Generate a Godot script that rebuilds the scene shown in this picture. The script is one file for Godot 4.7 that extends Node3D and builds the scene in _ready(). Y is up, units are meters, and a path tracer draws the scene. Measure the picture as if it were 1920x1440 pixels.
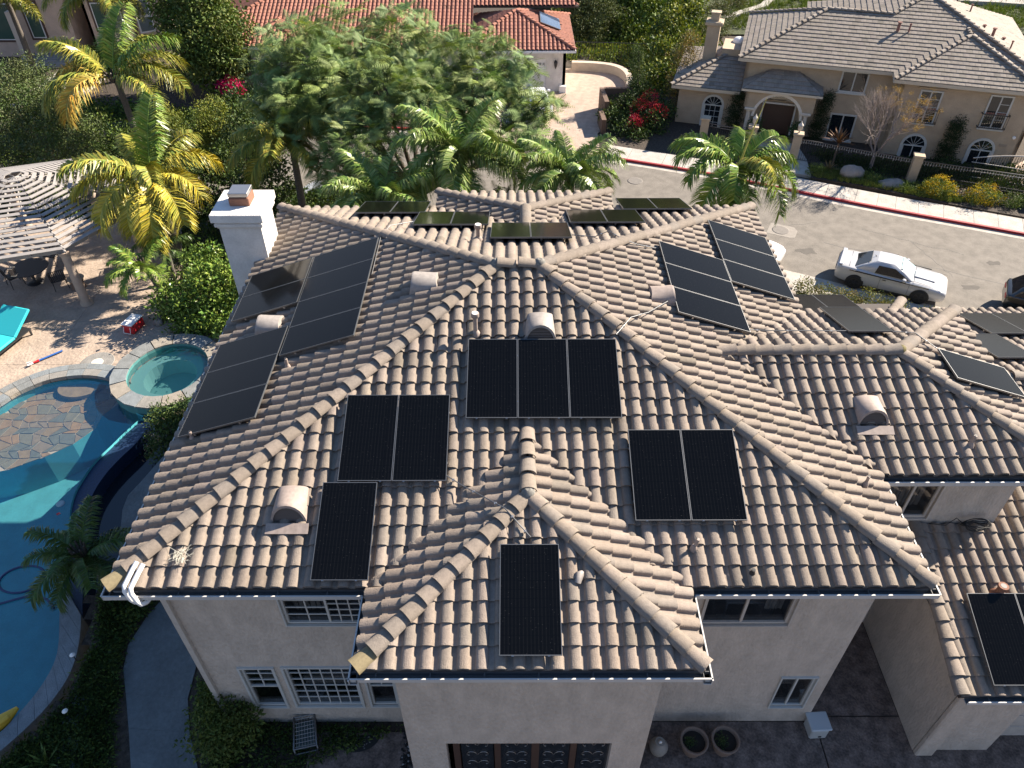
extends Node3D
# A tiled house with roof-top solar panels, its pool garden and the street beyond, seen from the air.

const SLOPE := 0.3354        # rise over run of every tiled roof of the house
const EAVE := 6.45           # height of the tile bed at the upper eaves
const HW := 7.4              # half width of the main roof
const HD := 13.82            # depth of the main roof
const STREET := -3.0         # the street lies below the house pad

var rng := RandomNumberGenerator.new()
var M := {}
var used := {}


class MB:
	# collects triangles; faces are given counter-clockwise seen from outside
	var v := PackedVector3Array()
	var n := PackedVector3Array()
	var c := PackedColorArray()
	var uv := PackedVector2Array()
	var col := Color(1, 1, 1)

	func tri(a: Vector3, b: Vector3, d: Vector3, na := Vector3.ZERO, nb := Vector3.ZERO, nd := Vector3.ZERO, ua := Vector2.ZERO, ub := Vector2.ZERO, ud := Vector2.ZERO) -> void:
		if na == Vector3.ZERO:
			na = (b - a).cross(d - a).normalized()
			nb = na
			nd = na
		v.append(a); v.append(d); v.append(b)
		n.append(na); n.append(nd); n.append(nb)
		c.append(col); c.append(col); c.append(col)
		uv.append(ua); uv.append(ud); uv.append(ub)

	func quad(a: Vector3, b: Vector3, d: Vector3, e: Vector3) -> void:
		var nn := (d - a).cross(e - b).normalized()
		tri(a, b, d, nn, nn, nn, Vector2(0, 0), Vector2(1, 0), Vector2(1, 1))
		tri(a, d, e, nn, nn, nn, Vector2(0, 0), Vector2(1, 1), Vector2(0, 1))

	func box(p: Vector3, s: Vector3, b := Basis.IDENTITY) -> void:
		var x := b.x * s.x * 0.5
		var y := b.y * s.y * 0.5
		var z := b.z * s.z * 0.5
		quad(p - x - y + z, p + x - y + z, p + x + y + z, p - x + y + z)
		quad(p + x - y - z, p - x - y - z, p - x + y - z, p + x + y - z)
		quad(p + x - y + z, p + x - y - z, p + x + y - z, p + x + y + z)
		quad(p - x - y - z, p - x - y + z, p - x + y + z, p - x + y - z)
		quad(p - x + y + z, p + x + y + z, p + x + y - z, p - x + y - z)
		quad(p - x - y - z, p + x - y - z, p + x - y + z, p - x - y + z)

	func cbox(p: Vector3, s: Vector3, ch: float, b := Basis.IDENTITY) -> void:
		# a box with chamfered edges
		var h := s * 0.5
		var f := func(x: float, y: float, z: float) -> Vector3: return p + b.x * x + b.y * y + b.z * z
		for ax in 3:
			var i := (ax + 1) % 3
			var j := (ax + 2) % 3
			for sg in [-1.0, 1.0]:
				var q := []
				for k in [[-1, -1], [1, -1], [1, 1], [-1, 1]]:
					var w := Vector3.ZERO
					w[ax] = sg * h[ax]
					w[i] = k[0] * (h[i] - ch)
					w[j] = k[1] * (h[j] - ch)
					q.append(f.call(w.x, w.y, w.z))
				if sg > 0:
					quad(q[0], q[1], q[2], q[3])
				else:
					quad(q[3], q[2], q[1], q[0])
			# edges along ax
			for s1 in [-1.0, 1.0]:
				for s2 in [-1.0, 1.0]:
					var q := []
					for e in [[-1, 0], [1, 0], [1, 1], [-1, 1]]:
						var w := Vector3.ZERO
						w[ax] = e[0] * (h[ax] - ch)
						w[i] = s1 * (h[i] - (ch if e[1] == 1 else 0.0))
						w[j] = s2 * (h[j] - (0.0 if e[1] == 1 else ch))
						q.append(f.call(w.x, w.y, w.z))
					if s1 * s2 > 0:
						quad(q[0], q[3], q[2], q[1]) if (q[1] - q[0]).cross(q[3] - q[0]).dot(q[0] - p) < 0 else quad(q[0], q[1], q[2], q[3])
					else:
						quad(q[0], q[3], q[2], q[1]) if (q[1] - q[0]).cross(q[3] - q[0]).dot(q[0] - p) < 0 else quad(q[0], q[1], q[2], q[3])
		for sx in [-1.0, 1.0]:
			for sy in [-1.0, 1.0]:
				for sz in [-1.0, 1.0]:
					var a: Vector3 = f.call(sx * h.x, sy * (h.y - ch), sz * (h.z - ch))
					var d: Vector3 = f.call(sx * (h.x - ch), sy * h.y, sz * (h.z - ch))
					var e: Vector3 = f.call(sx * (h.x - ch), sy * (h.y - ch), sz * h.z)
					if (d - a).cross(e - a).dot(a - p) > 0:
						tri(a, d, e)
					else:
						tri(a, e, d)

	func loft(rings: Array, closed := true, wrap_rings := false) -> void:
		# smooth skin through rings of equal length
		var nr := rings.size()
		var m: int = rings[0].size()
		var nor := []
		for r in nr:
			var row := PackedVector3Array()
			for i in m:
				var r0: int = (r - 1 + nr) % nr if wrap_rings else maxi(r - 1, 0)
				var r1: int = (r + 1) % nr if wrap_rings else mini(r + 1, nr - 1)
				var i0: int = (i - 1 + m) % m if closed else maxi(i - 1, 0)
				var i1: int = (i + 1) % m if closed else mini(i + 1, m - 1)
				var du: Vector3 = rings[r][i1] - rings[r][i0]
				var dv: Vector3 = rings[r1][i] - rings[r0][i]
				var x := du.cross(dv)
				if x.length_squared() < 1e-12:
					x = Vector3.UP
				row.append(x.normalized())
			nor.append(row)
		for r in (nr if wrap_rings else nr - 1):
			var r1 := (r + 1) % nr
			for i in (m if closed else m - 1):
				var j := (i + 1) % m
				tri(rings[r][i], rings[r][j], rings[r1][j], nor[r][i], nor[r][j], nor[r1][j])
				tri(rings[r][i], rings[r1][j], rings[r1][i], nor[r][i], nor[r1][j], nor[r1][i])

	func fan(ring: PackedVector3Array, up: Vector3) -> void:
		var mid := Vector3.ZERO
		for p in ring:
			mid += p
		mid /= ring.size()
		for i in ring.size():
			var a := ring[i]
			var b := ring[(i + 1) % ring.size()]
			if (a - mid).cross(b - mid).dot(up) > 0:
				tri(mid, a, b)
			else:
				tri(mid, b, a)

	func tube(pts: Array, rad, sides := 8, caps := true) -> void:
		var rings := []
		var side := Vector3.ZERO
		for k in pts.size():
			var t: Vector3 = (pts[mini(k + 1, pts.size() - 1)] - pts[maxi(k - 1, 0)]).normalized()
			if side == Vector3.ZERO:
				side = t.cross(Vector3.UP if absf(t.y) < 0.9 else Vector3.RIGHT).normalized()
			side = (side - t * side.dot(t)).normalized()
			var up := side.cross(t)
			var r: float = rad if rad is float else rad[k]
			var ring := PackedVector3Array()
			for i in sides:
				var a := TAU * i / sides
				ring.append(pts[k] + (side * cos(a) - up * sin(a)) * r)
			rings.append(ring)
		loft(rings)
		if caps:
			fan(rings[0], pts[0] - pts[1])
			fan(rings[-1], pts[-1] - pts[-2])

	func lathe(prof: Array, at: Vector3, sides := 16, b := Basis.IDENTITY) -> void:
		# prof: Vector2(radius, height) from the bottom up
		var rings := []
		for p in prof:
			var ring := PackedVector3Array()
			for i in sides:
				var a := -TAU * i / sides
				ring.append(at + b * Vector3(p.x * cos(a), p.y, p.x * sin(a)))
			rings.append(ring)
		loft(rings)
		fan(rings[0], b * Vector3.DOWN)
		fan(rings[-1], b * Vector3.UP)

	func prism(poly: PackedVector2Array, y0: float, y1: float) -> void:
		# poly in x,z; a solid with vertical sides
		var idx := Geometry2D.triangulate_polygon(poly)
		for k in range(0, idx.size(), 3):
			var a := Vector3(poly[idx[k]].x, y1, poly[idx[k]].y)
			var b := Vector3(poly[idx[k + 1]].x, y1, poly[idx[k + 1]].y)
			var d := Vector3(poly[idx[k + 2]].x, y1, poly[idx[k + 2]].y)
			if (b - a).cross(d - a).y < 0:
				var e := b
				b = d
				d = e
			tri(a, b, d)
		if y0 < y1:
			var area := 0.0
			for k in poly.size():
				area += poly[k].cross(poly[(k + 1) % poly.size()])
			for k in poly.size():
				var p := poly[k]
				var q := poly[(k + 1) % poly.size()]
				if area > 0:
					quad(Vector3(q.x, y0, q.y), Vector3(p.x, y0, p.y), Vector3(p.x, y1, p.y), Vector3(q.x, y1, q.y))
				else:
					quad(Vector3(p.x, y0, p.y), Vector3(q.x, y0, q.y), Vector3(q.x, y1, q.y), Vector3(p.x, y1, p.y))

	func mesh() -> ArrayMesh:
		var a := []
		a.resize(Mesh.ARRAY_MAX)
		a[Mesh.ARRAY_VERTEX] = v
		a[Mesh.ARRAY_NORMAL] = n
		a[Mesh.ARRAY_COLOR] = c
		a[Mesh.ARRAY_TEX_UV] = uv
		var m := ArrayMesh.new()
		if v.size():
			m.add_surface_from_arrays(Mesh.PRIMITIVE_TRIANGLES, a)
		return m


# ---------------------------------------------------------------- naming

func numbered(called: String) -> String:
	var k: int = used.get(called, -1) + 1
	used[called] = k
	return called if k == 0 else "%s_%03d" % [called, k]

func tag(o: Node, label: String, category: String, group := "") -> Node:
	o.set_meta("label", label)
	o.set_meta("category", category)
	if group:
		o.set_meta("group", group)
	return o

func thing(called: String, label: String, category: String, at := Vector3.ZERO, yaw := 0.0, group := "") -> Node3D:
	var o := Node3D.new()
	o.name = numbered(called)
	add_child(o)
	o.position = at
	o.rotation.y = yaw
	tag(o, label, category, group)
	return o

func put(parent: Node, called: String, mesh, mat: Material, xf := Transform3D.IDENTITY, kind := "") -> MeshInstance3D:
	var o := MeshInstance3D.new()
	o.name = numbered(called) if parent == self else called
	o.mesh = mesh.mesh() if mesh is MB else mesh
	o.material_override = mat
	o.transform = xf
	if kind:
		o.set_meta("kind", kind)
	parent.add_child(o, true)
	return o

func copy(o: Node3D, label: String, at: Vector3, yaw := 0.0, sc := 1.0) -> Node3D:
	var d: Node3D = o.duplicate()
	d.name = numbered(String(o.name).rstrip("0123456789").trim_suffix("_"))
	add_child(d)
	d.position = at
	d.rotation = Vector3(0, yaw, 0)
	d.scale = Vector3.ONE * sc
	d.set_meta("label", label)
	return d

func many(parent: Node, called: String, mesh: Mesh, mat: Material, xfs: Array, cols: Array) -> MultiMeshInstance3D:
	var mm := MultiMesh.new()
	mm.transform_format = MultiMesh.TRANSFORM_3D
	mm.use_colors = true
	mm.mesh = mesh
	mm.instance_count = xfs.size()
	for i in xfs.size():
		mm.set_instance_transform(i, xfs[i])
		mm.set_instance_color(i, cols[i])
	var o := MultiMeshInstance3D.new()
	o.name = numbered(called) if parent == self else called
	o.multimesh = mm
	o.material_override = mat
	o.set_meta("kind", "stuff")
	parent.add_child(o, true)
	return o


# ---------------------------------------------------------------- materials

func lin(r: float, g: float, b: float) -> Color:
	return Color(r, g, b).linear_to_srgb()

func grain(size: int, f1: float, a1: float, f2: float, a2: float, a3: float, sd: int) -> ImageTexture:
	# near-white cloudy grain that repeats without a seam: two noises and a fine speckle
	var n1 := FastNoiseLite.new()
	n1.seed = sd
	n1.frequency = f1
	n1.fractal_octaves = 4
	var n2 := FastNoiseLite.new()
	n2.seed = sd + 7
	n2.frequency = f2
	n2.fractal_octaves = 2
	var i1 := n1.get_seamless_image(size, size)
	var i2 := n2.get_seamless_image(size, size)
	var r := RandomNumberGenerator.new()
	r.seed = sd
	var b1 := i1.get_data()
	var b2 := i2.get_data()
	var s1 := b1.size() / (size * size)
	var s2 := b2.size() / (size * size)
	var out := PackedByteArray()
	out.resize(size * size * 3)
	for k in size * size:
		var x := 1.0 - a1 * b1[k * s1] / 255.0 - a2 * b2[k * s2] / 255.0 - a3 * r.randf()
		var q := clampi(int(x * 255.0), 0, 255)
		out[k * 3] = q
		out[k * 3 + 1] = q
		out[k * 3 + 2] = q
	return ImageTexture.create_from_image(Image.create_from_data(size, size, false, Image.FORMAT_RGB8, out))

func bumps(size: int, f: float, strength: float, sd: int) -> ImageTexture:
	var n1 := FastNoiseLite.new()
	n1.seed = sd
	n1.frequency = f
	n1.fractal_octaves = 3
	var im := n1.get_seamless_image(size, size)
	im.convert(Image.FORMAT_RGBA8)
	im.bump_map_to_normal_map(strength)
	return ImageTexture.create_from_image(im)

func mat(r: float, g: float, b: float, rough := 0.8, tex: Texture2D = null, sc := 0.5, nor: Texture2D = null, ns := 1.0, metal := 0.0) -> StandardMaterial3D:
	var m := StandardMaterial3D.new()
	m.albedo_color = lin(r, g, b)
	m.roughness = rough
	m.metallic = metal
	if tex or nor:
		m.uv1_triplanar = true
		m.uv1_world_triplanar = true
		m.uv1_scale = Vector3.ONE * sc
	if tex:
		m.albedo_texture = tex
	if nor:
		m.normal_enabled = true
		m.normal_texture = nor
		m.normal_scale = ns
	return m

func leaf_mat(rough := 0.55, back := 0.55) -> StandardMaterial3D:
	var m := StandardMaterial3D.new()
	m.albedo_color = Color.WHITE
	m.vertex_color_use_as_albedo = true
	m.roughness = rough
	m.metallic_specular = 0.3
	m.cull_mode = BaseMaterial3D.CULL_DISABLED
	m.backlight_enabled = true
	m.backlight = Color(back, back, back * 0.5)
	return m

func glass_mat(a: float, tint := Color(0.05, 0.07, 0.08)) -> StandardMaterial3D:
	var m := StandardMaterial3D.new()
	m.albedo_color = Color(tint.r, tint.g, tint.b, a)
	m.transparency = BaseMaterial3D.TRANSPARENCY_ALPHA
	m.roughness = 0.03
	m.metallic_specular = 0.6
	return m

func make_materials() -> void:
	var g_tile := grain(512, 0.012, 0.14, 0.09, 0.16, 0.16, 3)
	var g_soft := grain(512, 0.006, 0.09, 0.05, 0.05, 0.07, 11)
	var g_wall := grain(512, 0.010, 0.11, 0.05, 0.05, 0.07, 61)
	var g_road := grain(1024, 0.004, 0.14, 0.03, 0.06, 0.26, 21)
	var g_conc := grain(512, 0.008, 0.13, 0.05, 0.09, 0.08, 31)
	var g_dirt := grain(512, 0.02, 0.35, 0.1, 0.22, 0.15, 41)
	var b_fine := bumps(256, 0.12, 3.0, 5)
	var b_mid := bumps(256, 0.05, 4.0, 6)
	M.tile = mat(0.40, 0.326, 0.265, 0.85, g_tile, 1.1, b_fine, 0.5)
	M.tile.vertex_color_use_as_albedo = true
	M.tiles = []
	for k in [[0.395, 0.322, 0.262], [0.355, 0.292, 0.238], [0.42, 0.338, 0.278], [0.34, 0.288, 0.24], [0.385, 0.305, 0.242], [0.28, 0.235, 0.19], [0.44, 0.36, 0.30]]:
		var t := mat(k[0], k[1], k[2], 0.85, g_tile, 1.1, b_fine, 0.5)
		M.tiles.append(t)
	M.cap = mat(0.36, 0.295, 0.235, 0.88, g_tile, 1.4, b_fine, 0.6)
	M.cap_moss = mat(0.37, 0.30, 0.17, 0.9, g_tile, 2.0)
	M.moss = mat(0.30, 0.25, 0.09, 0.9, g_dirt, 2.0)
	M.mortar = mat(0.42, 0.40, 0.36, 0.9, g_dirt, 1.5)
	M.felt = mat(0.06, 0.05, 0.045, 0.9)
	M.stucco = mat(0.63, 0.54, 0.45, 0.9, g_wall, 0.3, b_fine, 0.4)
	M.stucco.uv1_scale = Vector3(0.42, 0.16, 0.42)
	M.stucco_warm = mat(0.52, 0.41, 0.29, 0.9, g_soft, 0.35, b_fine, 0.35)
	M.stucco_pink = mat(0.74, 0.56, 0.44, 0.9, g_soft, 0.35, b_fine, 0.3)
	M.stucco_white = mat(0.80, 0.77, 0.73, 0.85, g_soft, 0.5, b_fine, 0.3)
	M.white = mat(0.78, 0.77, 0.75, 0.5)
	M.window_frame = mat(0.50, 0.50, 0.47, 0.5)
	M.trim = mat(0.62, 0.56, 0.49, 0.6, g_soft, 1.0)
	M.gutter = mat(0.50, 0.49, 0.47, 0.4)
	M.gutter_shaded = mat(0.10, 0.105, 0.11, 0.5)  # gutter colour darkened: inner shade and dirt painted in
	M.metal = mat(0.45, 0.44, 0.43, 0.35, null, 1.0, null, 1.0, 0.9)
	M.alu = mat(0.17, 0.175, 0.18, 0.45, null, 1.0, null, 1.0, 0.8)
	M.frame_black = mat(0.10, 0.10, 0.105, 0.4, null, 1.0, null, 1.0, 0.5)
	M.black = mat(0.02, 0.02, 0.021, 0.5)
	M.rubber = mat(0.018, 0.018, 0.018, 0.8)
	M.louvre = mat(0.10, 0.075, 0.06, 0.7)
	M.vent = mat(0.38, 0.34, 0.31, 0.6, g_conc, 2.0)
	M.vent_pink = mat(0.41, 0.33, 0.285, 0.7, g_conc, 2.0)
	M.clay = mat(0.40, 0.19, 0.12, 0.85, g_tile, 2.0)
	M.glass = glass_mat(0.35)
	M.dark_glass = mat(0.012, 0.016, 0.02, 0.04)
	M.dark_glass.metallic_specular = 0.7
	M.curtain = mat(0.55, 0.53, 0.50, 0.9)
	M.interior = mat(0.20, 0.17, 0.15, 0.95)
	M.wood = mat(0.09, 0.05, 0.035, 0.5, g_soft, 2.0)
	M.iron = mat(0.02, 0.02, 0.022, 0.5)
	M.road = mat(0.27, 0.24, 0.205, 0.9, g_road, 0.30, b_fine, 0.12)
	M.concrete = mat(0.52, 0.48, 0.43, 0.9, g_conc, 0.3, b_fine, 0.3)
	M.gutter_pan = mat(0.52, 0.47, 0.41, 0.9, g_conc, 0.5, b_fine, 0.3)
	M.kerb_red = mat(0.36, 0.015, 0.025, 0.7, g_conc, 0.8)
	M.patio = mat(0.47, 0.37, 0.29, 0.9, g_conc, 0.2, b_fine, 0.3)
	M.court = mat(0.36, 0.27, 0.225, 0.85, g_dirt, 0.25, b_fine, 0.3)
	M.walk = mat(0.16, 0.18, 0.185, 0.9, g_conc, 0.25, b_fine, 0.3)
	M.paver = mat(0.50, 0.38, 0.30, 0.9, g_conc, 0.4, b_fine, 0.4)
	M.soil = mat(0.12, 0.09, 0.065, 0.95, g_dirt, 0.5, b_mid, 0.8)
	M.lawn = mat(0.10, 0.13, 0.035, 0.95, g_dirt, 0.3, b_mid, 0.8)
	M.dry = mat(0.20, 0.17, 0.085, 0.95, g_dirt, 0.2, b_mid, 0.8)
	M.rock = mat(0.38, 0.33, 0.29, 0.9, g_conc, 0.8, b_mid, 1.0)
	M.slate = []
	for k in [[0.30, 0.285, 0.26], [0.24, 0.25, 0.245], [0.35, 0.31, 0.255], [0.25, 0.275, 0.285]]:
		M.slate.append(mat(k[0], k[1], k[2], 0.75, g_conc, 0.7, b_fine, 0.5))
	M.flag = []
	for k in [[0.36, 0.27, 0.14], [0.27, 0.26, 0.17], [0.42, 0.28, 0.13], [0.20, 0.22, 0.17], [0.33, 0.27, 0.17]]:
		M.flag.append(mat(k[0], k[1], k[2], 0.8, g_conc, 0.7))
	M.plaster = mat(0.08, 0.45, 0.52, 0.8, g_soft, 0.4)
	M.plaster_tile = mat(0.02, 0.06, 0.16, 0.5, g_dirt, 1.6)
	M.trunk = mat(0.24, 0.19, 0.145, 0.9, g_dirt, 1.6, b_mid, 1.0)
	M.palm_trunk = mat(0.30, 0.26, 0.22, 0.9, g_dirt, 1.4, b_mid, 1.0)
	M.bare = mat(0.34, 0.28, 0.25, 0.9, g_soft, 2.0)
	M.leaf = leaf_mat()
	M.leaf_shiny = leaf_mat(0.28, 0.3)
	M.petal = leaf_mat(0.6, 0.6)
	M.lattice = mat(0.35, 0.325, 0.305, 0.8, g_soft, 1.5)
	M.post = mat(0.50, 0.40, 0.32, 0.85, g_soft, 1.0, b_fine, 0.4)
	M.turquoise = mat(0.02, 0.42, 0.46, 0.7)
	M.red = mat(0.5, 0.02, 0.025, 0.35)
	M.blue = mat(0.02, 0.10, 0.35, 0.5)
	M.yellow = mat(0.6, 0.36, 0.03, 0.5)
	M.terracotta = mat(0.24, 0.17, 0.13, 0.85, g_soft, 2.0)
	M.grain_tile = g_tile
	M.grain_soft = g_soft
	M.bump_fine = b_fine
	# cell sheets of the solar panels: dark glass over fine busbars
	var im := Image.create(128, 256, false, Image.FORMAT_RGB8)
	var r := RandomNumberGenerator.new()
	r.seed = 77
	for y in 256:
		for x in 128:
			var k := 0.020
			if x % 8 < 2:
				k = 0.050
			if x % 21 == 0 or y % 21 == 0:
				k = 0.012
			k += r.randf() * 0.012
			if r.randf() < 0.0025:
				k = 0.26
			im.set_pixel(x, y, Color(k, k, k * 1.02))
	var cells := StandardMaterial3D.new()
	cells.albedo_texture = ImageTexture.create_from_image(im)
	cells.roughness = 0.12
	cells.metallic_specular = 0.30
	M.cells = cells
	var cells2: StandardMaterial3D = cells.duplicate()
	cells2.roughness = 0.22
	M.cells_dusty = cells2

# ---------------------------------------------------------------- camera, sky and sun

func make_world() -> void:
	var cam := Camera3D.new()
	cam.name = "camera"
	cam.position = Vector3(-0.136, 18.30, 7.85)
	cam.rotation = Vector3(-0.7264, 0.0011, -0.0029)
	cam.fov = 53.72
	cam.far = 1500.0
	cam.near = 0.1
	add_child(cam)
	cam.current = true
	var env := Environment.new()
	env.background_mode = Environment.BG_SKY
	var sm := ProceduralSkyMaterial.new()
	sm.sky_top_color = Color(0.31, 0.43, 0.60)
	sm.sky_horizon_color = Color(0.80, 0.81, 0.81)
	sm.sky_curve = 0.16
	sm.ground_bottom_color = Color(0.22, 0.20, 0.17)
	sm.ground_horizon_color = Color(0.66, 0.68, 0.70)
	sm.sun_angle_max = 4.0
	var sky := Sky.new()
	sky.sky_material = sm
	env.sky = sky
	env.background_energy_multiplier = 0.62
	env.tonemap_mode = Environment.TONE_MAPPER_LINEAR
	env.tonemap_exposure = 3.05
	env.sdfgi_enabled = true
	env.ssao_enabled = true
	env.ssil_enabled = true
	var we := WorldEnvironment.new()
	we.name = "world_environment"
	we.environment = env
	add_child(we)
	var sun := DirectionalLight3D.new()
	sun.name = "sun"
	sun.light_energy = 1.6
	sun.light_color = Color(1.0, 0.95, 0.88)
	sun.light_angular_distance = 0.5
	sun.shadow_enabled = true
	add_child(sun)
	sun.look_at_from_position(Vector3(0.70, 0.56, -0.42) * 50.0, Vector3.ZERO)

# ---------------------------------------------------------------- tiled roofs

var tile_recs := []      # every tile of the house: {roof, xf, mesh or null, tris, mid}
var STILE := {}
var FTILE := {}

func s_profile(w: float, bw: float, bh: float) -> Array:
	var p := []
	for k in 8:
		var a := PI * k / 7.0
		p.append(Vector2(bw * 0.5 * (1.0 - cos(a)), bh * pow(sin(a), 0.78)))
	p.append(Vector2(bw + (w - bw) * 0.25, -0.016))
	p.append(Vector2(w - (w - bw) * 0.22, -0.016))
	p.append(Vector2(w + 0.004, 0.006))
	return p

func tile_shape(prof: Array, length: float, lift: float, thick: float) -> Dictionary:
	# local axes: x along the eave, y out of the roof, z down the slope; z = 0 is the lower lip
	var P := PackedVector3Array()
	var N := PackedVector3Array()
	var nn := []
	for k in prof.size():
		var a: Vector2 = prof[maxi(k - 1, 0)]
		var b: Vector2 = prof[mini(k + 1, prof.size() - 1)]
		var t := (b - a).normalized()
		nn.append(Vector3(-t.y, t.x, 0.0).normalized())
	for k in prof.size() - 1:
		var a: Vector2 = prof[k]
		var b: Vector2 = prof[k + 1]
		var a0 := Vector3(a.x, a.y + lift, 0)
		var b0 := Vector3(b.x, b.y + lift, 0)
		var a1 := Vector3(a.x, a.y + 0.004, -length)
		var b1 := Vector3(b.x, b.y + 0.004, -length)
		for q in [[a0, nn[k]], [b0, nn[k + 1]], [b1, nn[k + 1]], [a0, nn[k]], [b1, nn[k + 1]], [a1, nn[k]]]:
			P.append(q[0])
			N.append(q[1])
		var f := Vector3(0, 0, 1)
		var a2 := a0 - Vector3(0, thick, 0)
		var b2 := b0 - Vector3(0, thick, 0)
		for q in [a2, b2, b0, a2, b0, a0]:
			P.append(q)
			N.append(f)
	return {"p": P, "n": N, "mesh": tri_mesh(P, N)}

func tri_mesh(P: PackedVector3Array, N: PackedVector3Array, cols := PackedColorArray()) -> ArrayMesh:
	# counter-clockwise triangles in, Godot's clockwise out
	var v := PackedVector3Array()
	var n := PackedVector3Array()
	v.resize(P.size())
	n.resize(P.size())
	for k in range(0, P.size(), 3):
		v[k] = P[k]; v[k + 1] = P[k + 2]; v[k + 2] = P[k + 1]
		n[k] = N[k]; n[k + 1] = N[k + 2]; n[k + 2] = N[k + 1]
	var a := []
	a.resize(Mesh.ARRAY_MAX)
	a[Mesh.ARRAY_VERTEX] = v
	a[Mesh.ARRAY_NORMAL] = n
	if cols.size():
		a[Mesh.ARRAY_COLOR] = cols
	var m := ArrayMesh.new()
	m.add_surface_from_arrays(Mesh.PRIMITIVE_TRIANGLES, a)
	return m

func clip_tris(P: PackedVector3Array, N: PackedVector3Array, edges: Array, ox: float, oz: float) -> Array:
	# keeps what lies inside all edges; edges: [point, inward normal] in (u, slope length)
	var outp := PackedVector3Array()
	var outn := PackedVector3Array()
	for k in range(0, P.size(), 3):
		var pp := [P[k], P[k + 1], P[k + 2]]
		var qn := [N[k], N[k + 1], N[k + 2]]
		for e in edges:
			var rp := []
			var rn := []
			var m := pp.size()
			for i in m:
				var j := (i + 1) % m
				var a: Vector3 = pp[i]
				var b: Vector3 = pp[j]
				var da: float = (Vector2(a.x + ox, -a.z + oz) - e[0]).dot(e[1])
				var db: float = (Vector2(b.x + ox, -b.z + oz) - e[0]).dot(e[1])
				if da >= 0.0:
					rp.append(a)
					rn.append(qn[i])
				if (da >= 0.0) != (db >= 0.0):
					var t := da / (da - db)
					rp.append(a.lerp(b, t))
					rn.append(qn[i].lerp(qn[j], t))
			pp = rp
			qn = rn
			if pp.size() < 3:
				break
		for i in range(1, pp.size() - 1):
			outp.append(pp[0]); outp.append(pp[i]); outp.append(pp[i + 1])
			outn.append(qn[0]); outn.append(qn[i]); outn.append(qn[i + 1])
	return [outp, outn]

func slope_basis(H: Vector3, slope := SLOPE) -> Basis:
	# x along the eave, y out of the roof, z down the slope, for a roof that rises towards H
	var U := H.cross(Vector3.UP)
	var V := (H + Vector3.UP * slope).normalized()
	return Basis(U, U.cross(-V) * -1.0 if false else V.cross(U) * -1.0, -V)

func lay_tiles(recs: Array, roof: Node, O: Vector3, H: Vector3, poly: Array, shape: Dictionary, w: float, ex: float, skip := [], slope := SLOPE, u_off := 0.0, half_bond := false) -> void:
	# poly: (u along the eave, horizontal run up the slope), convex
	var b := slope_basis(H, slope)
	var kk := sqrt(1.0 + slope * slope)
	var pts := []
	for p in poly:
		pts.append(Vector2(p.x, p.y * kk))
	var edges := inward(pts)
	var hid := []
	for s in skip:
		var q := []
		for p in s:
			q.append(Vector2(p.x, p.y * kk))
		hid.append(inward(q))
	var lo: Vector2 = pts[0]
	var hi: Vector2 = pts[0]
	for p in pts:
		lo = lo.min(p)
		hi = hi.max(p)
	var L := ex + 0.06
	for r in range(floori((lo.y + 0.06) / ex), ceili(hi.y / ex) + 1):
		var v0 := -0.05 + r * ex
		for c in range(floori((lo.x - u_off) / w) - 1, ceili((hi.x - u_off) / w) + 1):
			var u0 := u_off + c * w + (0.5 * w if half_bond and r % 2 else 0.0)
			var cor := [Vector2(u0, v0), Vector2(u0 + w, v0), Vector2(u0 + w, v0 + L), Vector2(u0, v0 + L)]
			var inside := true
			var out := false
			for e in edges:
				var cnt := 0
				for p in cor:
					if (p - e[0]).dot(e[1]) < -0.002:
						cnt += 1
				if cnt:
					inside = false
				if cnt == 4:
					out = true
			if out:
				continue
			var buried := false
			for h in hid:
				var all_in := true
				for e in h:
					for p in cor:
						if (p - e[0]).dot(e[1]) < 0.12:
							all_in = false
				buried = buried or all_in
			if buried:
				continue
			var jit := Basis(Vector3.UP, rng.randf_range(-0.012, 0.012)) * Basis(Vector3.RIGHT, rng.randf_range(-0.008, 0.008))
			if rng.randf() < 0.035:
				jit = Basis(Vector3.UP, rng.randf_range(-0.06, 0.06)) * Basis(Vector3.RIGHT, rng.randf_range(-0.02, 0.02))
			var at: Vector3 = O + b.x * u0 - b.z * v0 + b.y * rng.randf_range(-0.003, 0.004)
			var rec := {"roof": roof, "xf": Transform3D(b * jit, at), "mesh": shape.mesh, "p": shape.p, "n": shape.n, "mid": at + b.x * w * 0.5, "tone": rng.randf()}
			if not inside:
				var got := clip_tris(shape.p, shape.n, edges, u0, v0)
				if got[0].size() < 9:
					continue
				rec.mesh = null
				rec.p = got[0]
				rec.n = got[1]
				rec.xf = Transform3D(b, at)
			recs.append(rec)

func inward(pts: Array) -> Array:
	var area := 0.0
	for k in pts.size():
		area += (pts[k] as Vector2).cross(pts[(k + 1) % pts.size()])
	var e := []
	for k in pts.size():
		var a: Vector2 = pts[k]
		var d: Vector2 = (pts[(k + 1) % pts.size()] - a).normalized()
		e.append([a, Vector2(-d.y, d.x) * signf(area)])
	return e

func tile_tone(t: float) -> Color:
	var k := 0.80 + 0.28 * t
	if t > 0.93:
		k = 0.64 if t < 0.97 else 1.14
	return Color(k, k * (0.985 + 0.03 * fmod(t * 7.3, 1.0)), k * (0.96 + 0.06 * fmod(t * 13.7, 1.0)))

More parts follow.
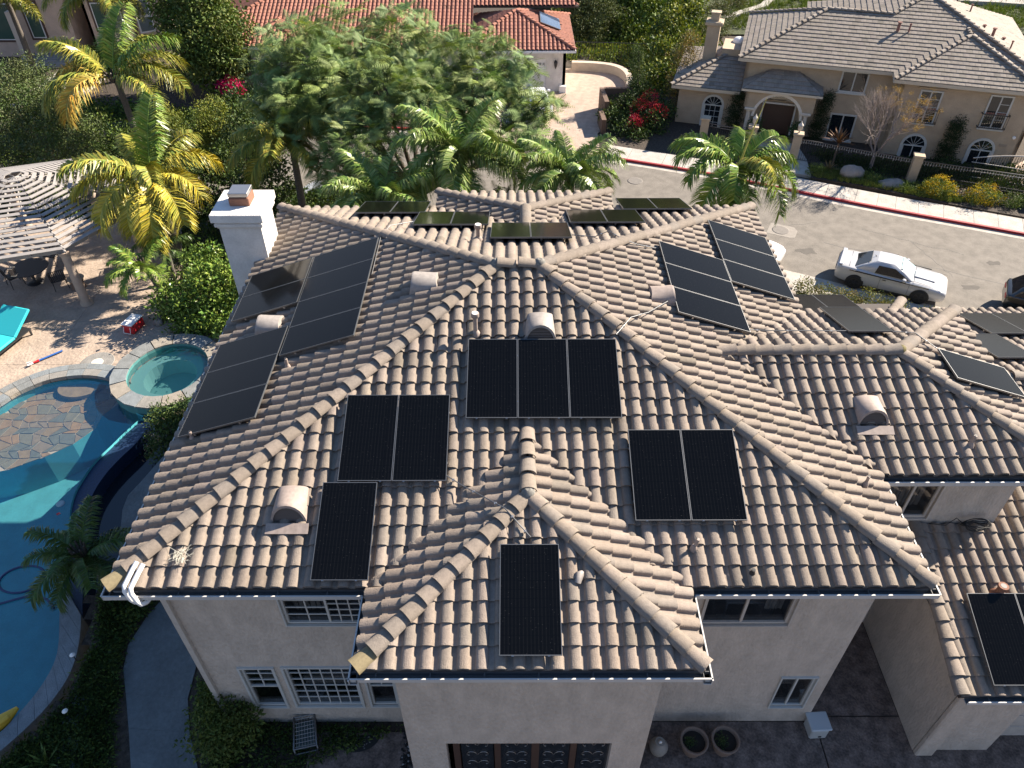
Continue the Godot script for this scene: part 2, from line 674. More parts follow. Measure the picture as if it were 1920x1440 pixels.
func join_tiles(recs: Array, roof: Node, called: String, m: Material) -> void:
	var P := PackedVector3Array()
	var N := PackedVector3Array()
	var C := PackedColorArray()
	for r in recs:
		if r.roof != roof:
			continue
		var xf: Transform3D = r.xf
		var col := tile_tone(r.tone)
		P.append_array(xf * (r.p as PackedVector3Array))
		N.append_array(Transform3D(xf.basis, Vector3.ZERO) * (r.n as PackedVector3Array))
		for k in r.p.size():
			C.append(col)
	if P.size():
		put(roof, called, tri_mesh(P, N, C), m, Transform3D.IDENTITY, "stuff")

func deck(called: String, parent: Node, O: Vector3, H: Vector3, polys: Array, label := "", slope := SLOPE) -> MeshInstance3D:
	# the boarded roof plane under the tiles
	var mb := MB.new()
	roof_sheet(mb, O, H, polys, slope)
	var o := put(parent, called, mb, M.felt)
	if label:
		o.set_meta("label", label)
	return o

func roof_sheet(mb: MB, O: Vector3, H: Vector3, polys: Array, slope := SLOPE) -> void:
	var b := slope_basis(H, slope)
	var kk := sqrt(1.0 + slope * slope)
	for poly in polys:
		var top := PackedVector3Array()
		for p in poly:
			top.append(O + b.x * p.x - b.z * p.y * kk - b.y * 0.022)
		mb.fan(top, b.y)
		var low := PackedVector3Array()
		for p in top:
			low.append(p - b.y * 0.12)
		mb.fan(low, -b.y)
		for k in top.size():
			var j := (k + 1) % top.size()
			mb.quad(low[k], low[j], top[j], top[k])

func cap_mesh(r0: float, r1: float, length: float) -> ArrayMesh:
	# one barrel-shaped ridge tile; z = 0 is its lower, wider end
	var mb := MB.new()
	var o0 := PackedVector3Array()
	var o1 := PackedVector3Array()
	var i0 := PackedVector3Array()
	for k in 11:
		var a := PI * (k / 10.0)
		o0.append(Vector3(-cos(a) * r0, sin(a) * r0 * 0.72, 0))
		o1.append(Vector3(-cos(a) * r1, sin(a) * r1 * 0.72, -length))
		i0.append(Vector3(-cos(a) * (r0 - 0.02), sin(a) * (r0 - 0.02) * 0.72, 0))
	mb.loft([o0, o1], false)
	for k in 10:
		mb.quad(i0[k], i0[k + 1], o0[k + 1], o0[k])
	var m := MB.new()
	# keep faces outward
	for k in range(0, mb.v.size(), 3):
		var mid := (mb.v[k] + mb.v[k + 1] + mb.v[k + 2]) / 3.0
		var want := Vector3(mid.x, mid.y, 0)
		if k >= (mb.v.size() - 60):
			want = Vector3(0, 0, 1)
		var nn := mb.n[k]
		if nn.dot(want) < 0:
			m.tri(mb.v[k], mb.v[k + 1], mb.v[k + 2], -mb.n[k], -mb.n[k + 1], -mb.n[k + 2])
		else:
			m.tri(mb.v[k], mb.v[k + 2], mb.v[k + 1], mb.n[k], mb.n[k + 2], mb.n[k + 1])
	return m.mesh()

func lay_caps(parent: Node, from: Vector3, to: Vector3, mesh: Mesh, mats: Array, step := 0.37, up_shift := 0.02, called := "ridge_tile", first_moss := false) -> void:
	# from the low end to the high end
	var d := (to - from)
	var n := int(round(d.length() / step))
	var t := d.normalized()
	var side := t.cross(Vector3.UP).normalized()
	var up := side.cross(t)
	for k in n:
		var b := Basis(side, up, -t)
		b = b * Basis(Vector3.UP, rng.randf_range(-0.03, 0.03)) * Basis(Vector3.RIGHT, -0.125 + rng.randf_range(-0.015, 0.015))
		var o := put(parent, called, mesh, mats[rng.randi() % mats.size()], Transform3D(b, from + t * (d.length() / n) * k + up * (up_shift + 0.035 + rng.randf_range(0.0, 0.008))))
		if k == 0 and first_moss:
			o.material_override = M.cap_moss


# ---------------------------------------------------------------- walls and windows

func wall(mb: MB, a: Vector3, U: Vector3, w: float, h: float, holes := [], thick := 0.22) -> void:
	# a wall seen from outside: a is its lower left corner; holes are [x0, y0, x1, y1]
	var N := U.cross(Vector3.UP)
	var xs := [0.0, w]
	var ys := [0.0, h]
	for q in holes:
		xs.append(q[0]); xs.append(q[2]); ys.append(q[1]); ys.append(q[3])
	xs.sort()
	ys.sort()
	var pt := func(x: float, y: float, z: float) -> Vector3: return a + U * x + Vector3.UP * y - N * z
	for i in xs.size() - 1:
		for j in ys.size() - 1:
			if xs[i + 1] - xs[i] < 1e-4 or ys[j + 1] - ys[j] < 1e-4:
				continue
			var cx: float = (xs[i] + xs[i + 1]) * 0.5
			var cy: float = (ys[j] + ys[j + 1]) * 0.5
			var open := false
			for q in holes:
				if cx > q[0] and cx < q[2] and cy > q[1] and cy < q[3]:
					open = true
			if open:
				continue
			mb.quad(pt.call(xs[i], ys[j], 0), pt.call(xs[i + 1], ys[j], 0), pt.call(xs[i + 1], ys[j + 1], 0), pt.call(xs[i], ys[j + 1], 0))
			mb.quad(pt.call(xs[i + 1], ys[j], thick), pt.call(xs[i], ys[j], thick), pt.call(xs[i], ys[j + 1], thick), pt.call(xs[i + 1], ys[j + 1], thick))
	for q in holes:
		mb.quad(pt.call(q[0], q[1], 0), pt.call(q[2], q[1], 0), pt.call(q[2], q[1], thick), pt.call(q[0], q[1], thick))
		mb.quad(pt.call(q[0], q[3], thick), pt.call(q[2], q[3], thick), pt.call(q[2], q[3], 0), pt.call(q[0], q[3], 0))
		mb.quad(pt.call(q[0], q[1], thick), pt.call(q[0], q[3], thick), pt.call(q[0], q[3], 0), pt.call(q[0], q[1], 0))
		mb.quad(pt.call(q[2], q[1], 0), pt.call(q[2], q[3], 0), pt.call(q[2], q[3], thick), pt.call(q[2], q[1], thick))
	# top and ends
	mb.quad(pt.call(0, h, 0), pt.call(w, h, 0), pt.call(w, h, thick), pt.call(0, h, thick))
	mb.quad(pt.call(0, 0, thick), pt.call(0, 0, 0), pt.call(0, h, 0), pt.call(0, h, thick))
	mb.quad(pt.call(w, 0, 0), pt.call(w, 0, thick), pt.call(w, h, thick), pt.call(w, h, 0))

func window(parent: Node, a: Vector3, U: Vector3, q: Array, sashes: Array, fm: Material, gm: Material, recess := 0.06, fw := 0.05, outer := 0.0, called := "window") -> MeshInstance3D:
	# q: the hole in the wall's own x and y; sashes: [x0, y0, x1, y1 (fractions), columns, rows]
	var N := U.cross(Vector3.UP)
	var b := Basis(U, Vector3.UP, N)
	var w: float = q[2] - q[0]
	var h: float = q[3] - q[1]
	var o: Vector3 = a + U * q[0] + Vector3.UP * q[1] - N * recess
	var f := MB.new()
	var bar := func(m: MB, x0: float, y0: float, x1: float, y1: float, d: float, z := 0.0) -> void:
		m.box(o + U * (x0 + x1) * 0.5 + Vector3.UP * (y0 + y1) * 0.5 + N * z, Vector3(x1 - x0, y1 - y0, d), b)
	bar.call(f, 0, 0, w, fw, 0.07)
	bar.call(f, 0, h - fw, w, h, 0.07)
	bar.call(f, 0, fw, fw, h - fw, 0.07)
	bar.call(f, w - fw, fw, w, h - fw, 0.07)
	if outer > 0.0:
		bar.call(f, -outer, -outer, w + outer, 0, 0.06, recess + 0.02)
		bar.call(f, -outer, h, w + outer, h + outer, 0.06, recess + 0.02)
		bar.call(f, -outer, 0, 0, h, 0.06, recess + 0.02)
		bar.call(f, w, 0, w + outer, h, 0.06, recess + 0.02)
	for k in sashes.size():
		var s: Array = sashes[k]
		if s[0] > 0.01:
			bar.call(f, s[0] * w - fw * 0.45, fw, s[0] * w + fw * 0.45, h - fw, 0.055)
		if s[1] > 0.01:
			bar.call(f, s[0] * w + fw * 0.46, s[1] * h - fw * 0.45, s[2] * w - fw * 0.46, s[1] * h + fw * 0.45, 0.05)
	var win := put(parent, called, f, fm)
	for s in sashes:
		var x0: float = maxf(s[0] * w, fw)
		var x1: float = minf(s[2] * w, w - fw)
		var y0: float = maxf(s[1] * h, fw)
		var y1: float = minf(s[3] * h, h - fw)
		var g := MB.new()
		bar.call(g, x0, y0, x1, y1, 0.008, -0.012)
		put(win, "pane", g, gm)
		var mu := MB.new()
		for c in range(1, s[4]):
			var x := lerpf(x0, x1, float(c) / s[4])
			bar.call(mu, x - 0.012, y0, x + 0.012, y1, 0.022, 0.004)
		for r in range(1, s[5]):
			var y := lerpf(y0, y1, float(r) / s[5])
			bar.call(mu, x0, y - 0.0115, x1, y + 0.0115, 0.019, 0.004)
		if mu.v.size():
			put(win, "glazing_bar", mu, fm)
	return win

func gutter(parent: Node, a: Vector3, b: Vector3, out: Vector3, outer: Material) -> void:
	# a half-open trough hung on the eave from a to b; out points away from the house
	var d := (b - a)
	var l := d.length()
	var t := d / l
	var bs := Basis(t, Vector3.UP, t.cross(Vector3.UP))
	var mid := (a + b) * 0.5
	var mb := MB.new()
	mb.box(mid + out * 0.125 + Vector3.DOWN * 0.055, Vector3(l, 0.11, 0.012), bs)
	mb.box(mid + out * 0.131 + Vector3.UP * 0.004, Vector3(l, 0.016, 0.026), bs)
	mb.box(mid + out * 0.06 + Vector3.DOWN * 0.114, Vector3(l, 0.012, 0.13), bs)
	var g := put(parent, "gutter", mb, outer)
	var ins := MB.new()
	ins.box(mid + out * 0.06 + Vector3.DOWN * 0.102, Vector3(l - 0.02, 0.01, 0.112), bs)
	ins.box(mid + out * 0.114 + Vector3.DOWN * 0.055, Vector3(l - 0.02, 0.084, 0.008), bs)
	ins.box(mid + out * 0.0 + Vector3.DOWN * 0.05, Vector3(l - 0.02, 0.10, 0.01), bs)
	put(g, "gutter_shade_lining", ins, M.gutter_shaded)  # dark sheets paint the shade and dirt inside the trough
	var st := MB.new()
	for k in int(l / 0.9):
		st.box(a + t * (0.45 + k * 0.9) + out * 0.06 + Vector3.DOWN * 0.006, Vector3(0.02, 0.012, 0.12), bs)
	if st.v.size():
		put(g, "gutter_strap", st, M.gutter_shaded)


func make_house() -> void:
	STILE = tile_shape(s_profile(0.309, 0.212, 0.076), 0.445, 0.066, 0.024)
	var house := thing("tiled_house", "large two-storey stucco house with brown barrel-tile hip roof carrying the solar panels", "house", Vector3.ZERO)
	var X0 := 0.147
	var BW := 2.84
	var BP := 1.57
	# --- walls
	var mb := MB.new()
	var wh := 6.42
	wall(mb, Vector3(-6.95, 0, -0.45), Vector3.RIGHT, 13.9, wh, [
		[0.81, 0.84, 1.52, 2.62], [1.77, 0.86, 3.30, 2.64], [3.53, 0.87, 4.13, 2.62],
		[2.22, 4.40, 4.05, 5.75], [10.60, 4.36, 12.40, 5.72], [12.82, 0.77, 13.60, 2.16]])
	put(house, "front_wall", mb, M.stucco)
	mb = MB.new()
	wall(mb, Vector3(-6.95, 0, -13.37), Vector3.BACK, 12.7, wh)
	wall(mb, Vector3(6.95, 0, -0.67), Vector3.FORWARD, 12.7, wh)
	wall(mb, Vector3(6.73, 0, -13.37), Vector3.LEFT, 13.46, wh)
	put(house, "side_wall", mb, M.stucco)
	mb = MB.new()
	wall(mb, Vector3(X0 - 2.44, 0, 1.12), Vector3.RIGHT, 4.88, wh, [[0.77, 0.02, 4.18, 2.46]])
	wall(mb, Vector3(X0 - 2.44, 0, -0.45), Vector3.BACK, 1.35, wh)
	wall(mb, Vector3(X0 + 2.44, 0, 0.90), Vector3.FORWARD, 1.35, wh)
	put(house, "entry_wall", mb, M.stucco)
	mb = MB.new()
	wall(mb, Vector3(6.953, 0, -3.10), Vector3.RIGHT, 3.99, wh, [[0.85, 4.45, 2.36, 6.05]])
	wall(mb, Vector3(10.943, 0, -3.32), Vector3.FORWARD, 4.5, wh)
	wall(mb, Vector3(10.72, 0, -7.82), Vector3.LEFT, 3.7, wh)
	put(house, "wing_wall", mb, M.stucco)
	mb = MB.new()
	wall(mb, Vector3(9.24, 0, 0.24), Vector3.RIGHT, 10.0, 2.95, [[1.75, -0.01, 9.2, 2.30]], 0.3)
	wall(mb, Vector3(9.24, 0, -3.095), Vector3.BACK, 3.03, 3.2)
	wall(mb, Vector3(19.1, 0, 0.24), Vector3.FORWARD, 11.6, 3.0)
	wall(mb, Vector3(19.0, 0, -11.6), Vector3.LEFT, 6.5, 3.0)
	wall(mb, Vector3(12.5, 0, -12.4), Vector3.LEFT, 4.2, 3.0)
	wall(mb, Vector3(12.5, 0, -11.6), Vector3.FORWARD, 0.8, 3.0)
	put(house, "garage_wall", mb, M.stucco)
	mb = MB.new()
	mb.prism(PackedVector2Array([Vector2(9.02, 0.40), Vector2(9.42, 0.40), Vector2(9.42, 0.243), Vector2(9.237, 0.243), Vector2(9.237, -1.0), Vector2(9.02, -1.0)]), 0.0, 0.5)
	# the low stucco wing wall that leans on the garage corner
	mb = MB.new()
	mb.cbox(Vector3(9.45, 1.47, 0.315), Vector3(0.42, 2.94, 0.14), 0.03)
	put(house, "corner_pilaster", mb, M.stucco)
	mb = MB.new()
	mb.box(Vector3(14.7, 1.15, -0.12), Vector3(7.43, 2.28, 0.06))
	for r in 4:
		for c in 7:
			mb.cbox(Vector3(11.55 + c * 1.05, 0.30 + r * 0.55, -0.08), Vector3(0.86, 0.42, 0.03), 0.012)
	put(house, "garage_door", mb, M.trim)
	mb = MB.new()
	mb.box(Vector3(0, 3.15, -6.9), Vector3(13.4, 0.25, 12.4))
	put(house, "upper_floor", mb, M.interior)
	# --- windows
	var fa := Vector3(-6.95, 0, -0.45)
	window(house, fa, Vector3.RIGHT, [0.81, 0.84, 1.52, 2.62], [[0, 0, 1, 0.5, 1, 1], [0, 0.5, 1, 1, 2, 3]], M.window_frame, M.glass, 0.05, 0.05, 0.05)
	window(house, fa, Vector3.RIGHT, [1.77, 0.86, 3.30, 2.64], [[0, 0, 1, 1, 6, 6]], M.window_frame, M.glass, 0.05, 0.05, 0.05)
	window(house, fa, Vector3.RIGHT, [3.53, 0.87, 4.13, 2.62], [[0, 0, 1, 0.5, 1, 1], [0, 0.5, 1, 1, 2, 3]], M.window_frame, M.glass, 0.05, 0.05, 0.05)
	window(house, fa, Vector3.RIGHT, [2.22, 4.40, 4.05, 5.75], [[0, 0, 0.48, 1, 2, 5], [0.48, 0, 1, 1, 4, 6]], M.window_frame, M.glass, 0.05, 0.05, 0.03)
	window(house, fa, Vector3.RIGHT, [10.60, 4.36, 12.40, 5.72], [[0, 0, 0.47, 1, 1, 1], [0.47, 0, 1, 1, 1, 1]], M.trim, M.glass, 0.05, 0.06, 0.03)
	window(house, fa, Vector3.RIGHT, [12.82, 0.77, 13.60, 2.16], [[0, 0, 0.5, 1, 1, 1], [0.5, 0, 1, 1, 1, 1]], M.window_frame, M.glass, 0.05, 0.045, 0.03)
	window(house, Vector3(6.953, 0, -3.10), Vector3.RIGHT, [0.85, 4.45, 2.36, 6.05], [[0, 0, 0.62, 1, 1, 1], [0.62, 0, 1, 1, 1, 1]], M.trim, M.glass, 0.05, 0.06, 0.04)
	# curtains and a desk seen through the panes
	for q in [[-4.66, 4.42, -3.95, 5.72, 6], [5.05, 4.40, 5.42, 5.70, 5], [6.1, 0.8, 6.6, 2.1, 0], [8.3, 4.5, 9.25, 6.0, 9], [-5.1, 0.9, -3.75, 1.25, 0], [-6.1, 1.0, -5.5, 1.3, 0]]:
		var cu := MB.new()
		var z := -0.80 if q[0] < 7.0 else -3.45
		if q[4] == 0:
			cu.box(Vector3((q[0] + q[2]) * 0.5, (q[1] + q[3]) * 0.5, z - 0.2), Vector3(q[2] - q[0], q[3] - q[1], 0.04))
		else:
			for k in q[4]:
				var x: float = lerpf(q[0], q[2], (k + 0.5) / q[4])
				cu.box(Vector3(x, (q[1] + q[3]) * 0.5, z), Vector3((q[2] - q[0]) / q[4] * 0.8, q[3] - q[1], 0.03), Basis(Vector3.UP, 0.5 if k % 2 else -0.5))
		put(house, "curtain", cu, M.curtain)
	mb = MB.new()
	mb.cbox(Vector3(4.9, 4.25, -1.35), Vector3(1.1, 0.06, 0.7), 0.01)
	for s in [-0.5, 0.5]:
		mb.box(Vector3(4.9 + s, 3.75, -1.35), Vector3(0.05, 0.95, 0.6))
	put(house, "desk", mb, M.white)
	# --- front door: two glazed leaves between two side lights
	var door := MB.new()
	var dz := 0.98
	door.box(Vector3(0.325, 2.40, dz), Vector3(3.41, 0.12, 0.16))
	for x in [-1.33, -0.47, 0.325, 1.12, 1.98]:
		door.box(Vector3(x, 1.18, dz), Vector3(0.13 if x != 0.325 else 0.16, 2.32, 0.15))
	for x in [-0.9, -0.07, 0.72, 1.55]:
		door.box(Vector3(x, 0.25, dz), Vector3(0.7, 0.45, 0.09))
		door.box(Vector3(x, 2.28, dz + 0.003), Vector3(0.7, 0.11, 0.09))
	var dr := put(house, "front_door", door, M.wood)
	for x in [-0.9, -0.07, 0.72, 1.55]:
		var g := MB.new()
		g.box(Vector3(x, 1.35, dz - 0.01), Vector3(0.68, 1.78, 0.02))
		put(dr, "pane", g, M.dark_glass)
		var sc := MB.new()
		for k in 4:
			for s in [-1.0, 1.0]:
				var pts := []
				for i in 15:
					var a := i / 14.0 * 4.4
					var rr := 0.15 * (1.0 - i / 17.0)
					pts.append(Vector3(x + s * (0.16 - rr * cos(a)), 0.75 + k * 0.44 + rr * sin(a) * 1.2, dz + 0.015))
				sc.tube(pts, 0.007, 5)
		put(dr, "scrollwork", sc, M.metal)
	# --- roofs
	var main := MB.new()
	var RH := HD / 2
	var RL := HW - RH
	var f_main := [Vector2(-HW, -0.06), Vector2(HW, -0.06), Vector2(RL, RH), Vector2(-RL, RH)]
	roof_sheet(main, Vector3(0, EAVE, 0), Vector3.FORWARD, [f_main])
	roof_sheet(main, Vector3(0, EAVE, -HD), Vector3.BACK, [f_main])
	var s_main := [Vector2(-0.06, -0.06), Vector2(HD + 0.06, -0.06), Vector2(RH, RH)]
	roof_sheet(main, Vector3(HW, EAVE, 0), Vector3.LEFT, [s_main])
	var s_left := [Vector2(-HD - 0.06, -0.06), Vector2(0.06, -0.06), Vector2(-RH, RH)]
	roof_sheet(main, Vector3(-HW, EAVE, 0), Vector3.RIGHT, [s_left])
	var roof := put(house, "roof", main, M.felt)
	roof.set_meta("label", "main hip roof with two valleys and a short ridge")
	var T: Array = tile_recs
	var bay_tri := [[Vector2(X0 - BW, 0.0), Vector2(X0 + BW, 0.0), Vector2(X0, BW)]]
	lay_tiles(T, roof, Vector3(0, EAVE, 0), Vector3.FORWARD, f_main, STILE, 0.309, 0.386, bay_tri, SLOPE, 0.10)
	var XB := 0.25
	var BW2 := 2.74
	var back_tri := [[Vector2(-XB - BW2, 0.0), Vector2(-XB + BW2, 0.0), Vector2(-XB, BW2)]]
	lay_tiles(T, roof, Vector3(0, EAVE, -HD), Vector3.BACK, f_main, STILE, 0.309, 0.386, back_tri, SLOPE, 0.05)
	var wing_tri := [[Vector2(2.66, 0.0), Vector2(8.9, 0.0), Vector2(5.45, 2.79)]]
	lay_tiles(T, roof, Vector3(HW, EAVE, 0), Vector3.LEFT, s_main, STILE, 0.309, 0.386, wing_tri)
	lay_tiles(T, roof, Vector3(-HW, EAVE, 0), Vector3.RIGHT, s_left, STILE, 0.309, 0.386, [], SLOPE, 0.12)
	# bay roofs over the entry and on the street side
	var bay := MB.new()
	var b_front := [Vector2(-BW, -0.06), Vector2(BW, -0.06), Vector2(0, BW)]
	var b_left := [Vector2(0.05, -0.06), Vector2(BP + 0.06, -0.06), Vector2(BP - BW, BW), Vector2(-BW + 0.05, BW)]
	var b_right := [Vector2(-BP - 0.06, -0.06), Vector2(-0.05, -0.06), Vector2(BW - 0.05, BW), Vector2(BW - BP, BW)]
	roof_sheet(bay, Vector3(X0, EAVE, BP), Vector3.FORWARD, [b_front])
	roof_sheet(bay, Vector3(X0 - BW, EAVE, 0), Vector3.RIGHT, [b_left])
	roof_sheet(bay, Vector3(X0 + BW, EAVE, 0), Vector3.LEFT, [b_right])
	var roof_bay := put(house, "roof", bay, M.felt)
	roof_bay.set_meta("label", "small hip roof of the entry bay at the front")
	lay_tiles(T, roof_bay, Vector3(X0, EAVE, BP), Vector3.FORWARD, b_front, STILE, 0.309, 0.372, [], SLOPE, 0.02)
	lay_tiles(T, roof_bay, Vector3(X0 - BW, EAVE, 0), Vector3.RIGHT, b_left, STILE, 0.309, 0.372, [], SLOPE, 0.1)
	lay_tiles(T, roof_bay, Vector3(X0 + BW, EAVE, 0), Vector3.LEFT, b_right, STILE, 0.309, 0.372)
	var P2 := 1.0
	var bb := MB.new()
	var k_front := [Vector2(-BW2, -0.06), Vector2(BW2, -0.06), Vector2(0, BW2)]
	var k_left := [Vector2(-HD - P2 - 0.06, -0.06), Vector2(-HD, -0.06), Vector2(-HD + BW2, BW2), Vector2(-HD - P2 + BW2, BW2)]
	var k_right := [Vector2(HD, -0.06), Vector2(HD + P2 + 0.06, -0.06), Vector2(HD + P2 - BW2, BW2), Vector2(HD - BW2, BW2)]
	roof_sheet(bb, Vector3(XB, EAVE, -HD - P2), Vector3.BACK, [k_front])
	roof_sheet(bb, Vector3(XB - BW2, EAVE, 0), Vector3.RIGHT, [k_left])
	roof_sheet(bb, Vector3(XB + BW2, EAVE, 0), Vector3.LEFT, [k_right])
	var roof_street := put(house, "roof", bb, M.felt)
	roof_street.set_meta("label", "small hip roof of the bay on the street side")
	lay_tiles(T, roof_street, Vector3(XB, EAVE, -HD - P2), Vector3.BACK, k_front, STILE, 0.309, 0.386)
	lay_tiles(T, roof_street, Vector3(XB - BW2, EAVE, 0), Vector3.RIGHT, k_left, STILE, 0.309, 0.386)
	lay_tiles(T, roof_street, Vector3(XB + BW2, EAVE, 0), Vector3.LEFT, k_right, STILE, 0.309, 0.386)
	# wing
	var wg := MB.new()
	var w_front := [Vector2(7.42, -0.06), Vector2(11.4, -0.06), Vector2(8.61, 2.79), Vector2(4.62, 2.79)]
	var w_back := [Vector2(-11.4, -0.06), Vector2(-7.4, -0.06), Vector2(-4.61, 2.79), Vector2(-8.61, 2.79)]
	var w_right := [Vector2(2.60, -0.06), Vector2(8.30, -0.06), Vector2(5.45, 2.79)]
	roof_sheet(wg, Vector3(0, EAVE, -2.66), Vector3.FORWARD, [w_front])
	roof_sheet(wg, Vector3(0, EAVE, -8.24), Vector3.BACK, [w_back])
	roof_sheet(wg, Vector3(11.4, EAVE, 0), Vector3.LEFT, [w_right])
	var roof_wing := put(house, "roof", wg, M.felt)
	roof_wing.set_meta("label", "hip roof of the right-hand wing")
	lay_tiles(T, roof_wing, Vector3(0, EAVE, -2.66), Vector3.FORWARD, w_front, STILE, 0.309, 0.386)
	lay_tiles(T, roof_wing, Vector3(0, EAVE, -8.24), Vector3.BACK, w_back, STILE, 0.309, 0.386)
	lay_tiles(T, roof_wing, Vector3(11.4, EAVE, 0), Vector3.LEFT, w_right, STILE, 0.309, 0.386)
	# single-storey garage
	var gg := MB.new()
	var E2 := 3.096
	var g1 := [Vector2(9.1, -0.06), Vector2(10.97, -0.06), Vector2(10.97, 3.45), Vector2(9.1, 3.45)]
	var g2 := [Vector2(10.97, -0.06), Vector2(19.3, -0.06), Vector2(19.3, 7.14), Vector2(10.97, 7.14)]
	var g3 := [Vector2(-19.3, 1.75), Vector2(-12.7, 1.75), Vector2(-10.97, 3.4), Vector2(-10.97, 7.14), Vector2(-19.3, 7.14)]
	var g4 := [Vector2(-12.9, 0.92), Vector2(-8.2, 0.92), Vector2(-8.2, 6.0), Vector2(-10.96, 6.0), Vector2(-10.96, 3.4), Vector2(-12.7, 1.74)]
	roof_sheet(gg, Vector3(0, E2, 0.4), Vector3.FORWARD, [g1, g2])
	roof_sheet(gg, Vector3(0, E2, -13.88), Vector3.BACK, [g3, g4])
	var roof_garage := put(house, "roof", gg, M.felt)
	roof_garage.set_meta("label", "low gable roof of the garage at the right")
	lay_tiles(T, roof_garage, Vector3(0, E2, 0.4), Vector3.FORWARD, g1, STILE, 0.309, 0.386, [], SLOPE, 9.16)
	lay_tiles(T, roof_garage, Vector3(0, E2, 0.4), Vector3.FORWARD, g2, STILE, 0.309, 0.386, [], SLOPE, 9.16)
	lay_tiles(T, roof_garage, Vector3(0, E2, -13.88), Vector3.BACK, g3, STILE, 0.309, 0.386)
	lay_tiles(T, roof_garage, Vector3(0, E2, -13.88), Vector3.BACK, g4, STILE, 0.309, 0.386)
	# the tiles that show largest are parts; the rest is joined, roof by roof
	var eye := Vector3(0.0, 14.0, 6.0)
	for r in T:
		r["d"] = r.mid.distance_squared_to(eye) + (900.0 if r.mid.x > 11.0 or r.p.size() < 60 else 0.0)
	T.sort_custom(func(a, b): return a.d < b.d)
	var near: Array = T.slice(0, 300)
	for r in near:
		var m: Mesh = r.mesh if r.mesh else tri_mesh(r.p, r.n)
		put(r.roof, "roof_tile", m, M.tiles[int(r.tone * 5.0) if r.tone < 0.93 else (5 if r.tone < 0.97 else 6)], r.xf)
	var rest: Array = T.slice(300)
	for k in [roof, roof_bay, roof_street, roof_wing, roof_garage]:
		join_tiles(rest, k, "tile_field", M.tile)
	# ridge and hip tiles
	var cap := cap_mesh(0.17, 0.142, 0.43)
	var cm := [M.cap, M.cap, M.tiles[0], M.tiles[3]]
	var up := 0.06
	var ry := EAVE + SLOPE * RH
	var L := Vector3(-RL, ry, -RH)
	var R := Vector3(RL, ry, -RH)
	lay_caps(roof, Vector3(-HW - 0.05, EAVE, 0.05), L, cap, cm, 0.40, up, "ridge_tile", true)
	lay_caps(roof, Vector3(HW + 0.05, EAVE, 0.05), R, cap, cm, 0.40, up)
	lay_caps(roof, Vector3(-HW - 0.05, EAVE, -HD - 0.05), L, cap, cm, 0.40, up)
	lay_caps(roof, Vector3(HW + 0.05, EAVE, -HD - 0.05), R, cap, cm, 0.40, up)
	lay_caps(roof, L, R, cap, cm, 0.40, up + 0.03)
	var by := EAVE + SLOPE * BW
	var A := Vector3(X0, by, BP - BW)
	lay_caps(roof_bay, Vector3(X0 - BW - 0.05, EAVE, BP + 0.05), A, cap, cm, 0.39, up, "ridge_tile", true)
	lay_caps(roof_bay, Vector3(X0 + BW + 0.05, EAVE, BP + 0.05), A, cap, cm, 0.39, up)
	lay_caps(roof_bay, A + Vector3(0, 0, -0.02), Vector3(X0, by, -BW - 0.12), cap, cm, 0.40, up + 0.02)
	var ky := EAVE + SLOPE * BW2
	var K := Vector3(XB, ky, -HD - P2 + BW2)
	lay_caps(roof_street, Vector3(XB - BW2 - 0.05, EAVE, -HD - P2 - 0.05), K, cap, cm, 0.39, up)
	lay_caps(roof_street, Vector3(XB + BW2 + 0.05, EAVE, -HD - P2 - 0.05), K, cap, cm, 0.39, up)
	lay_caps(roof_street, K, Vector3(XB, ky, -HD + BW2 + 0.1), cap, cm, 0.40, up + 0.02)
	var wy := EAVE + SLOPE * 2.79
	var Wr := Vector3(8.61, wy, -5.45)
	lay_caps(roof_wing, Vector3(11.45, EAVE, -2.61), Wr, cap, cm, 0.39, up)
	lay_caps(roof_wing, Vector3(11.45, EAVE, -8.29), Wr, cap, cm, 0.39, up)
	lay_caps(roof_wing, Wr, Vector3(4.5, wy, -5.45), cap, cm, 0.40, up + 0.02)
	lay_caps(roof_garage, Vector3(9.1, E2 - 0.02, 0.44), Vector3(9.1, E2 + SLOPE * 3.5, -3.06), cap, cm, 0.386, 0.03, "rake_tile")
	lay_caps(roof_garage, Vector3(11.0, E2 + SLOPE * 7.14, -6.74), Vector3(19.3, E2 + SLOPE * 7.14, -6.74), cap, cm, 0.40, up)
	lay_caps(roof_garage, Vector3(12.9, E2 + SLOPE * 0.92, -13.0), Vector3(11.9, E2 + SLOPE * 2.2, -11.65), cap, cm, 0.40, up)
	# mortar at the meeting points, lichen on the lowest hip tiles
	for p in [L, R, A, K, Wr]:
		var mm := MB.new()
		mm.lathe([Vector2(0.12, -0.06), Vector2(0.15, 0.06), Vector2(0.12, 0.15), Vector2(0.05, 0.19)], p + Vector3.UP * 0.03, 9)
		put(roof, "mortar", mm, M.mortar if p != Wr else M.moss)
	# gutters
	var ey := EAVE - 0.085
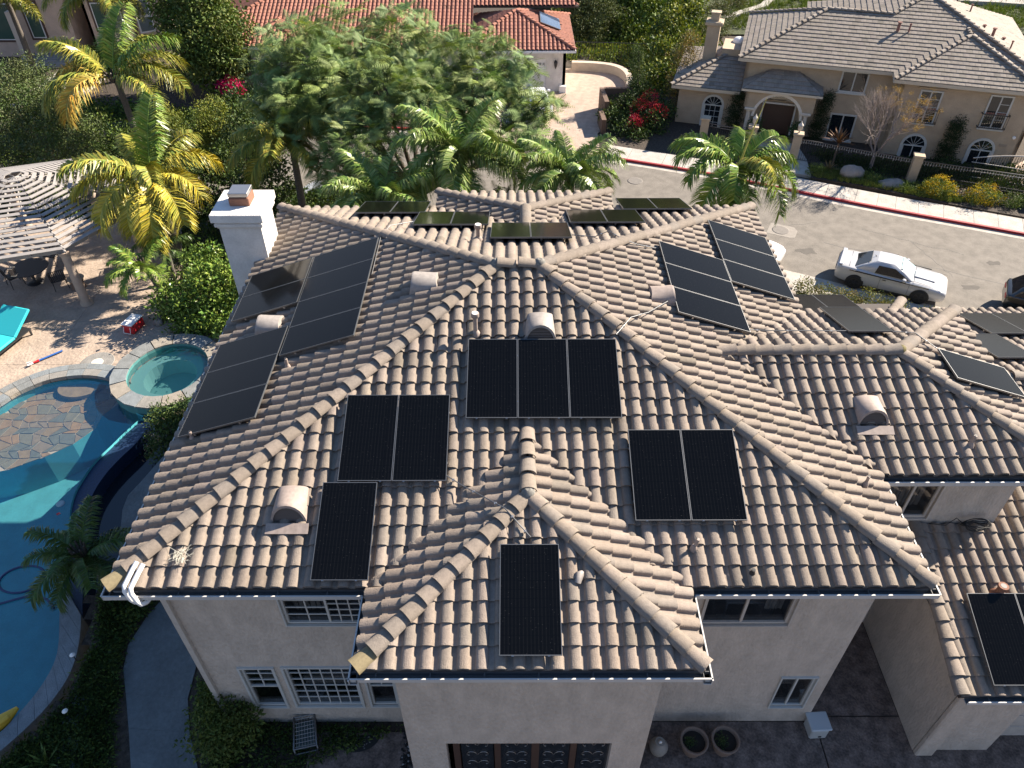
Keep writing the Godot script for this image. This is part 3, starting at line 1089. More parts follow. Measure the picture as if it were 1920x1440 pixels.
	for g in [[Vector3(-7.55, ey, 0.04), Vector3(X0 - BW - 0.16, ey, 0.04), Vector3.BACK], [Vector3(X0 - BW - 0.03, ey, 0.17), Vector3(X0 - BW - 0.03, ey, 1.78), Vector3.LEFT],
			[Vector3(X0 - BW - 0.17, ey, BP + 0.04), Vector3(X0 + BW + 0.17, ey, BP + 0.04), Vector3.BACK], [Vector3(X0 + BW + 0.03, ey, 0.17), Vector3(X0 + BW + 0.03, ey, 1.78), Vector3.RIGHT],
			[Vector3(X0 + BW + 0.16, ey, 0.04), Vector3(7.55, ey, 0.04), Vector3.BACK], [Vector3(-7.44, ey, 0.17), Vector3(-7.44, ey, -10.5), Vector3.LEFT],
			[Vector3(7.44, ey, 0.17), Vector3(7.44, ey, -2.5), Vector3.RIGHT], [Vector3(7.5, ey, -2.62), Vector3(11.55, ey, -2.62), Vector3.BACK],
			[Vector3(9.2, E2 - 0.03, 0.44), Vector3(19.3, E2 - 0.03, 0.44), Vector3.BACK]]:
		gutter(house, g[0], g[1], g[2], M.gutter)
	# boxed eaves
	mb = MB.new()
	mb.box(Vector3(-4.95, 6.33, -0.2), Vector3(4.9, 0.03, 0.48))
	mb.box(Vector3(5.2, 6.33, -0.2), Vector3(4.4, 0.03, 0.48))
	mb.box(Vector3(X0, 6.33, 1.36), Vector3(5.6, 0.03, 0.46))
	mb.box(Vector3(-7.18, 6.33, -6.9), Vector3(0.44, 0.03, 13.9))
	mb.box(Vector3(7.18, 6.33, -1.6), Vector3(0.44, 0.03, 2.9))
	mb.box(Vector3(9.2, 6.33, -2.87), Vector3(4.3, 0.03, 0.44))
	put(house, "soffit", mb, M.stucco)
	house_details(house, roof, roof_bay, roof_wing, roof_garage)


func half_vent(house: Node, at: Vector3, H: Vector3, m: Material, s := 1.0, skirt := false) -> void:
	# a half-round dormer louvre; its open end looks down the slope
	var b := slope_basis(H)
	var mb := MB.new()
	var rings := []
	for q in [[0.0, 0.34, 0.36], [0.06, 0.335, 0.36], [0.50, 0.29, 0.13]]:
		var ring := PackedVector3Array()
		for k in 13:
			var a := PI * k / 12.0
			ring.append(at + b * (Vector3(cos(a) * q[1], 0.03 + sin(a) * q[2], -q[0] + (0.20 * (1.0 - sin(a)) if q[0] < 0.1 else 0.0)) * s))
		rings.append(ring)
	mb.loft(rings, false)
	mb.fan(rings[2], -b.z)
	var rim := []
	for w in [1.0, 0.86]:
		var ring := PackedVector3Array()
		for k in 13:
			var a := PI * k / 12.0
			ring.append(at + b * (Vector3(cos(a) * 0.34 * w, 0.03 + sin(a) * 0.36 * w, 0.20 * (1.0 - sin(a) * w)) * s))
		rim.append(ring)
	for k in 12:
		mb.quad(rim[0][k], rim[0][k + 1], rim[1][k + 1], rim[1][k])
	if skirt:
		mb.box(at + b * (Vector3(0, 0.10, 0.34) * s), Vector3(0.80, 0.012, 0.20) * s, b * Basis(Vector3.RIGHT, 0.12))
	var o := put(house, "roof_vent", mb, m)
	for k in 5:
		var y := 0.07 + 0.055 * k
		var hw := 0.29 * sqrt(maxf(0.02, 1.0 - pow((y - 0.03) / 0.34, 2)))
		var sl := MB.new()
		sl.box(at + b * (Vector3(0, y, -0.035 + 0.20 * (1.0 - (y - 0.03) / 0.36)) * s), Vector3(hw * 2.0, 0.010, 0.05) * s, b * Basis(Vector3.RIGHT, 0.5))
		put(o, "louvre", sl, M.louvre)
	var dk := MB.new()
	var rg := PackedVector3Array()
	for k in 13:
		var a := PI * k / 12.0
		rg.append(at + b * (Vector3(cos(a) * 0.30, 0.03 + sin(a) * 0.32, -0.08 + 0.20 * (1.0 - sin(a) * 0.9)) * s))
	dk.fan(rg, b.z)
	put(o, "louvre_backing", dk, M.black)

func pipe(house: Node, at: Vector3, h: float, r: float, m: Material, cap := 0, lean := Vector3.ZERO) -> void:
	var mb := MB.new()
	var up := (Vector3.UP + lean).normalized()
	mb.tube([at - up * 0.1, at + up * h], r, 10)
	mb.lathe([Vector2(r * 2.2, -0.02), Vector2(r * 1.9, 0.05), Vector2(r * 1.05, 0.12)], at, 10)
	if cap == 1:
		mb.lathe([Vector2(r * 1.1, h - 0.02), Vector2(r * 1.75, h), Vector2(r * 1.75, h + 0.09), Vector2(r * 1.5, h + 0.10)], at, 12)
	elif cap == 2:
		mb.lathe([Vector2(r * 1.05, h - 0.08), Vector2(r * 1.25, h - 0.05), Vector2(r * 1.25, h + 0.02)], at, 12)
	var o := put(house, "vent_pipe", mb, m)
	var ho := MB.new()
	ho.lathe([Vector2(r * (1.3 if cap == 1 else 0.75), h + (0.101 if cap == 1 else 0.021)), Vector2(r * (1.3 if cap == 1 else 0.75), h + (0.104 if cap == 1 else 0.024))], at, 10)
	put(o, "pipe_mouth", ho, M.black if cap != 1 else M.white)

func conduit(house: Node, pts: Array, r := 0.012) -> void:
	var mb := MB.new()
	mb.tube(pts, r, 6)
	var o := put(house, "conduit", mb, M.alu)
	var cl := MB.new()
	for k in range(0, pts.size() - 1):
		var n := maxi(1, int(pts[k].distance_to(pts[k + 1]) / 1.0))
		for i in n:
			var p: Vector3 = pts[k].lerp(pts[k + 1], (i + 0.5) / n)
			cl.box(p - Vector3.UP * 0.02, Vector3(0.05, 0.05, 0.05))
	put(o, "conduit_clip", cl, M.metal)

func on_roof(x: float, z: float, H: Vector3, h: float, e := EAVE, edge := 0.0) -> Vector3:
	# a point h above the tile bed of the slope that rises towards H from the given eave line
	var run := 0.0
	if H == Vector3.FORWARD:
		run = edge - z
	elif H == Vector3.BACK:
		run = z - edge
	elif H == Vector3.RIGHT:
		run = x - edge
	else:
		run = edge - x
	return Vector3(x, e + SLOPE * run + h * 1.0547, z)

func house_details(house: Node, roof: Node, roof_bay: Node, roof_wing: Node, roof_garage: Node) -> void:
	var F := Vector3.FORWARD
	var B := Vector3.BACK
	var RT := Vector3.RIGHT
	var LF := Vector3.LEFT
	half_vent(house, on_roof(-4.35, -1.28, F, 0.04), F, M.vent_pink, 1.0, true)
	half_vent(house, on_roof(0.46, -5.1, F, 0.04), F, M.vent, 1.0)
	half_vent(house, on_roof(7.55, -3.85, F, 0.04, EAVE, -2.66), F, M.vent_pink, 0.98, true)
	half_vent(house, on_roof(3.55, -7.0, LF, 0.04, EAVE, HW), LF, M.vent_pink, 0.95)
	half_vent(house, on_roof(-2.33, -6.95, RT, 0.04, EAVE, -HW), RT, M.vent, 1.0)
	half_vent(house, on_roof(-6.25, -7.08, RT, 0.04, EAVE, -HW), RT, M.vent, 0.95)
	pipe(house, on_roof(-0.93, -5.12, F, 0.04), 0.48, 0.05, M.vent_pink, 1)
	pipe(house, on_roof(-1.02, -9.43, B, 0.05, EAVE, -HD), 0.36, 0.055, M.vent_pink, 1)
	pipe(house, on_roof(3.2, -0.60, F, 0.05), 0.30, 0.033, M.vent_pink, 0, Vector3(0.15, 0, 0))
	pipe(house, on_roof(-5.19, -5.15, RT, 0.05, EAVE, -HW), 0.27, 0.035, M.vent_pink)
	pipe(house, on_roof(-6.98, -3.49, RT, 0.05, EAVE, -HW), 0.24, 0.035, M.vent_pink)
	pipe(house, on_roof(6.93, -2.17, LF, 0.05, EAVE, HW), 0.26, 0.03, M.vent_pink)
	pipe(house, on_roof(9.5, -3.22, F, 0.05, EAVE, -2.66), 0.30, 0.035, M.vent_pink)
	pipe(house, on_roof(4.2, -0.14, F, 0.05), 0.14, 0.03, M.black, 2)
	pipe(house, Vector3(10.48, 3.23 + SLOPE * 1.5 + 0.05, -1.5), 0.32, 0.085, M.clay, 2)
	# a loose bent flashing on the entry bay
	var mb := MB.new()
	var fp := on_roof(0.98, 0.30, F, 0.08, EAVE, 1.57)
	mb.tube([fp, fp + Vector3(0.04, 0.08, -0.12), fp + Vector3(0.1, 0.02, -0.2)], [0.06, 0.08, 0.05], 7)
	put(house, "bent_flashing", mb, M.vent)
	# chimney
	mb = MB.new()
	mb.box(Vector3(-7.68, 3.9, -11.35), Vector3(1.16, 7.8, 1.22))
	for q in [[7.62, 0.06, 1.24, 1.30], [7.70, 0.10, 1.34, 1.40], [7.78, 0.07, 1.28, 1.34], [7.93, 0.24, 1.44, 1.50]]:
		mb.cbox(Vector3(-7.68, q[0], -11.35), Vector3(q[2], q[1], q[3]), 0.015)
	var ch := put(house, "chimney", mb, M.stucco_white)
	mb = MB.new()
	mb.cbox(Vector3(-7.68, 8.16, -11.4), Vector3(0.56, 0.24, 0.56), 0.02)
	put(ch, "flue_box", mb, M.clay)
	mb = MB.new()
	mb.box(Vector3(-7.68, 8.30, -11.4), Vector3(0.42, 0.06, 0.42))
	mb.cbox(Vector3(-7.68, 8.37, -11.4), Vector3(0.54, 0.12, 0.54), 0.01)
	put(ch, "flue_hood", mb, M.metal)
	# pair of white roof drain pipes bent over the front left corner
	for k in 2:
		var x := -7.0 + 0.13 * k
		var z := -0.02 + 0.05 * k
		mb = MB.new()
		mb.tube([Vector3(x + 0.06, 6.80, z - 0.26), Vector3(x + 0.01, 6.74, z - 0.14), Vector3(x - 0.07, 6.64, z + 0.14), Vector3(x - 0.07, 6.56, z + 0.20), Vector3(x - 0.02, 6.34, z + 0.23), Vector3(x + 0.02, 6.24, z + 0.22), Vector3(x + 0.06, 6.18, z + 0.14), Vector3(x + 0.14, 6.16, z - 0.10)], 0.045, 10)
		put(house, "overflow_pipe", mb, M.white)
	# rain pipe down the front left corner
	mb = MB.new()
	mb.box(Vector3(-6.92, 3.1, -0.405), Vector3(0.09, 6.2, 0.08))
	mb.box(Vector3(-6.995, 3.1, -0.46), Vector3(0.07, 6.2, 0.09))
	put(house, "rain_pipe", mb, M.trim)
	# conduits
	conduit(house, [Vector3(2.07, 8.36, -4.92), Vector3(2.45, 8.38, -5.5), Vector3(2.93, 8.14, -6.01), Vector3(3.57, 7.92, -6.80)])
	conduit(house, [Vector3(-1.44, 7.30, -1.91), Vector3(-1.12, 7.24, -1.70), Vector3(-0.63, 7.36, -1.27), Vector3(-0.28, 7.50, -0.92), Vector3(-0.02, 7.36, -0.66), Vector3(0.18, 7.33, -0.40)])
	conduit(house, [Vector3(1.42, 8.05, -9.55), Vector3(2.0, 8.07, -9.42), Vector3(2.35, 8.28, -9.35), Vector3(2.65, 8.22, -9.08), Vector3(3.07, 8.06, -9.05), Vector3(3.57, 7.92, -9.1)])
	conduit(house, [Vector3(5.48, 7.28, -6.48), Vector3(5.9, 7.24, -6.50), Vector3(7.96, 7.26, -6.45), Vector3(9.02, 7.24, -6.44), Vector3(9.30, 7.38, -6.20), Vector3(9.72, 7.20, -5.86)])
	conduit(house, [Vector3(-3.62, 7.86, -8.0), Vector3(-3.63, 7.86, -9.84), Vector3(-3.46, 7.84, -10.42), Vector3(-2.9, 7.66, -10.95)])
	# coil of black cable and a patch of roofing felt where the wing meets the garage roof
	mb = MB.new()
	for c in 5:
		var pts := []
		for i in 22:
			var a := TAU * i / 21.0
			pts.append(Vector3(10.3 + cos(a) * (0.22 + 0.03 * c), 4.52 + 0.02 * c + 0.05 * sin(a * 2.0 + c), -2.80 + sin(a) * 0.12))
		mb.tube(pts, 0.012, 5)
	mb.tube([Vector3(10.1, 4.5, -2.8), Vector3(9.9, 4.62, -2.95), Vector3(9.7, 4.42, -2.9), Vector3(9.4, 4.36, -3.0)], 0.01, 5)
	put(house, "cable_coil", mb, M.rubber)
	# a tuft of dry needles lying on the front slope
	mb = MB.new()
	for k in 26:
		var a := rng.randf() * TAU
		var c := on_roof(-6.25 + rng.randf_range(-0.1, 0.1), -0.42 + rng.randf_range(-0.1, 0.1), F, 0.14)
		var d := Vector3(cos(a), 0.05, sin(a) * 0.9 - 0.1)
		mb.tube([c - d * 0.12, c + d * rng.randf_range(0.1, 0.26)], [0.005, 0.003], 4, false)
	put(house, "dry_needles", mb, mat(0.52, 0.50, 0.42, 0.8))

# ---------------------------------------------------------------- solar panels

func make_panels() -> void:
	var W := 1.035
	var L := 1.88
	var proto := thing("solar_module", "", "solar panel", Vector3.ZERO, 0.0, "black solar panels on the tiled roof")
	var f := MB.new()
	for s in [-1.0, 1.0]:
		f.box(Vector3(s * (W * 0.5 - 0.006), 0, 0), Vector3(0.012, 0.04, L))
		f.box(Vector3(0, 0, s * (L * 0.5 - 0.006)), Vector3(W - 0.024, 0.04, 0.012))
	put(proto, "frame", f, M.alu)
	var g := MB.new()
	var hx := W * 0.5 - 0.012
	var hz := L * 0.5 - 0.012
	g.quad(Vector3(-hx, 0.016, hz), Vector3(hx, 0.016, hz), Vector3(hx, 0.016, -hz), Vector3(-hx, 0.016, -hz))
	g.quad(Vector3(-hx, -0.014, -hz), Vector3(hx, -0.014, -hz), Vector3(hx, -0.014, hz), Vector3(-hx, -0.014, hz))
	put(proto, "cell_sheet", g, M.cells)
	for s in [-0.55, 0.55]:
		var r := MB.new()
		r.box(Vector3(0, -0.045, s), Vector3(W + 0.01, 0.045, 0.04))
		put(proto, "mounting_rail", r, M.metal)
		for fx in [0.25, -0.3]:
			var ft := MB.new()
			ft.box(Vector3(fx, -0.12, s), Vector3(0.05, 0.11, 0.06))
			put(proto, "mounting_foot", ft, M.metal)
	for s in [-1.0, 1.0]:
		var c := MB.new()
		c.box(Vector3(s * 0.3, -0.01, L * 0.5 + 0.006), Vector3(0.04, 0.045, 0.012))
		put(proto, "clamp", c, M.metal)
	var first := true
	# [slope direction, eave height, eave line, along-eave start, horizontal run range start (near the eave), count, labels]
	var F := Vector3.FORWARD
	var B := Vector3.BACK
	var RT := Vector3.RIGHT
	var LF := Vector3.LEFT
	var rows := [
		[F, EAVE, 0.0, -3.50, 1.84, 2, ["left panel of the pair above the left vent on the front slope", "right panel of the pair left of the entry bay's ridge"]],
		[F, EAVE, 0.0, -1.08, 3.12, 3, ["left panel of the three under the roof apex", "middle panel of the three under the roof apex", "right panel of the three under the roof apex, by the conduit"]],
		[F, EAVE, 0.0, 2.14, 1.08, 2, ["left panel of the pair right of the entry bay roof", "right panel of the pair right of the entry bay roof"]],
		[F, EAVE, 0.0, -3.77, 0.03, 1, ["single upright panel just above the gutter, right of a half-round vent"]],
		[F, EAVE, 1.57, -0.37, 0.13, 1, ["single upright panel alone on the entry bay's front slope"]],
		[RT, EAVE, -HW, -9.66, 0.20, 2, ["panel closest to the chimney on the left slope", "lower panel of the two beside the chimney, above the white vent"]],
		[RT, EAVE, -HW, -9.64, 2.03, 4, ["top panel of the column of four on the left slope", "second panel from the top of the left slope's column of four", "third panel from the top of the left slope's column of four", "bottom panel of the column of four on the left slope"]],
		[RT, EAVE, -HW, -6.62, 0.19, 3, ["top panel of the three along the left eave, below the white vent", "middle panel of the three along the left eave above the pool", "bottom panel of the three along the left eave, ending by a pipe"]],
		[LF, EAVE, HW, 6.30, 2.00, 3, ["bottom one of the right slope's upper three, at the conduit's end", "middle one of the right slope's upper three", "top one of the right slope's upper three, nearest the ridge apex"]],
		[LF, EAVE, HW, 8.46, 0.20, 3, ["bottom panel of the three along the right eave, nearest the silver coupe", "middle panel of the three along the right eave", "top panel of the three along the right eave near the street corner"]],
		[B, EAVE, -HD, 2.72, -0.20, 2, ["right one of the pair under palm fronds by the back eave", "left one of the pair under palm fronds by the back eave"]],
		[B, EAVE, -HD, 0.79, 1.50, 2, ["right panel of the back-slope pair beside a capped pipe", "left panel of the back-slope pair beside a capped pipe"]],
		[B, EAVE, -HD, -1.39, 3.10, 2, ["right panel of the pair directly behind the main ridge", "left panel of the pair directly behind the main ridge"]],
		[B, EAVE, -HD, -3.56, 1.25, 2, ["right panel of the middle pair right of the street bay's ridge", "left panel of the middle pair right of the street bay's ridge"]],
		[B, EAVE, -HD, -5.31, -0.70, 2, ["right panel of the far pair next to the right palm", "left panel of the far pair at the back eave"]],
		[B, EAVE, -8.24, -8.86, 0.16, 1, ["single panel on the back slope of the wing roof"]],
		[LF, EAVE, 11.4, 4.74, 0.0, 1, ["single panel on the right slope of the wing roof"]],
		[B, 3.096, -13.88, -13.81, 4.50, 1, ["lone lower panel on the garage roof behind the wing"]],
		[B, 3.096, -13.88, -15.82, 2.66, 2, ["right panel of the far garage-roof pair behind the wing", "left panel of the far garage-roof pair behind the wing"]],
		[B, 3.096, -13.88, -11.0, 0.70, 2, ["right panel of the pair peeping over the wing's back eave", "left panel of the pair peeping over the wing's back eave"]],
		[F, 3.096, 0.4, 9.70, 0.12, 2, ["left one of the front pair on the garage roof, below the flue", "right one of the front garage-roof pair, cut by the picture's edge"]],
	]
	for r in rows:
		var b := slope_basis(r[0])
		for k in r[5]:
			var u: float = r[3] + (W + 0.012) * (k + 0.5)
			var run: float = r[4] + L * 0.5 / 1.0547
			var O := Vector3(0, r[1], 0)
			if r[0] == F or r[0] == B:
				O.z = r[2]
			else:
				O.x = r[2]
			var at: Vector3 = O + b.x * u - b.z * run * 1.0547 + b.y * 0.215
			var label: String = "black solar panel, " + r[6][k]
			var o: Node3D = proto
			if first:
				first = false
			else:
				o = copy(proto, label, at)
			o.set_meta("label", label)
			o.transform = Transform3D(b * Basis(Vector3.UP, rng.randf_range(-0.003, 0.003)), at)

# ---------------------------------------------------------------- ground, pool, paving and street

func st(o: Node, label := "") -> Node:
	o.set_meta("kind", "structure")
	if label:
		o.set_meta("label", label)
	return o

func ground_height(x: float, z: float) -> float:
	var edge := -15.6
	if x < -9.0:
		edge = lerpf(-15.6, -24.0, clampf((-9.0 - x) / 3.0, 0.0, 1.0))
	var fall := smoothstep(edge, edge - 5.0, z)
	var y := lerpf(-0.04, -3.04, fall)
	if z < -70.0:
		y += 0.05 * (-70.0 - z) * (0.5 + 0.5 * sin(x * 0.02))
	if x < -46.0:
		y += 0.10 * (-46.0 - x)
	return y

func smooth_line(p: Array, n := 4) -> Array:
	var out := []
	for k in p.size() - 1:
		var a: Vector2 = p[maxi(k - 1, 0)]
		var b: Vector2 = p[k]
		var c: Vector2 = p[k + 1]
		var d: Vector2 = p[mini(k + 2, p.size() - 1)]
		for i in n:
			out.append(b.cubic_interpolate(c, a, d, float(i) / n))
	out.append(p[-1])
	return out

func ribbon(mb: MB, line: Array, o0: float, o1: float, y0: float, y1: float) -> void:
	# a strip between two offsets to the left of a line, with real thickness
	var L := []
	var R := []
	for k in line.size():
		var t: Vector2 = (line[mini(k + 1, line.size() - 1)] - line[maxi(k - 1, 0)]).normalized()
		var nn := Vector2(t.y, -t.x)
		L.append(line[k] + nn * o0)
		R.append(line[k] + nn * o1)
	for k in line.size() - 1:
		strip_block(mb, L[k], L[k + 1], R[k + 1], R[k], y0, y1)

func strip_block(mb: MB, a: Vector2, b: Vector2, c: Vector2, d: Vector2, y0: float, y1: float) -> void:
	mb.prism(PackedVector2Array([a, b, c, d]), y0, y1)

func flagstones(parent: Node, called: String, area: PackedVector2Array, size: float, y0: float, y1: float, mats: Array, gap := 0.03, wob := 0.32) -> void:
	var lo := area[0]
	var hi := area[0]
	for p in area:
		lo = lo.min(p)
		hi = hi.max(p)
	var nx := int((hi.x - lo.x) / size) + 2
	var ny := int((hi.y - lo.y) / size) + 2
	var pts := []
	for j in ny + 1:
		for i in nx + 1:
			pts.append(lo + Vector2((i - 0.5 + (0.5 if j % 2 else 0.0)) * size, (j - 0.5) * size) + Vector2(rng.randf_range(-wob, wob), rng.randf_range(-wob, wob)) * size)
	for j in ny:
		for i in nx:
			var q := PackedVector2Array([pts[j * (nx + 1) + i], pts[j * (nx + 1) + i + 1], pts[(j + 1) * (nx + 1) + i + 1], pts[(j + 1) * (nx + 1) + i]])
			for r in Geometry2D.offset_polygon(q, -gap * 0.5):
				for s in Geometry2D.intersect_polygons(r, area):
					if s.size() < 3 or absf(poly_area(s)) < 0.02:
						continue
					var mb := MB.new()
					mb.prism(s, y0, y1 + rng.randf_range(-0.006, 0.006))
					put(parent, called, mb, mats[rng.randi() % mats.size()])

func poly_area(p: PackedVector2Array) -> float:
	var a := 0.0
	for k in p.size():
		a += p[k].cross(p[(k + 1) % p.size()]) * 0.5
	return a

func pv(a: Array) -> PackedVector2Array:
	return PackedVector2Array(a)

func make_ground() -> void:
	# pool outline: the deck side, then the vanishing edge
	var deck_edge := smooth_line([Vector2(-19.6, -6.0), Vector2(-19.4, -9.0), Vector2(-18.9, -10.7), Vector2(-18.3, -11.75), Vector2(-17.9, -12.4), Vector2(-17.1, -13.05), Vector2(-16.0, -13.3), Vector2(-14.95, -13.1), Vector2(-14.62, -12.6)], 4)
	var spa_side := smooth_line([Vector2(-14.55, -12.45), Vector2(-14.0, -11.75), Vector2(-13.2, -11.25), Vector2(-12.7, -11.05)], 3)
	var wall_in := smooth_line([Vector2(-13.05, -11.0), Vector2(-13.32, -10.36), Vector2(-13.55, -9.7), Vector2(-13.8, -9.0), Vector2(-13.88, -8.3), Vector2(-13.88, -7.7), Vector2(-13.74, -7.04), Vector2(-13.40, -6.13), Vector2(-13.02, -5.0), Vector2(-12.60, -3.79), Vector2(-12.1, -2.6), Vector2(-11.94, -1.9), Vector2(-12.05, -1.1), Vector2(-12.45, -0.15), Vector2(-13.1, 0.9), Vector2(-14.2, 1.9)], 4)
	var wall_out := smooth_line([Vector2(-12.6, -11.0), Vector2(-12.81, -9.95), Vector2(-13.1, -9.2), Vector2(-13.3, -8.5), Vector2(-13.36, -7.70), Vector2(-13.22, -6.98), Vector2(-12.89, -6.13), Vector2(-12.5, -5.0), Vector2(-12.08, -3.91), Vector2(-11.63, -2.82), Vector2(-11.42, -1.9), Vector2(-11.48, -1.2), Vector2(-11.75, -0.5), Vector2(-12.3, 0.35), Vector2(-13.3, 1.5)], 4)
	var pool := []
	pool.append_array(deck_edge)
	pool.append_array(spa_side)
	pool.append_array(wall_in)
	pool.append(Vector2(-19.5, 2.4))
	var poolp := pv(pool)
	var basin := pv([Vector2(-12.6, -11.0), Vector2(-12.81, -9.95), Vector2(-13.1, -9.2), Vector2(-13.3, -8.5), Vector2(-13.36, -7.70), Vector2(-13.22, -6.98), Vector2(-12.89, -6.13), Vector2(-12.5, -5.0), Vector2(-12.2, -4.2), Vector2(-11.3, -4.4), Vector2(-11.55, -5.3), Vector2(-11.84, -6.13), Vector2(-12.10, -6.98), Vector2(-12.14, -7.55), Vector2(-11.93, -8.14), Vector2(-11.60, -9.24), Vector2(-11.6, -11.0)])
	var spa := []
	for k in 28:
		var a := TAU * k / 28.0
		spa.append(Vector2(-12.75, -13.25) + Vector2(cos(a) * 1.42, sin(a) * 1.5))
	var spap := pv(spa)
	# terrain, with a hole where the pool is dug
	var mb := MB.new()
	var pit := Geometry2D.merge_polygons(Geometry2D.merge_polygons(poolp, pv(wall_out + [Vector2(-19, 2.4), Vector2(-19, -10)]))[0], basin)
	var cells := func(x0: float, x1: float, z0: float, z1: float, s: float, holes: Array) -> void:
		var nx := int(round((x1 - x0) / s))
		var nz := int(round((z1 - z0) / s))
		for i in nx:
			for j in nz:
				var p := Vector2(x0 + i * s, z0 + j * s)
				var skip := false
				for h in holes:
					for c in [Vector2(0, 0), Vector2(s, 0), Vector2(s, s), Vector2(0, s), Vector2(s, s) * 0.5]:
						skip = skip or Geometry2D.is_point_in_polygon(p + c, h)
				if skip:
					continue
				var q := []
				for c in [Vector2(0, s), Vector2(s, s), Vector2(s, 0), Vector2(0, 0)]:
					var w: Vector2 = p + c
					q.append(Vector3(w.x, ground_height(w.x, w.y), w.y))
				mb.quad(q[0], q[1], q[2], q[3])
	cells.call(-24.0, -8.0, -16.0, 4.0, 0.25, [pit[0], spap])
	cells.call(-24.0, -8.0, -32.0, -16.0, 1.0, [])
	cells.call(-8.0, 24.0, -32.0, 4.0, 1.0, [])
	cells.call(-64.0, -24.0, -32.0, 4.0, 4.0, [])
	cells.call(24.0, 64.0, -32.0, 4.0, 4.0, [])
	cells.call(-64.0, 64.0, -96.0, -32.0, 4.0, [])
	cells.call(-64.0, 64.0, 4.0, 36.0, 8.0, [])
	cells.call(-464.0, -64.0, -496.0, 36.0, 20.0, [])
	cells.call(64.0, 464.0, -496.0, 36.0, 20.0, [])
	cells.call(-64.0, 64.0, -496.0, -96.0, 20.0, [])
	st(put(self, "ground", mb, M.soil))
	# --- pool shell
	var sh := MB.new()
	sh.prism(poolp, -1.75, -1.70)
	for k in pool.size():
		var p: Vector2 = pool[k]
		var q: Vector2 = pool[(k + 1) % pool.size()]
		sh.quad(Vector3(p.x, -1.7, p.y), Vector3(q.x, -1.7, q.y), Vector3(q.x, -0.02, q.y), Vector3(p.x, -0.02, p.y))
	var shell := put(self, "pool_basin", sh, M.plaster)
	st(shell)
	# sloping wall of blue mosaic under the vanishing edge
	var mos := MB.new()
	for k in wall_in.size() - 1:
		var t: Vector2 = (wall_in[mini(k + 1, wall_in.size() - 1)] - wall_in[maxi(k - 1, 0)]).normalized()
		var t2: Vector2 = (wall_in[mini(k + 2, wall_in.size() - 1)] - wall_in[k]).normalized()
		var n1 := Vector2(-t.y, t.x)
		var n2 := Vector2(-t2.y, t2.x)
		if n1.x > 0:
			n1 = -n1
		if n2.x > 0:
			n2 = -n2
		var a: Vector2 = wall_in[k]
		var b: Vector2 = wall_in[k + 1]
		var c: Vector2 = b + n2 * 0.22
		var d: Vector2 = a + n1 * 0.22
		mos.quad(Vector3(a.x, -0.1, a.y), Vector3(d.x, -0.55, d.y), Vector3(c.x, -0.55, c.y), Vector3(b.x, -0.1, b.y))
	put(shell, "mosaic_band", mos, M.plaster_tile)
	# wall of the vanishing edge: mosaic under a film of water, pale stone further on
	var nwall := wall_in.size()
	var edge := MB.new()
	var cap := MB.new()
	for k in range(0, 34):
		strip_block(edge, wall_in[k], wall_in[k + 1], wall_out[mini(k + 1, wall_out.size() - 1)], wall_out[mini(k, wall_out.size() - 1)], -1.6, -0.115)
	st(put(self, "pool_edge_wall", edge, M.plaster_tile))
	var capw := thing("pool_coping_wall", "curved pale stone wall along the lower right rim of the pool", "wall")
	for k in range(34, wall_out.size() - 1, 2):
		cap = MB.new()
		var e := mini(k + 2, wall_out.size() - 1)
		var ta: Vector2 = wall_in[k].lerp(wall_in[e], 0.01)
		var tb: Vector2 = wall_in[e].lerp(wall_in[k], 0.01)
		var tc: Vector2 = wall_out[e].lerp(wall_out[k], 0.01)
		var td: Vector2 = wall_out[k].lerp(wall_out[e], 0.01)
		cap.prism(pv([ta, wall_in[k + 1] if e == k + 2 else tb, tb, tc, wall_out[k + 1] if e == k + 2 else tc, td]), -1.6, 0.02)
		put(capw, "coping_stone", cap, M.slate[3])
	# tanning shelf paved with flagstones under shallow water
	var shelf := pv(deck_edge.slice(2) + spa_side.slice(0, 2) + [Vector2(-14.75, -11.6), Vector2(-14.72, -11.0), Vector2(-15.2, -10.2), Vector2(-15.9, -9.6), Vector2(-16.8, -9.05), Vector2(-17.8, -8.75), Vector2(-18.8, -8.7), Vector2(-19.4, -8.9)])
	var sm := MB.new()
	sm.prism(shelf, -1.69, -0.46)
	var so := put(self, "pool_shelf", sm, M.plaster)
	st(so)
	var gs := MB.new()
	gs.prism(shelf, -0.459, -0.452)
	put(so, "grout_bed", gs, mat(0.46, 0.41, 0.30, 0.9))
	flagstones(so, "flagstone", shelf, 0.36, -0.451, -0.43, M.flag, 0.03, 0.38)
	var seat := MB.new()
	var sp := []
	for k in 14:
		var a := PI * k / 13.0
		sp.append(Vector2(-16.1 + cos(a) * 0.75, -12.95 + sin(a) * 0.55))
	seat.prism(pv(sp), -0.42, -0.28)
	put(so, "shelf_step", seat, M.flag[0])
	# water
	var w := StandardMaterial3D.new()
	w.albedo_color = Color(0.0, 0.22, 0.36, 0.34)
	w.transparency = BaseMaterial3D.TRANSPARENCY_ALPHA
	w.roughness = 0.02
	w.normal_enabled = true
	w.normal_texture = bumps(256, 0.03, 1.2, 91)
	w.normal_scale = 0.6
	w.uv1_triplanar = true
	w.uv1_world_triplanar = true
	w.uv1_scale = Vector3.ONE * 0.55
	M.water = w
	var wt := MB.new()
	wt.prism(pv(pool), -0.10, -0.10)
	st(put(self, "pool_water", wt, w))
	# catch basin with black water
	var cb := MB.new()
	cb.prism(basin, -1.8, -1.2)
	st(put(self, "catch_basin", cb, M.black))
	var bw := MB.new()
	bw.prism(basin, -0.62, -0.60)
	var bm := mat(0.006, 0.01, 0.016, 0.06)
	st(put(self, "basin_water", bw, bm))
	var ledge := MB.new()
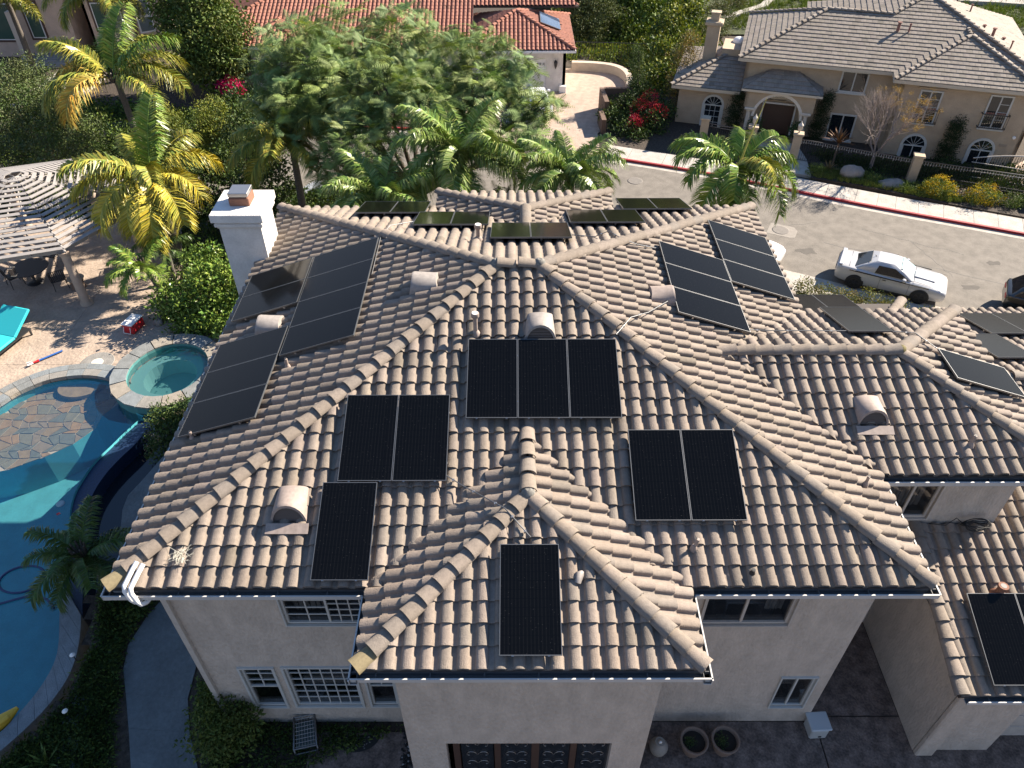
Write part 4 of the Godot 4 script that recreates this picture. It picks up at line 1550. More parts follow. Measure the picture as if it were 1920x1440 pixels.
	ledge.prism(pv([Vector2(-11.6, -11.0), Vector2(-11.60, -9.24), Vector2(-11.93, -8.14), Vector2(-12.14, -7.55), Vector2(-12.10, -6.98), Vector2(-11.84, -6.13), Vector2(-11.55, -5.3), Vector2(-11.3, -4.4), Vector2(-10.9, -4.4), Vector2(-11.0, -6.0), Vector2(-11.2, -7.2), Vector2(-10.6, -9.2), Vector2(-10.6, -11.0)]), -1.3, 0.02)
	st(put(self, "basin_ledge", ledge, M.walk))
	# spa: a raised ring of stones round a tub
	var tub := thing("spa_tub", "round raised spa with flagstone rim spilling toward the pool", "spa")
	var ring := MB.new()
	for k in 28:
		var p: Vector2 = spa[k]
		var q: Vector2 = spa[(k + 1) % 28]
		ring.quad(Vector3(p.x, -0.75, p.y), Vector3(q.x, -0.75, q.y), Vector3(q.x, 0.30, q.y), Vector3(p.x, 0.30, p.y))
		var c := Vector2(-12.75, -13.25)
		var po := c + (p - c) * 1.36
		var qo := c + (q - c) * 1.36
		ring.quad(Vector3(qo.x, -1.6, qo.y), Vector3(po.x, -1.6, po.y), Vector3(po.x, 0.30, po.y), Vector3(qo.x, 0.30, qo.y))
	ring.prism(spap, -0.76, -0.75)
	put(tub, "tub_shell", ring, mat(0.06, 0.20, 0.20, 0.7))
	for k in 14:
		var quad := []
		for e in [[0, 1.0], [1, 1.0], [2, 1.0], [2, 1.38], [1, 1.395], [0, 1.38]]:
			var a: float = TAU * (k * 2 + e[0]) / 28.0
			var aa: float = a + (0.012 if e[0] == 0 else (-0.012 if e[0] == 2 else 0.0))
			quad.append(Vector2(-12.75, -13.25) + Vector2(cos(aa) * 1.42, sin(aa) * 1.5) * e[1])
		var rb := MB.new()
		rb.prism(pv(quad), 0.29, 0.345 + rng.randf_range(-0.005, 0.005))
		put(tub, "coping_stone", rb, M.slate[rng.randi() % 4])
	var bench := MB.new()
	for k in 28:
		var c := Vector2(-12.75, -13.25)
		var p: Vector2 = spa[k]
		var q: Vector2 = spa[(k + 1) % 28]
		strip_block(bench, p, q, c + (q - c) * 0.66, c + (p - c) * 0.66, -0.7, -0.05)
	put(tub, "tub_bench", bench, mat(0.12, 0.30, 0.30, 0.7))
	var sw := MB.new()
	sw.prism(spap, 0.20, 0.20)
	var wsp: StandardMaterial3D = w.duplicate()
	wsp.albedo_color = Color(0.0, 0.22, 0.25, 0.35)
	put(tub, "tub_water", sw, wsp)
	# coping of the deck side
	var cop := thing("pool_coping", "curved border of grey flagstones round the left end of the pool", "coping")
	for k in range(0, deck_edge.size() - 1, 2):
		var a: Vector2 = deck_edge[k]
		var b: Vector2 = deck_edge[mini(k + 1, deck_edge.size() - 1)]
		var c: Vector2 = deck_edge[mini(k + 2, deck_edge.size() - 1)]
		var nrm := func(i: int) -> Vector2:
			var t: Vector2 = (deck_edge[mini(i + 1, deck_edge.size() - 1)] - deck_edge[maxi(i - 1, 0)]).normalized()
			return Vector2(t.y, -t.x)
		var e := mini(k + 2, deck_edge.size() - 1)
		for band in [[-0.05, 0.30], [0.315, 0.62]]:
			var cm := MB.new()
			var t := (c - a).normalized() * 0.008
			cm.prism(pv([a + t + nrm.call(k) * band[0], b + nrm.call(mini(k + 1, e)) * band[0], c - t + nrm.call(e) * band[0], c - t + nrm.call(e) * band[1], b + nrm.call(mini(k + 1, e)) * band[1], a + t + nrm.call(k) * band[1]]), -0.12, 0.045 + rng.randf_range(-0.004, 0.004))
			put(cop, "coping_stone", cm, M.slate[rng.randi() % 4])
	# --- patio slabs of tan concrete
	var out_line := []
	for k in deck_edge.size():
		var t: Vector2 = (deck_edge[mini(k + 1, deck_edge.size() - 1)] - deck_edge[maxi(k - 1, 0)]).normalized()
		out_line.append(deck_edge[k] + Vector2(t.y, -t.x) * 0.2)
	var patio_poly := pv(out_line + [Vector2(-14.6, -12.3), Vector2(-12.7, -12.2), Vector2(-11.2, -13.0), Vector2(-11.2, -15.6), Vector2(-13.2, -16.4), Vector2(-14.2, -18.0), Vector2(-14.8, -21.0), Vector2(-16.0, -24.5), Vector2(-25.5, -25.0), Vector2(-25.5, -6.0)])
	var pz := put(self, "patio", MB.new(), M.patio)
	st(pz)
	var xs := [-26.0, -23.2, -20.4, -17.6, -14.8, -11.0]
	var zs := [-25.0, -22.2, -19.4, -16.6, -13.9, -11.0, -8.0, -5.5]
	var turn := Transform2D(0.30, Vector2.ZERO)
	for i in xs.size() - 1:
		for j in zs.size() - 1:
			var sq := pv([Vector2(xs[i] + 0.006, zs[j] + 0.006), Vector2(xs[i + 1] - 0.006, zs[j] + 0.006), Vector2(xs[i + 1] - 0.006, zs[j + 1] - 0.006), Vector2(xs[i] + 0.006, zs[j + 1] - 0.006)])
			for s in Geometry2D.intersect_polygons(sq, patio_poly):
				for s2 in Geometry2D.clip_polygons(s, spap):
					if Geometry2D.is_polygon_clockwise(s2) != Geometry2D.is_polygon_clockwise(s):
						continue
					var pm := MB.new()
					pm.prism(s2, -0.12, 0.0)
					put(pz, "paving_slab", pm, M.patio)
	# --- front courtyard and side walk
	var court := put(self, "courtyard", MB.new(), M.court)
	st(court)
	for q in [[-2.3, 1.12, 2.6, 6.0], [2.6, -0.44, 7.15, 1.1], [2.6, 1.12, 7.15, 6.0], [7.17, -0.55, 12.5, 6.0], [6.97, -3.1, 9.23, -0.57], [12.52, -0.5, 18.0, 6.0], [-4.95, -0.2, -2.32, 1.3], [-4.95, 1.32, -2.32, 6.0]]:
		var cm := MB.new()
		cm.prism(pv([Vector2(q[0] + 0.008, q[1] + 0.008), Vector2(q[2] - 0.008, q[1] + 0.008), Vector2(q[2] - 0.008, q[3] - 0.008), Vector2(q[0] + 0.008, q[3] - 0.008)]), -0.1, 0.0)
		put(court, "paving_slab", cm, M.court)
	var walk := put(self, "garden_path", MB.new(), M.walk)
	st(walk)
	var wl := [Vector2(-9.3, -5.2), Vector2(-9.75, -4.0), Vector2(-10.05, -3.3), Vector2(-10.23, -2.47), Vector2(-10.1, -1.8), Vector2(-9.80, -1.17), Vector2(-9.4, -0.3), Vector2(-9.0, 0.62), Vector2(-8.6, 1.8)]
	var wr := [Vector2(-8.0, -5.2), Vector2(-8.05, -4.0), Vector2(-8.1, -3.2), Vector2(-8.3, -2.3), Vector2(-8.25, -1.7), Vector2(-8.21, -1.03), Vector2(-7.9, -0.2), Vector2(-7.45, 0.62), Vector2(-7.0, 1.8)]
	for k in range(0, wl.size() - 1):
		var e := k + 1
		var pm := MB.new()
		pm.prism(pv([wl[k].lerp(wl[e], 0.006), wl[e], wr[e], wr[k].lerp(wr[e], 0.006)]), -0.1, 0.0)
		put(walk, "paving_slab", pm, M.walk)
	var sp2 := put(self, "stepping_path", MB.new(), M.walk)
	st(sp2)
	for q in [[Vector2(-11.0, -1.1), Vector2(-10.55, -1.0), Vector2(-10.6, -0.2), Vector2(-11.05, -0.35)], [Vector2(-10.95, -0.28), Vector2(-10.5, -0.15), Vector2(-10.3, 0.7), Vector2(-10.75, 0.7)], [Vector2(-10.72, 0.76), Vector2(-10.2, 0.76), Vector2(-9.9, 1.8), Vector2(-10.4, 1.8)]]:
		var pm := MB.new()
		pm.prism(pv(q), -0.1, 0.02)
		put(sp2, "stepping_stone", pm, M.walk)
	# --- street
	var near_line := smooth_line([Vector2(-60, -27.5), Vector2(-30, -28.2), Vector2(-10, -28.8), Vector2(2, -28.2), Vector2(9, -26.4), Vector2(13.6, -24.4), Vector2(16.8, -22.75), Vector2(20.7, -20.9), Vector2(28, -17.8), Vector2(60, -4.5)], 3)
	var far_line := smooth_line([Vector2(60, -14.0), Vector2(40, -22.6), Vector2(27.5, -28.1), Vector2(22.6, -30.2), Vector2(19.5, -31.6), Vector2(14.8, -33.9), Vector2(11.0, -35.7), Vector2(5.6, -37.75)], 3)
	var far_left := [Vector2(-5.0, -41.9), Vector2(-20, -43.2), Vector2(-60, -45.5)]
	var road := MB.new()
	var rp := near_line.duplicate()
	rp.append_array(far_line)
	rp.append_array(far_left)
	road.prism(pv(rp), -3.12, -3.0)
	st(put(self, "street", road, M.road))
	var tar := mat(0.10, 0.092, 0.083, 0.75)
	var str_: Node = get_node("street")
	for q in [[Vector2(5.0, -30.0), Vector2(12.5, -28.6), 0.05], [Vector2(12.5, -28.6), Vector2(16.8, -29.6), 0.04], [Vector2(16.5, -27.5), Vector2(26.0, -22.6), 0.045], [Vector2(19.0, -28.8), Vector2(23.5, -26.2), 0.035], [Vector2(22.0, -24.2), Vector2(21.2, -27.6), 0.035]]:
		var sm2 := MB.new()
		var ln2 := []
		for k in 12:
			ln2.append((q[0] as Vector2).lerp(q[1], k / 11.0) + Vector2(rng.randf_range(-0.06, 0.06), rng.randf_range(-0.12, 0.12)))
		ribbon(sm2, ln2, -q[2] * 0.5, q[2] * 0.5, -3.02, -2.996)
		put(str_, "tar_seam", sm2, tar)
	var oil := mat(0.125, 0.112, 0.098, 0.95, M.grain_soft, 0.8)
	for q in [[19.6, -25.6, 0.5], [22.4, -23.2, 0.35], [15.4, -26.6, 0.4], [24.6, -25.4, 0.3]]:
		var om := MB.new()
		var op := []
		for k in 14:
			var a := TAU * k / 14.0
			var r2: float = q[2] * rng.randf_range(0.55, 1.1)
			op.append(Vector2(q[0] + cos(a) * r2 * 1.6, q[1] + sin(a) * r2 * 0.8))
		om.prism(pv(op), -3.02, -2.9965)
		put(str_, "oil_stain", om, oil)
	var apron := MB.new()
	apron.prism(pv([Vector2(5.5, -37.8), Vector2(5.6, -41.5), Vector2(6.6, -43.0), Vector2(7.4, -46.5), Vector2(8.7, -49.6), Vector2(8.6, -51.6), Vector2(7.6, -53.2), Vector2(3.7, -54.0), Vector2(3.7, -49.0), Vector2(-7.5, -49.0), Vector2(-8.0, -43.5), Vector2(-5.0, -41.9)]), -3.1, -2.985)
	st(put(self, "driveway", apron, M.paver))
	var pan := MB.new()
	far_line.reverse()
	far_left.reverse()
	near_line.reverse()
	ribbon(pan, far_line, -0.42, 0.0, -3.08, -2.994)
	ribbon(pan, far_left, -0.42, 0.0, -3.08, -2.994)
	ribbon(pan, near_line, -0.42, 0.0, -3.08, -2.994)
	st(put(self, "street_gutter", pan, M.gutter_pan))
	var kb := MB.new()
	ribbon(kb, far_line, 0.0, 0.16, -3.1, -2.86)
	ribbon(kb, far_left, 0.0, 0.16, -3.1, -2.86)
	st(put(self, "kerb_red", kb, M.kerb_red))
	kb = MB.new()
	ribbon(kb, near_line, 0.0, 0.16, -3.1, -2.87)
	st(put(self, "kerb", kb, M.concrete))
	for side in [["sidewalk", far_line], ["sidewalk_near", near_line]]:
		var sw2 := put(self, side[0], MB.new(), M.concrete)
		st(sw2)
		var ln: Array = side[1]
		var run := []
		for k in ln.size() - 1:
			var n := maxi(1, int(round((ln[k] as Vector2).distance_to(ln[k + 1]) / 1.55)))
			for i in n:
				run.append((ln[k] as Vector2).lerp(ln[k + 1], float(i) / n))
		run.append(ln[-1])
		for k in run.size() - 1:
			if absf(run[k].x) > 34.0:
				continue
			var t0: Vector2 = (run[k + 1] - run[maxi(k - 1, 0)]).normalized()
			var t1: Vector2 = (run[mini(k + 2, run.size() - 1)] - run[k]).normalized()
			var n0 := Vector2(t0.y, -t0.x)
			var n1 := Vector2(t1.y, -t1.x)
			var a: Vector2 = run[k].lerp(run[k + 1], 0.006)
			var b: Vector2 = run[k + 1].lerp(run[k], 0.006)
			var wd := 1.75 if side[0] == "sidewalk" else 1.45
			var pm := MB.new()
			pm.prism(pv([a + n0 * 0.163, b + n1 * 0.163, b + n1 * wd, a + n0 * wd]), -3.1, -2.868)
			put(sw2, "paving_slab", pm, M.concrete)
	# manhole covers with their concrete collars
	for q in [[14.55, -28.75, "iron manhole cover in a pale concrete collar, behind the roof's far right corner", 1], [7.3, -34.6, "small round iron cover in the street near the driveway mouth", 0]]:
		var mh := thing("manhole_cover", q[2], "manhole cover", Vector3(q[0], -3.0, q[1]), -0.45)
		if q[3]:
			var cl := MB.new()
			cl.prism(pv([Vector2(-0.65, -0.6), Vector2(0.6, -0.62), Vector2(0.85, -0.3), Vector2(0.85, 0.5), Vector2(0.55, 0.62), Vector2(-0.65, 0.6)]), -0.05, 0.006)
			put(mh, "collar", cl, mat(0.30, 0.27, 0.235, 0.9, M.grain_soft, 1.0))
		var ir := MB.new()
		ir.lathe([Vector2(0.46, -0.05), Vector2(0.46, 0.012), Vector2(0.40, 0.014), Vector2(0.39, 0.008), Vector2(0.1, 0.012)], Vector3.ZERO, 20)
		put(mh, "lid", ir, mat(0.20, 0.18, 0.16, 0.8, M.grain_soft, 1.0))
	# lawns and slopes in the distance
	var lw := MB.new()
	for i in 12:
		for j in 5:
			var x0 := 16.0 + i * 4.0
			var z0 := -62.0 - j * 4.0
			var q := []
			for c in [Vector2(0, 0), Vector2(4, 0), Vector2(4, -4), Vector2(0, -4)]:
				q.append(Vector3(x0 + c.x, ground_height(x0 + c.x, z0 + c.y) + 0.12, z0 + c.y))
			lw.quad(q[0], q[1], q[2], q[3])
	st(put(self, "lawn", lw, M.lawn))
	var fr := MB.new()
	ribbon(fr, [Vector2(36, -72), Vector2(46, -70.2), Vector2(60, -66)], 0.0, 4.0, -3.0, -2.55)
	ribbon(fr, [Vector2(18, -64.5), Vector2(24, -69.5), Vector2(27, -75)], 0.0, 0.7, -3.0, -2.6)
	st(put(self, "far_path", fr, M.concrete))
	var dr := MB.new()
	dr.prism(pv([Vector2(2, -70), Vector2(16, -68), Vector2(20, -90), Vector2(0, -95)]), -3.0, -2.75)
	st(put(self, "dry_bank", dr, M.dry))
	var grass := MB.new()
	grass.prism(pv([Vector2(17.9, -34.6), Vector2(20.2, -33.75), Vector2(22.8, -32.4), Vector2(25.3, -31.1), Vector2(30.5, -28.9), Vector2(31.5, -31.0), Vector2(24.0, -34.6), Vector2(18.6, -37.0)]), -3.1, -2.82)
	st(put(self, "verge", grass, M.soil))

# ---------------------------------------------------------------- plants

var CL := {}     # leaf clump meshes

func leaf(mb: MB, p: Vector3, d: Vector3, side: Vector3, l: float, w: float) -> void:
	# a folded leaf blade
	var up := d.cross(side).normalized()
	var mid := p + d * l * 0.45 + up * w * 0.25
	var tip := p + d * l - up * l * 0.12
	var a := p + d * l * 0.42 + side * w
	var b := p + d * l * 0.42 - side * w
	mb.tri(p, a, mid)
	mb.tri(a, tip, mid)
	mb.tri(p, mid, b)
	mb.tri(b, mid, tip)

func rdir(flat := 1.0) -> Vector3:
	var v := Vector3(rng.randfn(), rng.randfn() * flat, rng.randfn())
	return v.normalized() if v.length() > 0.01 else Vector3.UP

func make_clumps() -> void:
	var mb := MB.new()
	for k in 13:
		var k2 := rng.randf_range(0.75, 1.15)
		mb.col = Color(k2, k2, k2)
		var p := rdir() * rng.randf_range(0.05, 0.34)
		var d := (p.normalized() + rdir() * 0.8 + Vector3.UP * 0.3).normalized()
		leaf(mb, p, d, d.cross(rdir()).normalized(), rng.randf_range(0.14, 0.24), rng.randf_range(0.035, 0.06))
	CL.broad = mb.mesh()
	mb = MB.new()
	for k in 22:
		var k2 := rng.randf_range(0.75, 1.15)
		mb.col = Color(k2, k2, k2)
		var p := rdir() * rng.randf_range(0.05, 0.30)
		var d := (p.normalized() + rdir() * 0.8 + Vector3.UP * 0.2).normalized()
		leaf(mb, p, d, d.cross(rdir()).normalized(), rng.randf_range(0.07, 0.12), rng.randf_range(0.02, 0.032))
	CL.fine = mb.mesh()
	mb = MB.new()
	for k in 6:
		var k2 := rng.randf_range(0.75, 1.2)
		mb.col = Color(k2, k2, k2)
		var d := (rdir() + Vector3.UP * 0.15).normalized()
		var s := d.cross(Vector3.UP).normalized()
		var L := rng.randf_range(0.45, 0.75)
		for i in 9:
			var t := (i + 1.0) / 9.0
			var c := d * L * t - Vector3.UP * 0.25 * L * t * t
			var ll := 0.15 * sin(PI * (0.15 + 0.8 * t)) + 0.03
			for sg in [-1.0, 1.0]:
				var e: Vector3 = c + (s * sg * 0.85 + d * 0.45 - Vector3.UP * 0.25).normalized() * ll
				mb.tri(c - d * 0.016, e, c + d * 0.016)
	CL.feather = mb.mesh()
	mb = MB.new()
	for k in 9:
		var k2 := rng.randf_range(0.75, 1.2)
		mb.col = Color(k2, k2, k2)
		var d := (rdir(0.4) * 0.55 + Vector3.UP).normalized()
		var s := d.cross(rdir()).normalized()
		var b := Vector3(rng.randf_range(-0.08, 0.08), 0, rng.randf_range(-0.08, 0.08))
		var L := rng.randf_range(0.12, 0.28)
		mb.tri(b - s * 0.012, b + s * 0.012, b + d * L)
	CL.grass = mb.mesh()

func jitter_color(c: Color, amount := 0.28) -> Color:
	var k := 1.0 + rng.randf_range(-amount, amount)
	var w := rng.randf_range(-0.12, 0.12)
	return Color(c.r * k * (1.0 + w), c.g * k, c.b * k * (1.0 - w))

func crown(parent: Node, blobs: Array, clump: Mesh, cols: Array, density: float, sc: float, m: Material, called := "crown", squash := 0.9, hollow := 0.45) -> void:
	# leaf clumps spread through a set of ragged lumps: [x, y, z, radius]
	var xfs := []
	var cc := []
	for b in blobs:
		var r: float = b[3]
		var n := int(density * r * r * 10.0) + 8
		var lump := FastNoiseLite.new()
		lump.seed = rng.randi() % 1000
		lump.frequency = 0.55 / maxf(r, 0.5)
		for k in n:
			var d := rdir()
			var bump := 1.0 + 0.55 * lump.get_noise_3d(d.x * 2.0 * r, d.y * 2.0 * r, d.z * 2.0 * r)
			var t := lerpf(hollow, 1.0, pow(rng.randf(), 0.55)) * bump
			var p := Vector3(b[0], b[1], b[2]) + Vector3(d.x, d.y * squash, d.z) * r * t
			var s := sc * rng.randf_range(0.7, 1.35)
			var bs := Basis(Vector3.UP, rng.randf() * TAU) * Basis(Vector3.RIGHT, rng.randf_range(-0.7, 0.7)) * Basis(Vector3.FORWARD, rng.randf_range(-0.7, 0.7))
			xfs.append(Transform3D(bs.scaled(Vector3.ONE * s), p))
			cc.append(jitter_color(cols[rng.randi() % cols.size()]))
	many(parent, called, clump, m, xfs, cc)

func limbs(parent: Node, base: Vector3, blobs: Array, r: float, m: Material, fork := 0.35) -> void:
	var mb := MB.new()
	var mid := Vector3.ZERO
	for b in blobs:
		mid += Vector3(b[0], b[1], b[2])
	mid /= blobs.size()
	var knee := base.lerp(mid, fork)
	mb.tube([base - Vector3.UP * 0.2, base.lerp(knee, 0.5) + rdir() * r * 0.5, knee], [r * 1.25, r, r * 0.8], 9)
	put(parent, "trunk", mb, m)
	mb = MB.new()
	for b in blobs:
		var e := Vector3(b[0], b[1], b[2])
		var q := knee.lerp(e, 0.5) + rdir() * 0.25
		mb.tube([knee - (knee - base).normalized() * r * 0.4, q, e], [r * 0.6, r * 0.4, r * 0.12], 6, false)
		for k in 3:
			mb.tube([q.lerp(e, 0.3 * k), e + rdir() * b[3] * 0.75], [r * 0.25, r * 0.06], 5, false)
	put(parent, "limbs", mb, m)

func plant(called: String, label: String, cat: String, base: Vector3, blobs: Array, clump: Mesh, cols: Array, density: float, sc: float, trunk_r := 0.1, group := "", m: Material = null, squash := 0.9, hollow := 0.45) -> Node3D:
	var o := thing(called, label, cat, base, 0.0, group)
	var local := []
	for b in blobs:
		local.append([b[0] - base.x, b[1] - base.y, b[2] - base.z, b[3]])
	if trunk_r > 0.0:
		limbs(o, Vector3.ZERO, local, trunk_r, M.trunk)
	crown(o, local, clump, cols, density, sc, m if m else M.leaf, "crown" if trunk_r > 0.12 else "foliage", squash, hollow)
	return o

var frond_cache := {}

func frond_mesh(L: float, elev: float, droop: float, tone: int, v: int) -> ArrayMesh:
	var key := "%.2f %.2f %.2f %d %d" % [L, elev, droop, tone, v]
	if key in frond_cache:
		return frond_cache[key]
	var pal: Array = [
		[Color(0.10, 0.18, 0.028), Color(0.16, 0.24, 0.045), Color(0.22, 0.27, 0.06)],      # green
		[Color(0.42, 0.34, 0.04), Color(0.50, 0.43, 0.09), Color(0.30, 0.29, 0.05)],      # yellow
		[Color(0.24, 0.25, 0.045), Color(0.34, 0.30, 0.06), Color(0.15, 0.19, 0.04)],      # olive
		[Color(0.44, 0.27, 0.05), Color(0.50, 0.38, 0.09), Color(0.34, 0.29, 0.05)],       # orange, dying
		[Color(0.05, 0.09, 0.025), Color(0.07, 0.12, 0.03), Color(0.09, 0.13, 0.05)],
		[Color(0.12, 0.19, 0.04), Color(0.17, 0.25, 0.06), Color(0.26, 0.31, 0.11)]][tone]  # dark green
	var mb := MB.new()
	var pts := []
	var n := 14
	var p := Vector3.ZERO
	var a := elev
	for i in n:
		pts.append(p)
		var step := L / (n - 1)
		p += Vector3(cos(a), sin(a), 0) * step
		a -= droop / (n - 1) * (0.5 + 1.0 * i / n)
	mb.col = pal[1] * 0.9
	var rad := []
	for i in n:
		rad.append(lerpf(0.032, 0.006, float(i) / (n - 1)) * L / 3.0)
	mb.tube(pts, rad, 5, false)
	var per := int(42.0 * L)
	for i in per:
		var t := 0.12 + 0.87 * (i + rng.randf()) / per
		var f := t * (n - 1)
		var k := mini(int(f), n - 2)
		var c: Vector3 = (pts[k] as Vector3).lerp(pts[k + 1], f - k)
		var d: Vector3 = ((pts[k + 1] as Vector3) - pts[k]).normalized()
		var up := Vector3(-d.y, d.x, 0)
		var ll := L * (0.10 + 0.17 * sin(PI * clampf(0.10 + 0.82 * t, 0, 1)))
		for sg in [-1.0, 1.0]:
			mb.col = jitter_color(pal[rng.randi() % 3], 0.2)
			var spread := rng.randf_range(0.75, 1.1)
			var lift := rng.randf_range(-0.25, 0.55)
			var o: Vector3 = (Vector3(0, 0, sg) * spread + d * rng.randf_range(0.45, 0.8) + up * lift).normalized()
			var wv := d.cross(o).normalized().lerp(d, 0.65).normalized() * 0.026 * sqrt(L / 3.0)
			var m1 := c + o * ll * 0.5 + Vector3.DOWN * ll * 0.06
			var e := c + o * ll * rng.randf_range(0.85, 1.05) + Vector3.DOWN * ll * rng.randf_range(0.3, 0.7)
			mb.tri(c - wv * 0.8, c + wv * 0.8, m1 + wv)
			mb.tri(c - wv * 0.8, m1 + wv, m1 - wv)
			mb.tri(m1 - wv, m1 + wv, e)
	var me := mb.mesh()
	frond_cache[key] = me
	return me

func palm(called: String, label: String, base: Vector3, top: Vector3, L: float, specs: Array, trunk_r := 0.16, group := "", spear := false) -> Node3D:
	# specs: [azimuth in degrees (0 = right, 90 = toward the front), start elevation, droop, tone]
	var o := thing(called, label, "palm tree", base, 0.0, group)
	var t := top - base
	var mb := MB.new()
	var pts := []
	var rr := []
	var n := 16
	for k in n:
		var s := k / (n - 1.0)
		pts.append(t * s + Vector3(sin(s * 2.2) * 0.08, 0, cos(s * 3.0) * 0.05))
		rr.append(trunk_r * lerpf(1.25, 0.8, s) * (1.0 + (0.06 if k % 2 else -0.02)))
	mb.tube(pts, rr, 10)
	put(o, "trunk", mb, M.palm_trunk)
	mb = MB.new()
	for k in 9:
		var a := TAU * k / 9.0
		mb.tube([t + Vector3(cos(a), -0.8, sin(a)) * trunk_r * 0.8, t + Vector3(cos(a) * trunk_r * 1.2, 0.1, sin(a) * trunk_r * 1.2), t + Vector3(cos(a) * trunk_r * 2.2, 0.5, sin(a) * trunk_r * 2.2)], [0.07, 0.06, 0.02], 5)
	put(o, "leaf_bases", mb, M.trunk)
	var i := 0
	for s in specs:
		var m := frond_mesh(L * (1.0 + 0.08 * (i % 3 - 1)), s[1], s[2], s[3], i % 3)
		var f := put(o, "frond", m, M.leaf_shiny if s[3] != 3 else M.leaf, Transform3D(Basis(Vector3.UP, -deg_to_rad(s[0])) * Basis(Vector3.RIGHT, rng.randf_range(-0.25, 0.25)), t))
		i += 1
	if spear:
		mb = MB.new()
		mb.tube([t, t + Vector3(0.25, 1.4, -0.05), t + Vector3(0.62, 2.9, -0.15)], [0.05, 0.035, 0.008], 6)
		put(o, "spear_leaf", mb, mat(0.36, 0.33, 0.09, 0.6))
	return o

func ring_of(n: int, tone: int, a0 := 0.0) -> Array:
	var out := []
	for k in n:
		var young := float(k % 4) / 3.0
		out.append([a0 + 360.0 * k / n + rng.randf_range(-9, 9), lerpf(0.25, 1.1, young), lerpf(2.1, 1.3, young), tone])
	return out

func cover(called: String, area: PackedVector2Array, n: int, y: float, clump: Mesh, cols: Array, sc: float, h := 0.25, m: Material = null) -> void:
	var lo := area[0]
	var hi := area[0]
	for p in area:
		lo = lo.min(p)
		hi = hi.max(p)
	var xfs := []
	var cc := []
	var noise := FastNoiseLite.new()
	noise.frequency = 0.5
	noise.seed = n
	while xfs.size() < n:
		var p := Vector2(rng.randf_range(lo.x, hi.x), rng.randf_range(lo.y, hi.y))
		if not Geometry2D.is_point_in_polygon(p, area):
			continue
		var q := 0.5 + noise.get_noise_2d(p.x, p.y)
		var s := sc * rng.randf_range(0.6, 1.3)
		xfs.append(Transform3D(Basis(Vector3.UP, rng.randf() * TAU).scaled(Vector3.ONE * s), Vector3(p.x, y + h * q * rng.randf(), p.y)))
		cc.append(jitter_color(cols[rng.randi() % cols.size()]))
	many(self, called, clump, m if m else M.leaf, xfs, cc)

func bare_tree() -> void:
	var base := Vector3(21.9, -3.0, -35.9)
	var o := thing("bare_tree", "leafless pale tree with a few yellow leaves in front of the big tan house", "tree", base)
	var mb := MB.new()
	var tips := []
	var grow := func(self_ref: Callable, p: Vector3, d: Vector3, r: float, l: float, depth: int) -> void:
		var q := p + d * l
		var mid := p.lerp(q, 0.5) + rdir() * l * 0.07
		mb.tube([p, mid, q], [r, r * 0.85, r * 0.68], 6 if depth < 2 else 4, false)
		if depth >= 6:
			tips.append(q)
			return
		var n := 3 if depth < 5 else 2
		for k in n:
			var nd := (d + rdir() * (0.50 if depth else 0.6) + Vector3.UP * 0.14).normalized()
			self_ref.call(self_ref, p.lerp(q, rng.randf_range(0.55, 1.0)) if depth else q, nd, r * 0.6, l * rng.randf_range(0.68, 0.86), depth + 1)
	mb.tube([Vector3(0, -0.1, 0), Vector3(0.03, 0.6, 0), Vector3(0, 1.1, 0)], [0.13, 0.10, 0.085], 8)
	for k in 5:
		var a := TAU * k / 5.0
		grow.call(grow, Vector3(0, 1.0, 0), Vector3(cos(a) * 0.48, 1.0, sin(a) * 0.48).normalized(), 0.055, 1.4, 1)
	put(o, "branches", mb, M.bare)
	var xfs := []
	var cc := []
	for p in tips:
		if p.x > -0.2 and rng.randf() < 0.16:
			for i in 2:
				xfs.append(Transform3D(Basis(rdir(), rng.randf() * TAU).scaled(Vector3.ONE * 0.5), p + rdir() * 0.1))
				cc.append(Color(0.42, 0.26, 0.05) * rng.randf_range(0.8, 1.2))
	many(o, "leaves", CL.fine, M.leaf, xfs, cc)

func spiky(called: String, label: String, cat: String, at: Vector3, n: int, L: float, col: Color, stem := 0.0) -> void:
	var o := thing(called, label, cat, at)
	if stem > 0.0:
		var s := MB.new()
		s.tube([Vector3.ZERO, Vector3(0.03, stem, 0)], [0.09, 0.07], 7)
		put(o, "stem", s, M.trunk)
	for k in n:
		var mb := MB.new()
		mb.col = jitter_color(col)
		var a := TAU * k * 0.382
		var e := lerpf(1.35, 0.15, float(k) / n)
		var d := Vector3(cos(a) * cos(e), sin(e), sin(a) * cos(e))
		var s := d.cross(Vector3.UP).normalized() * L * 0.045
		var p := Vector3(0, stem, 0)
		var m := p + d * L * 0.55
		var t := p + d * L - Vector3.UP * L * 0.12
		mb.tri(p - s * 0.6, p + s * 0.6, m + s)
		mb.tri(p - s * 0.6, m + s, m - s)
		mb.tri(m - s, m + s, t)
		put(o, "leaf_blade", mb, M.leaf)

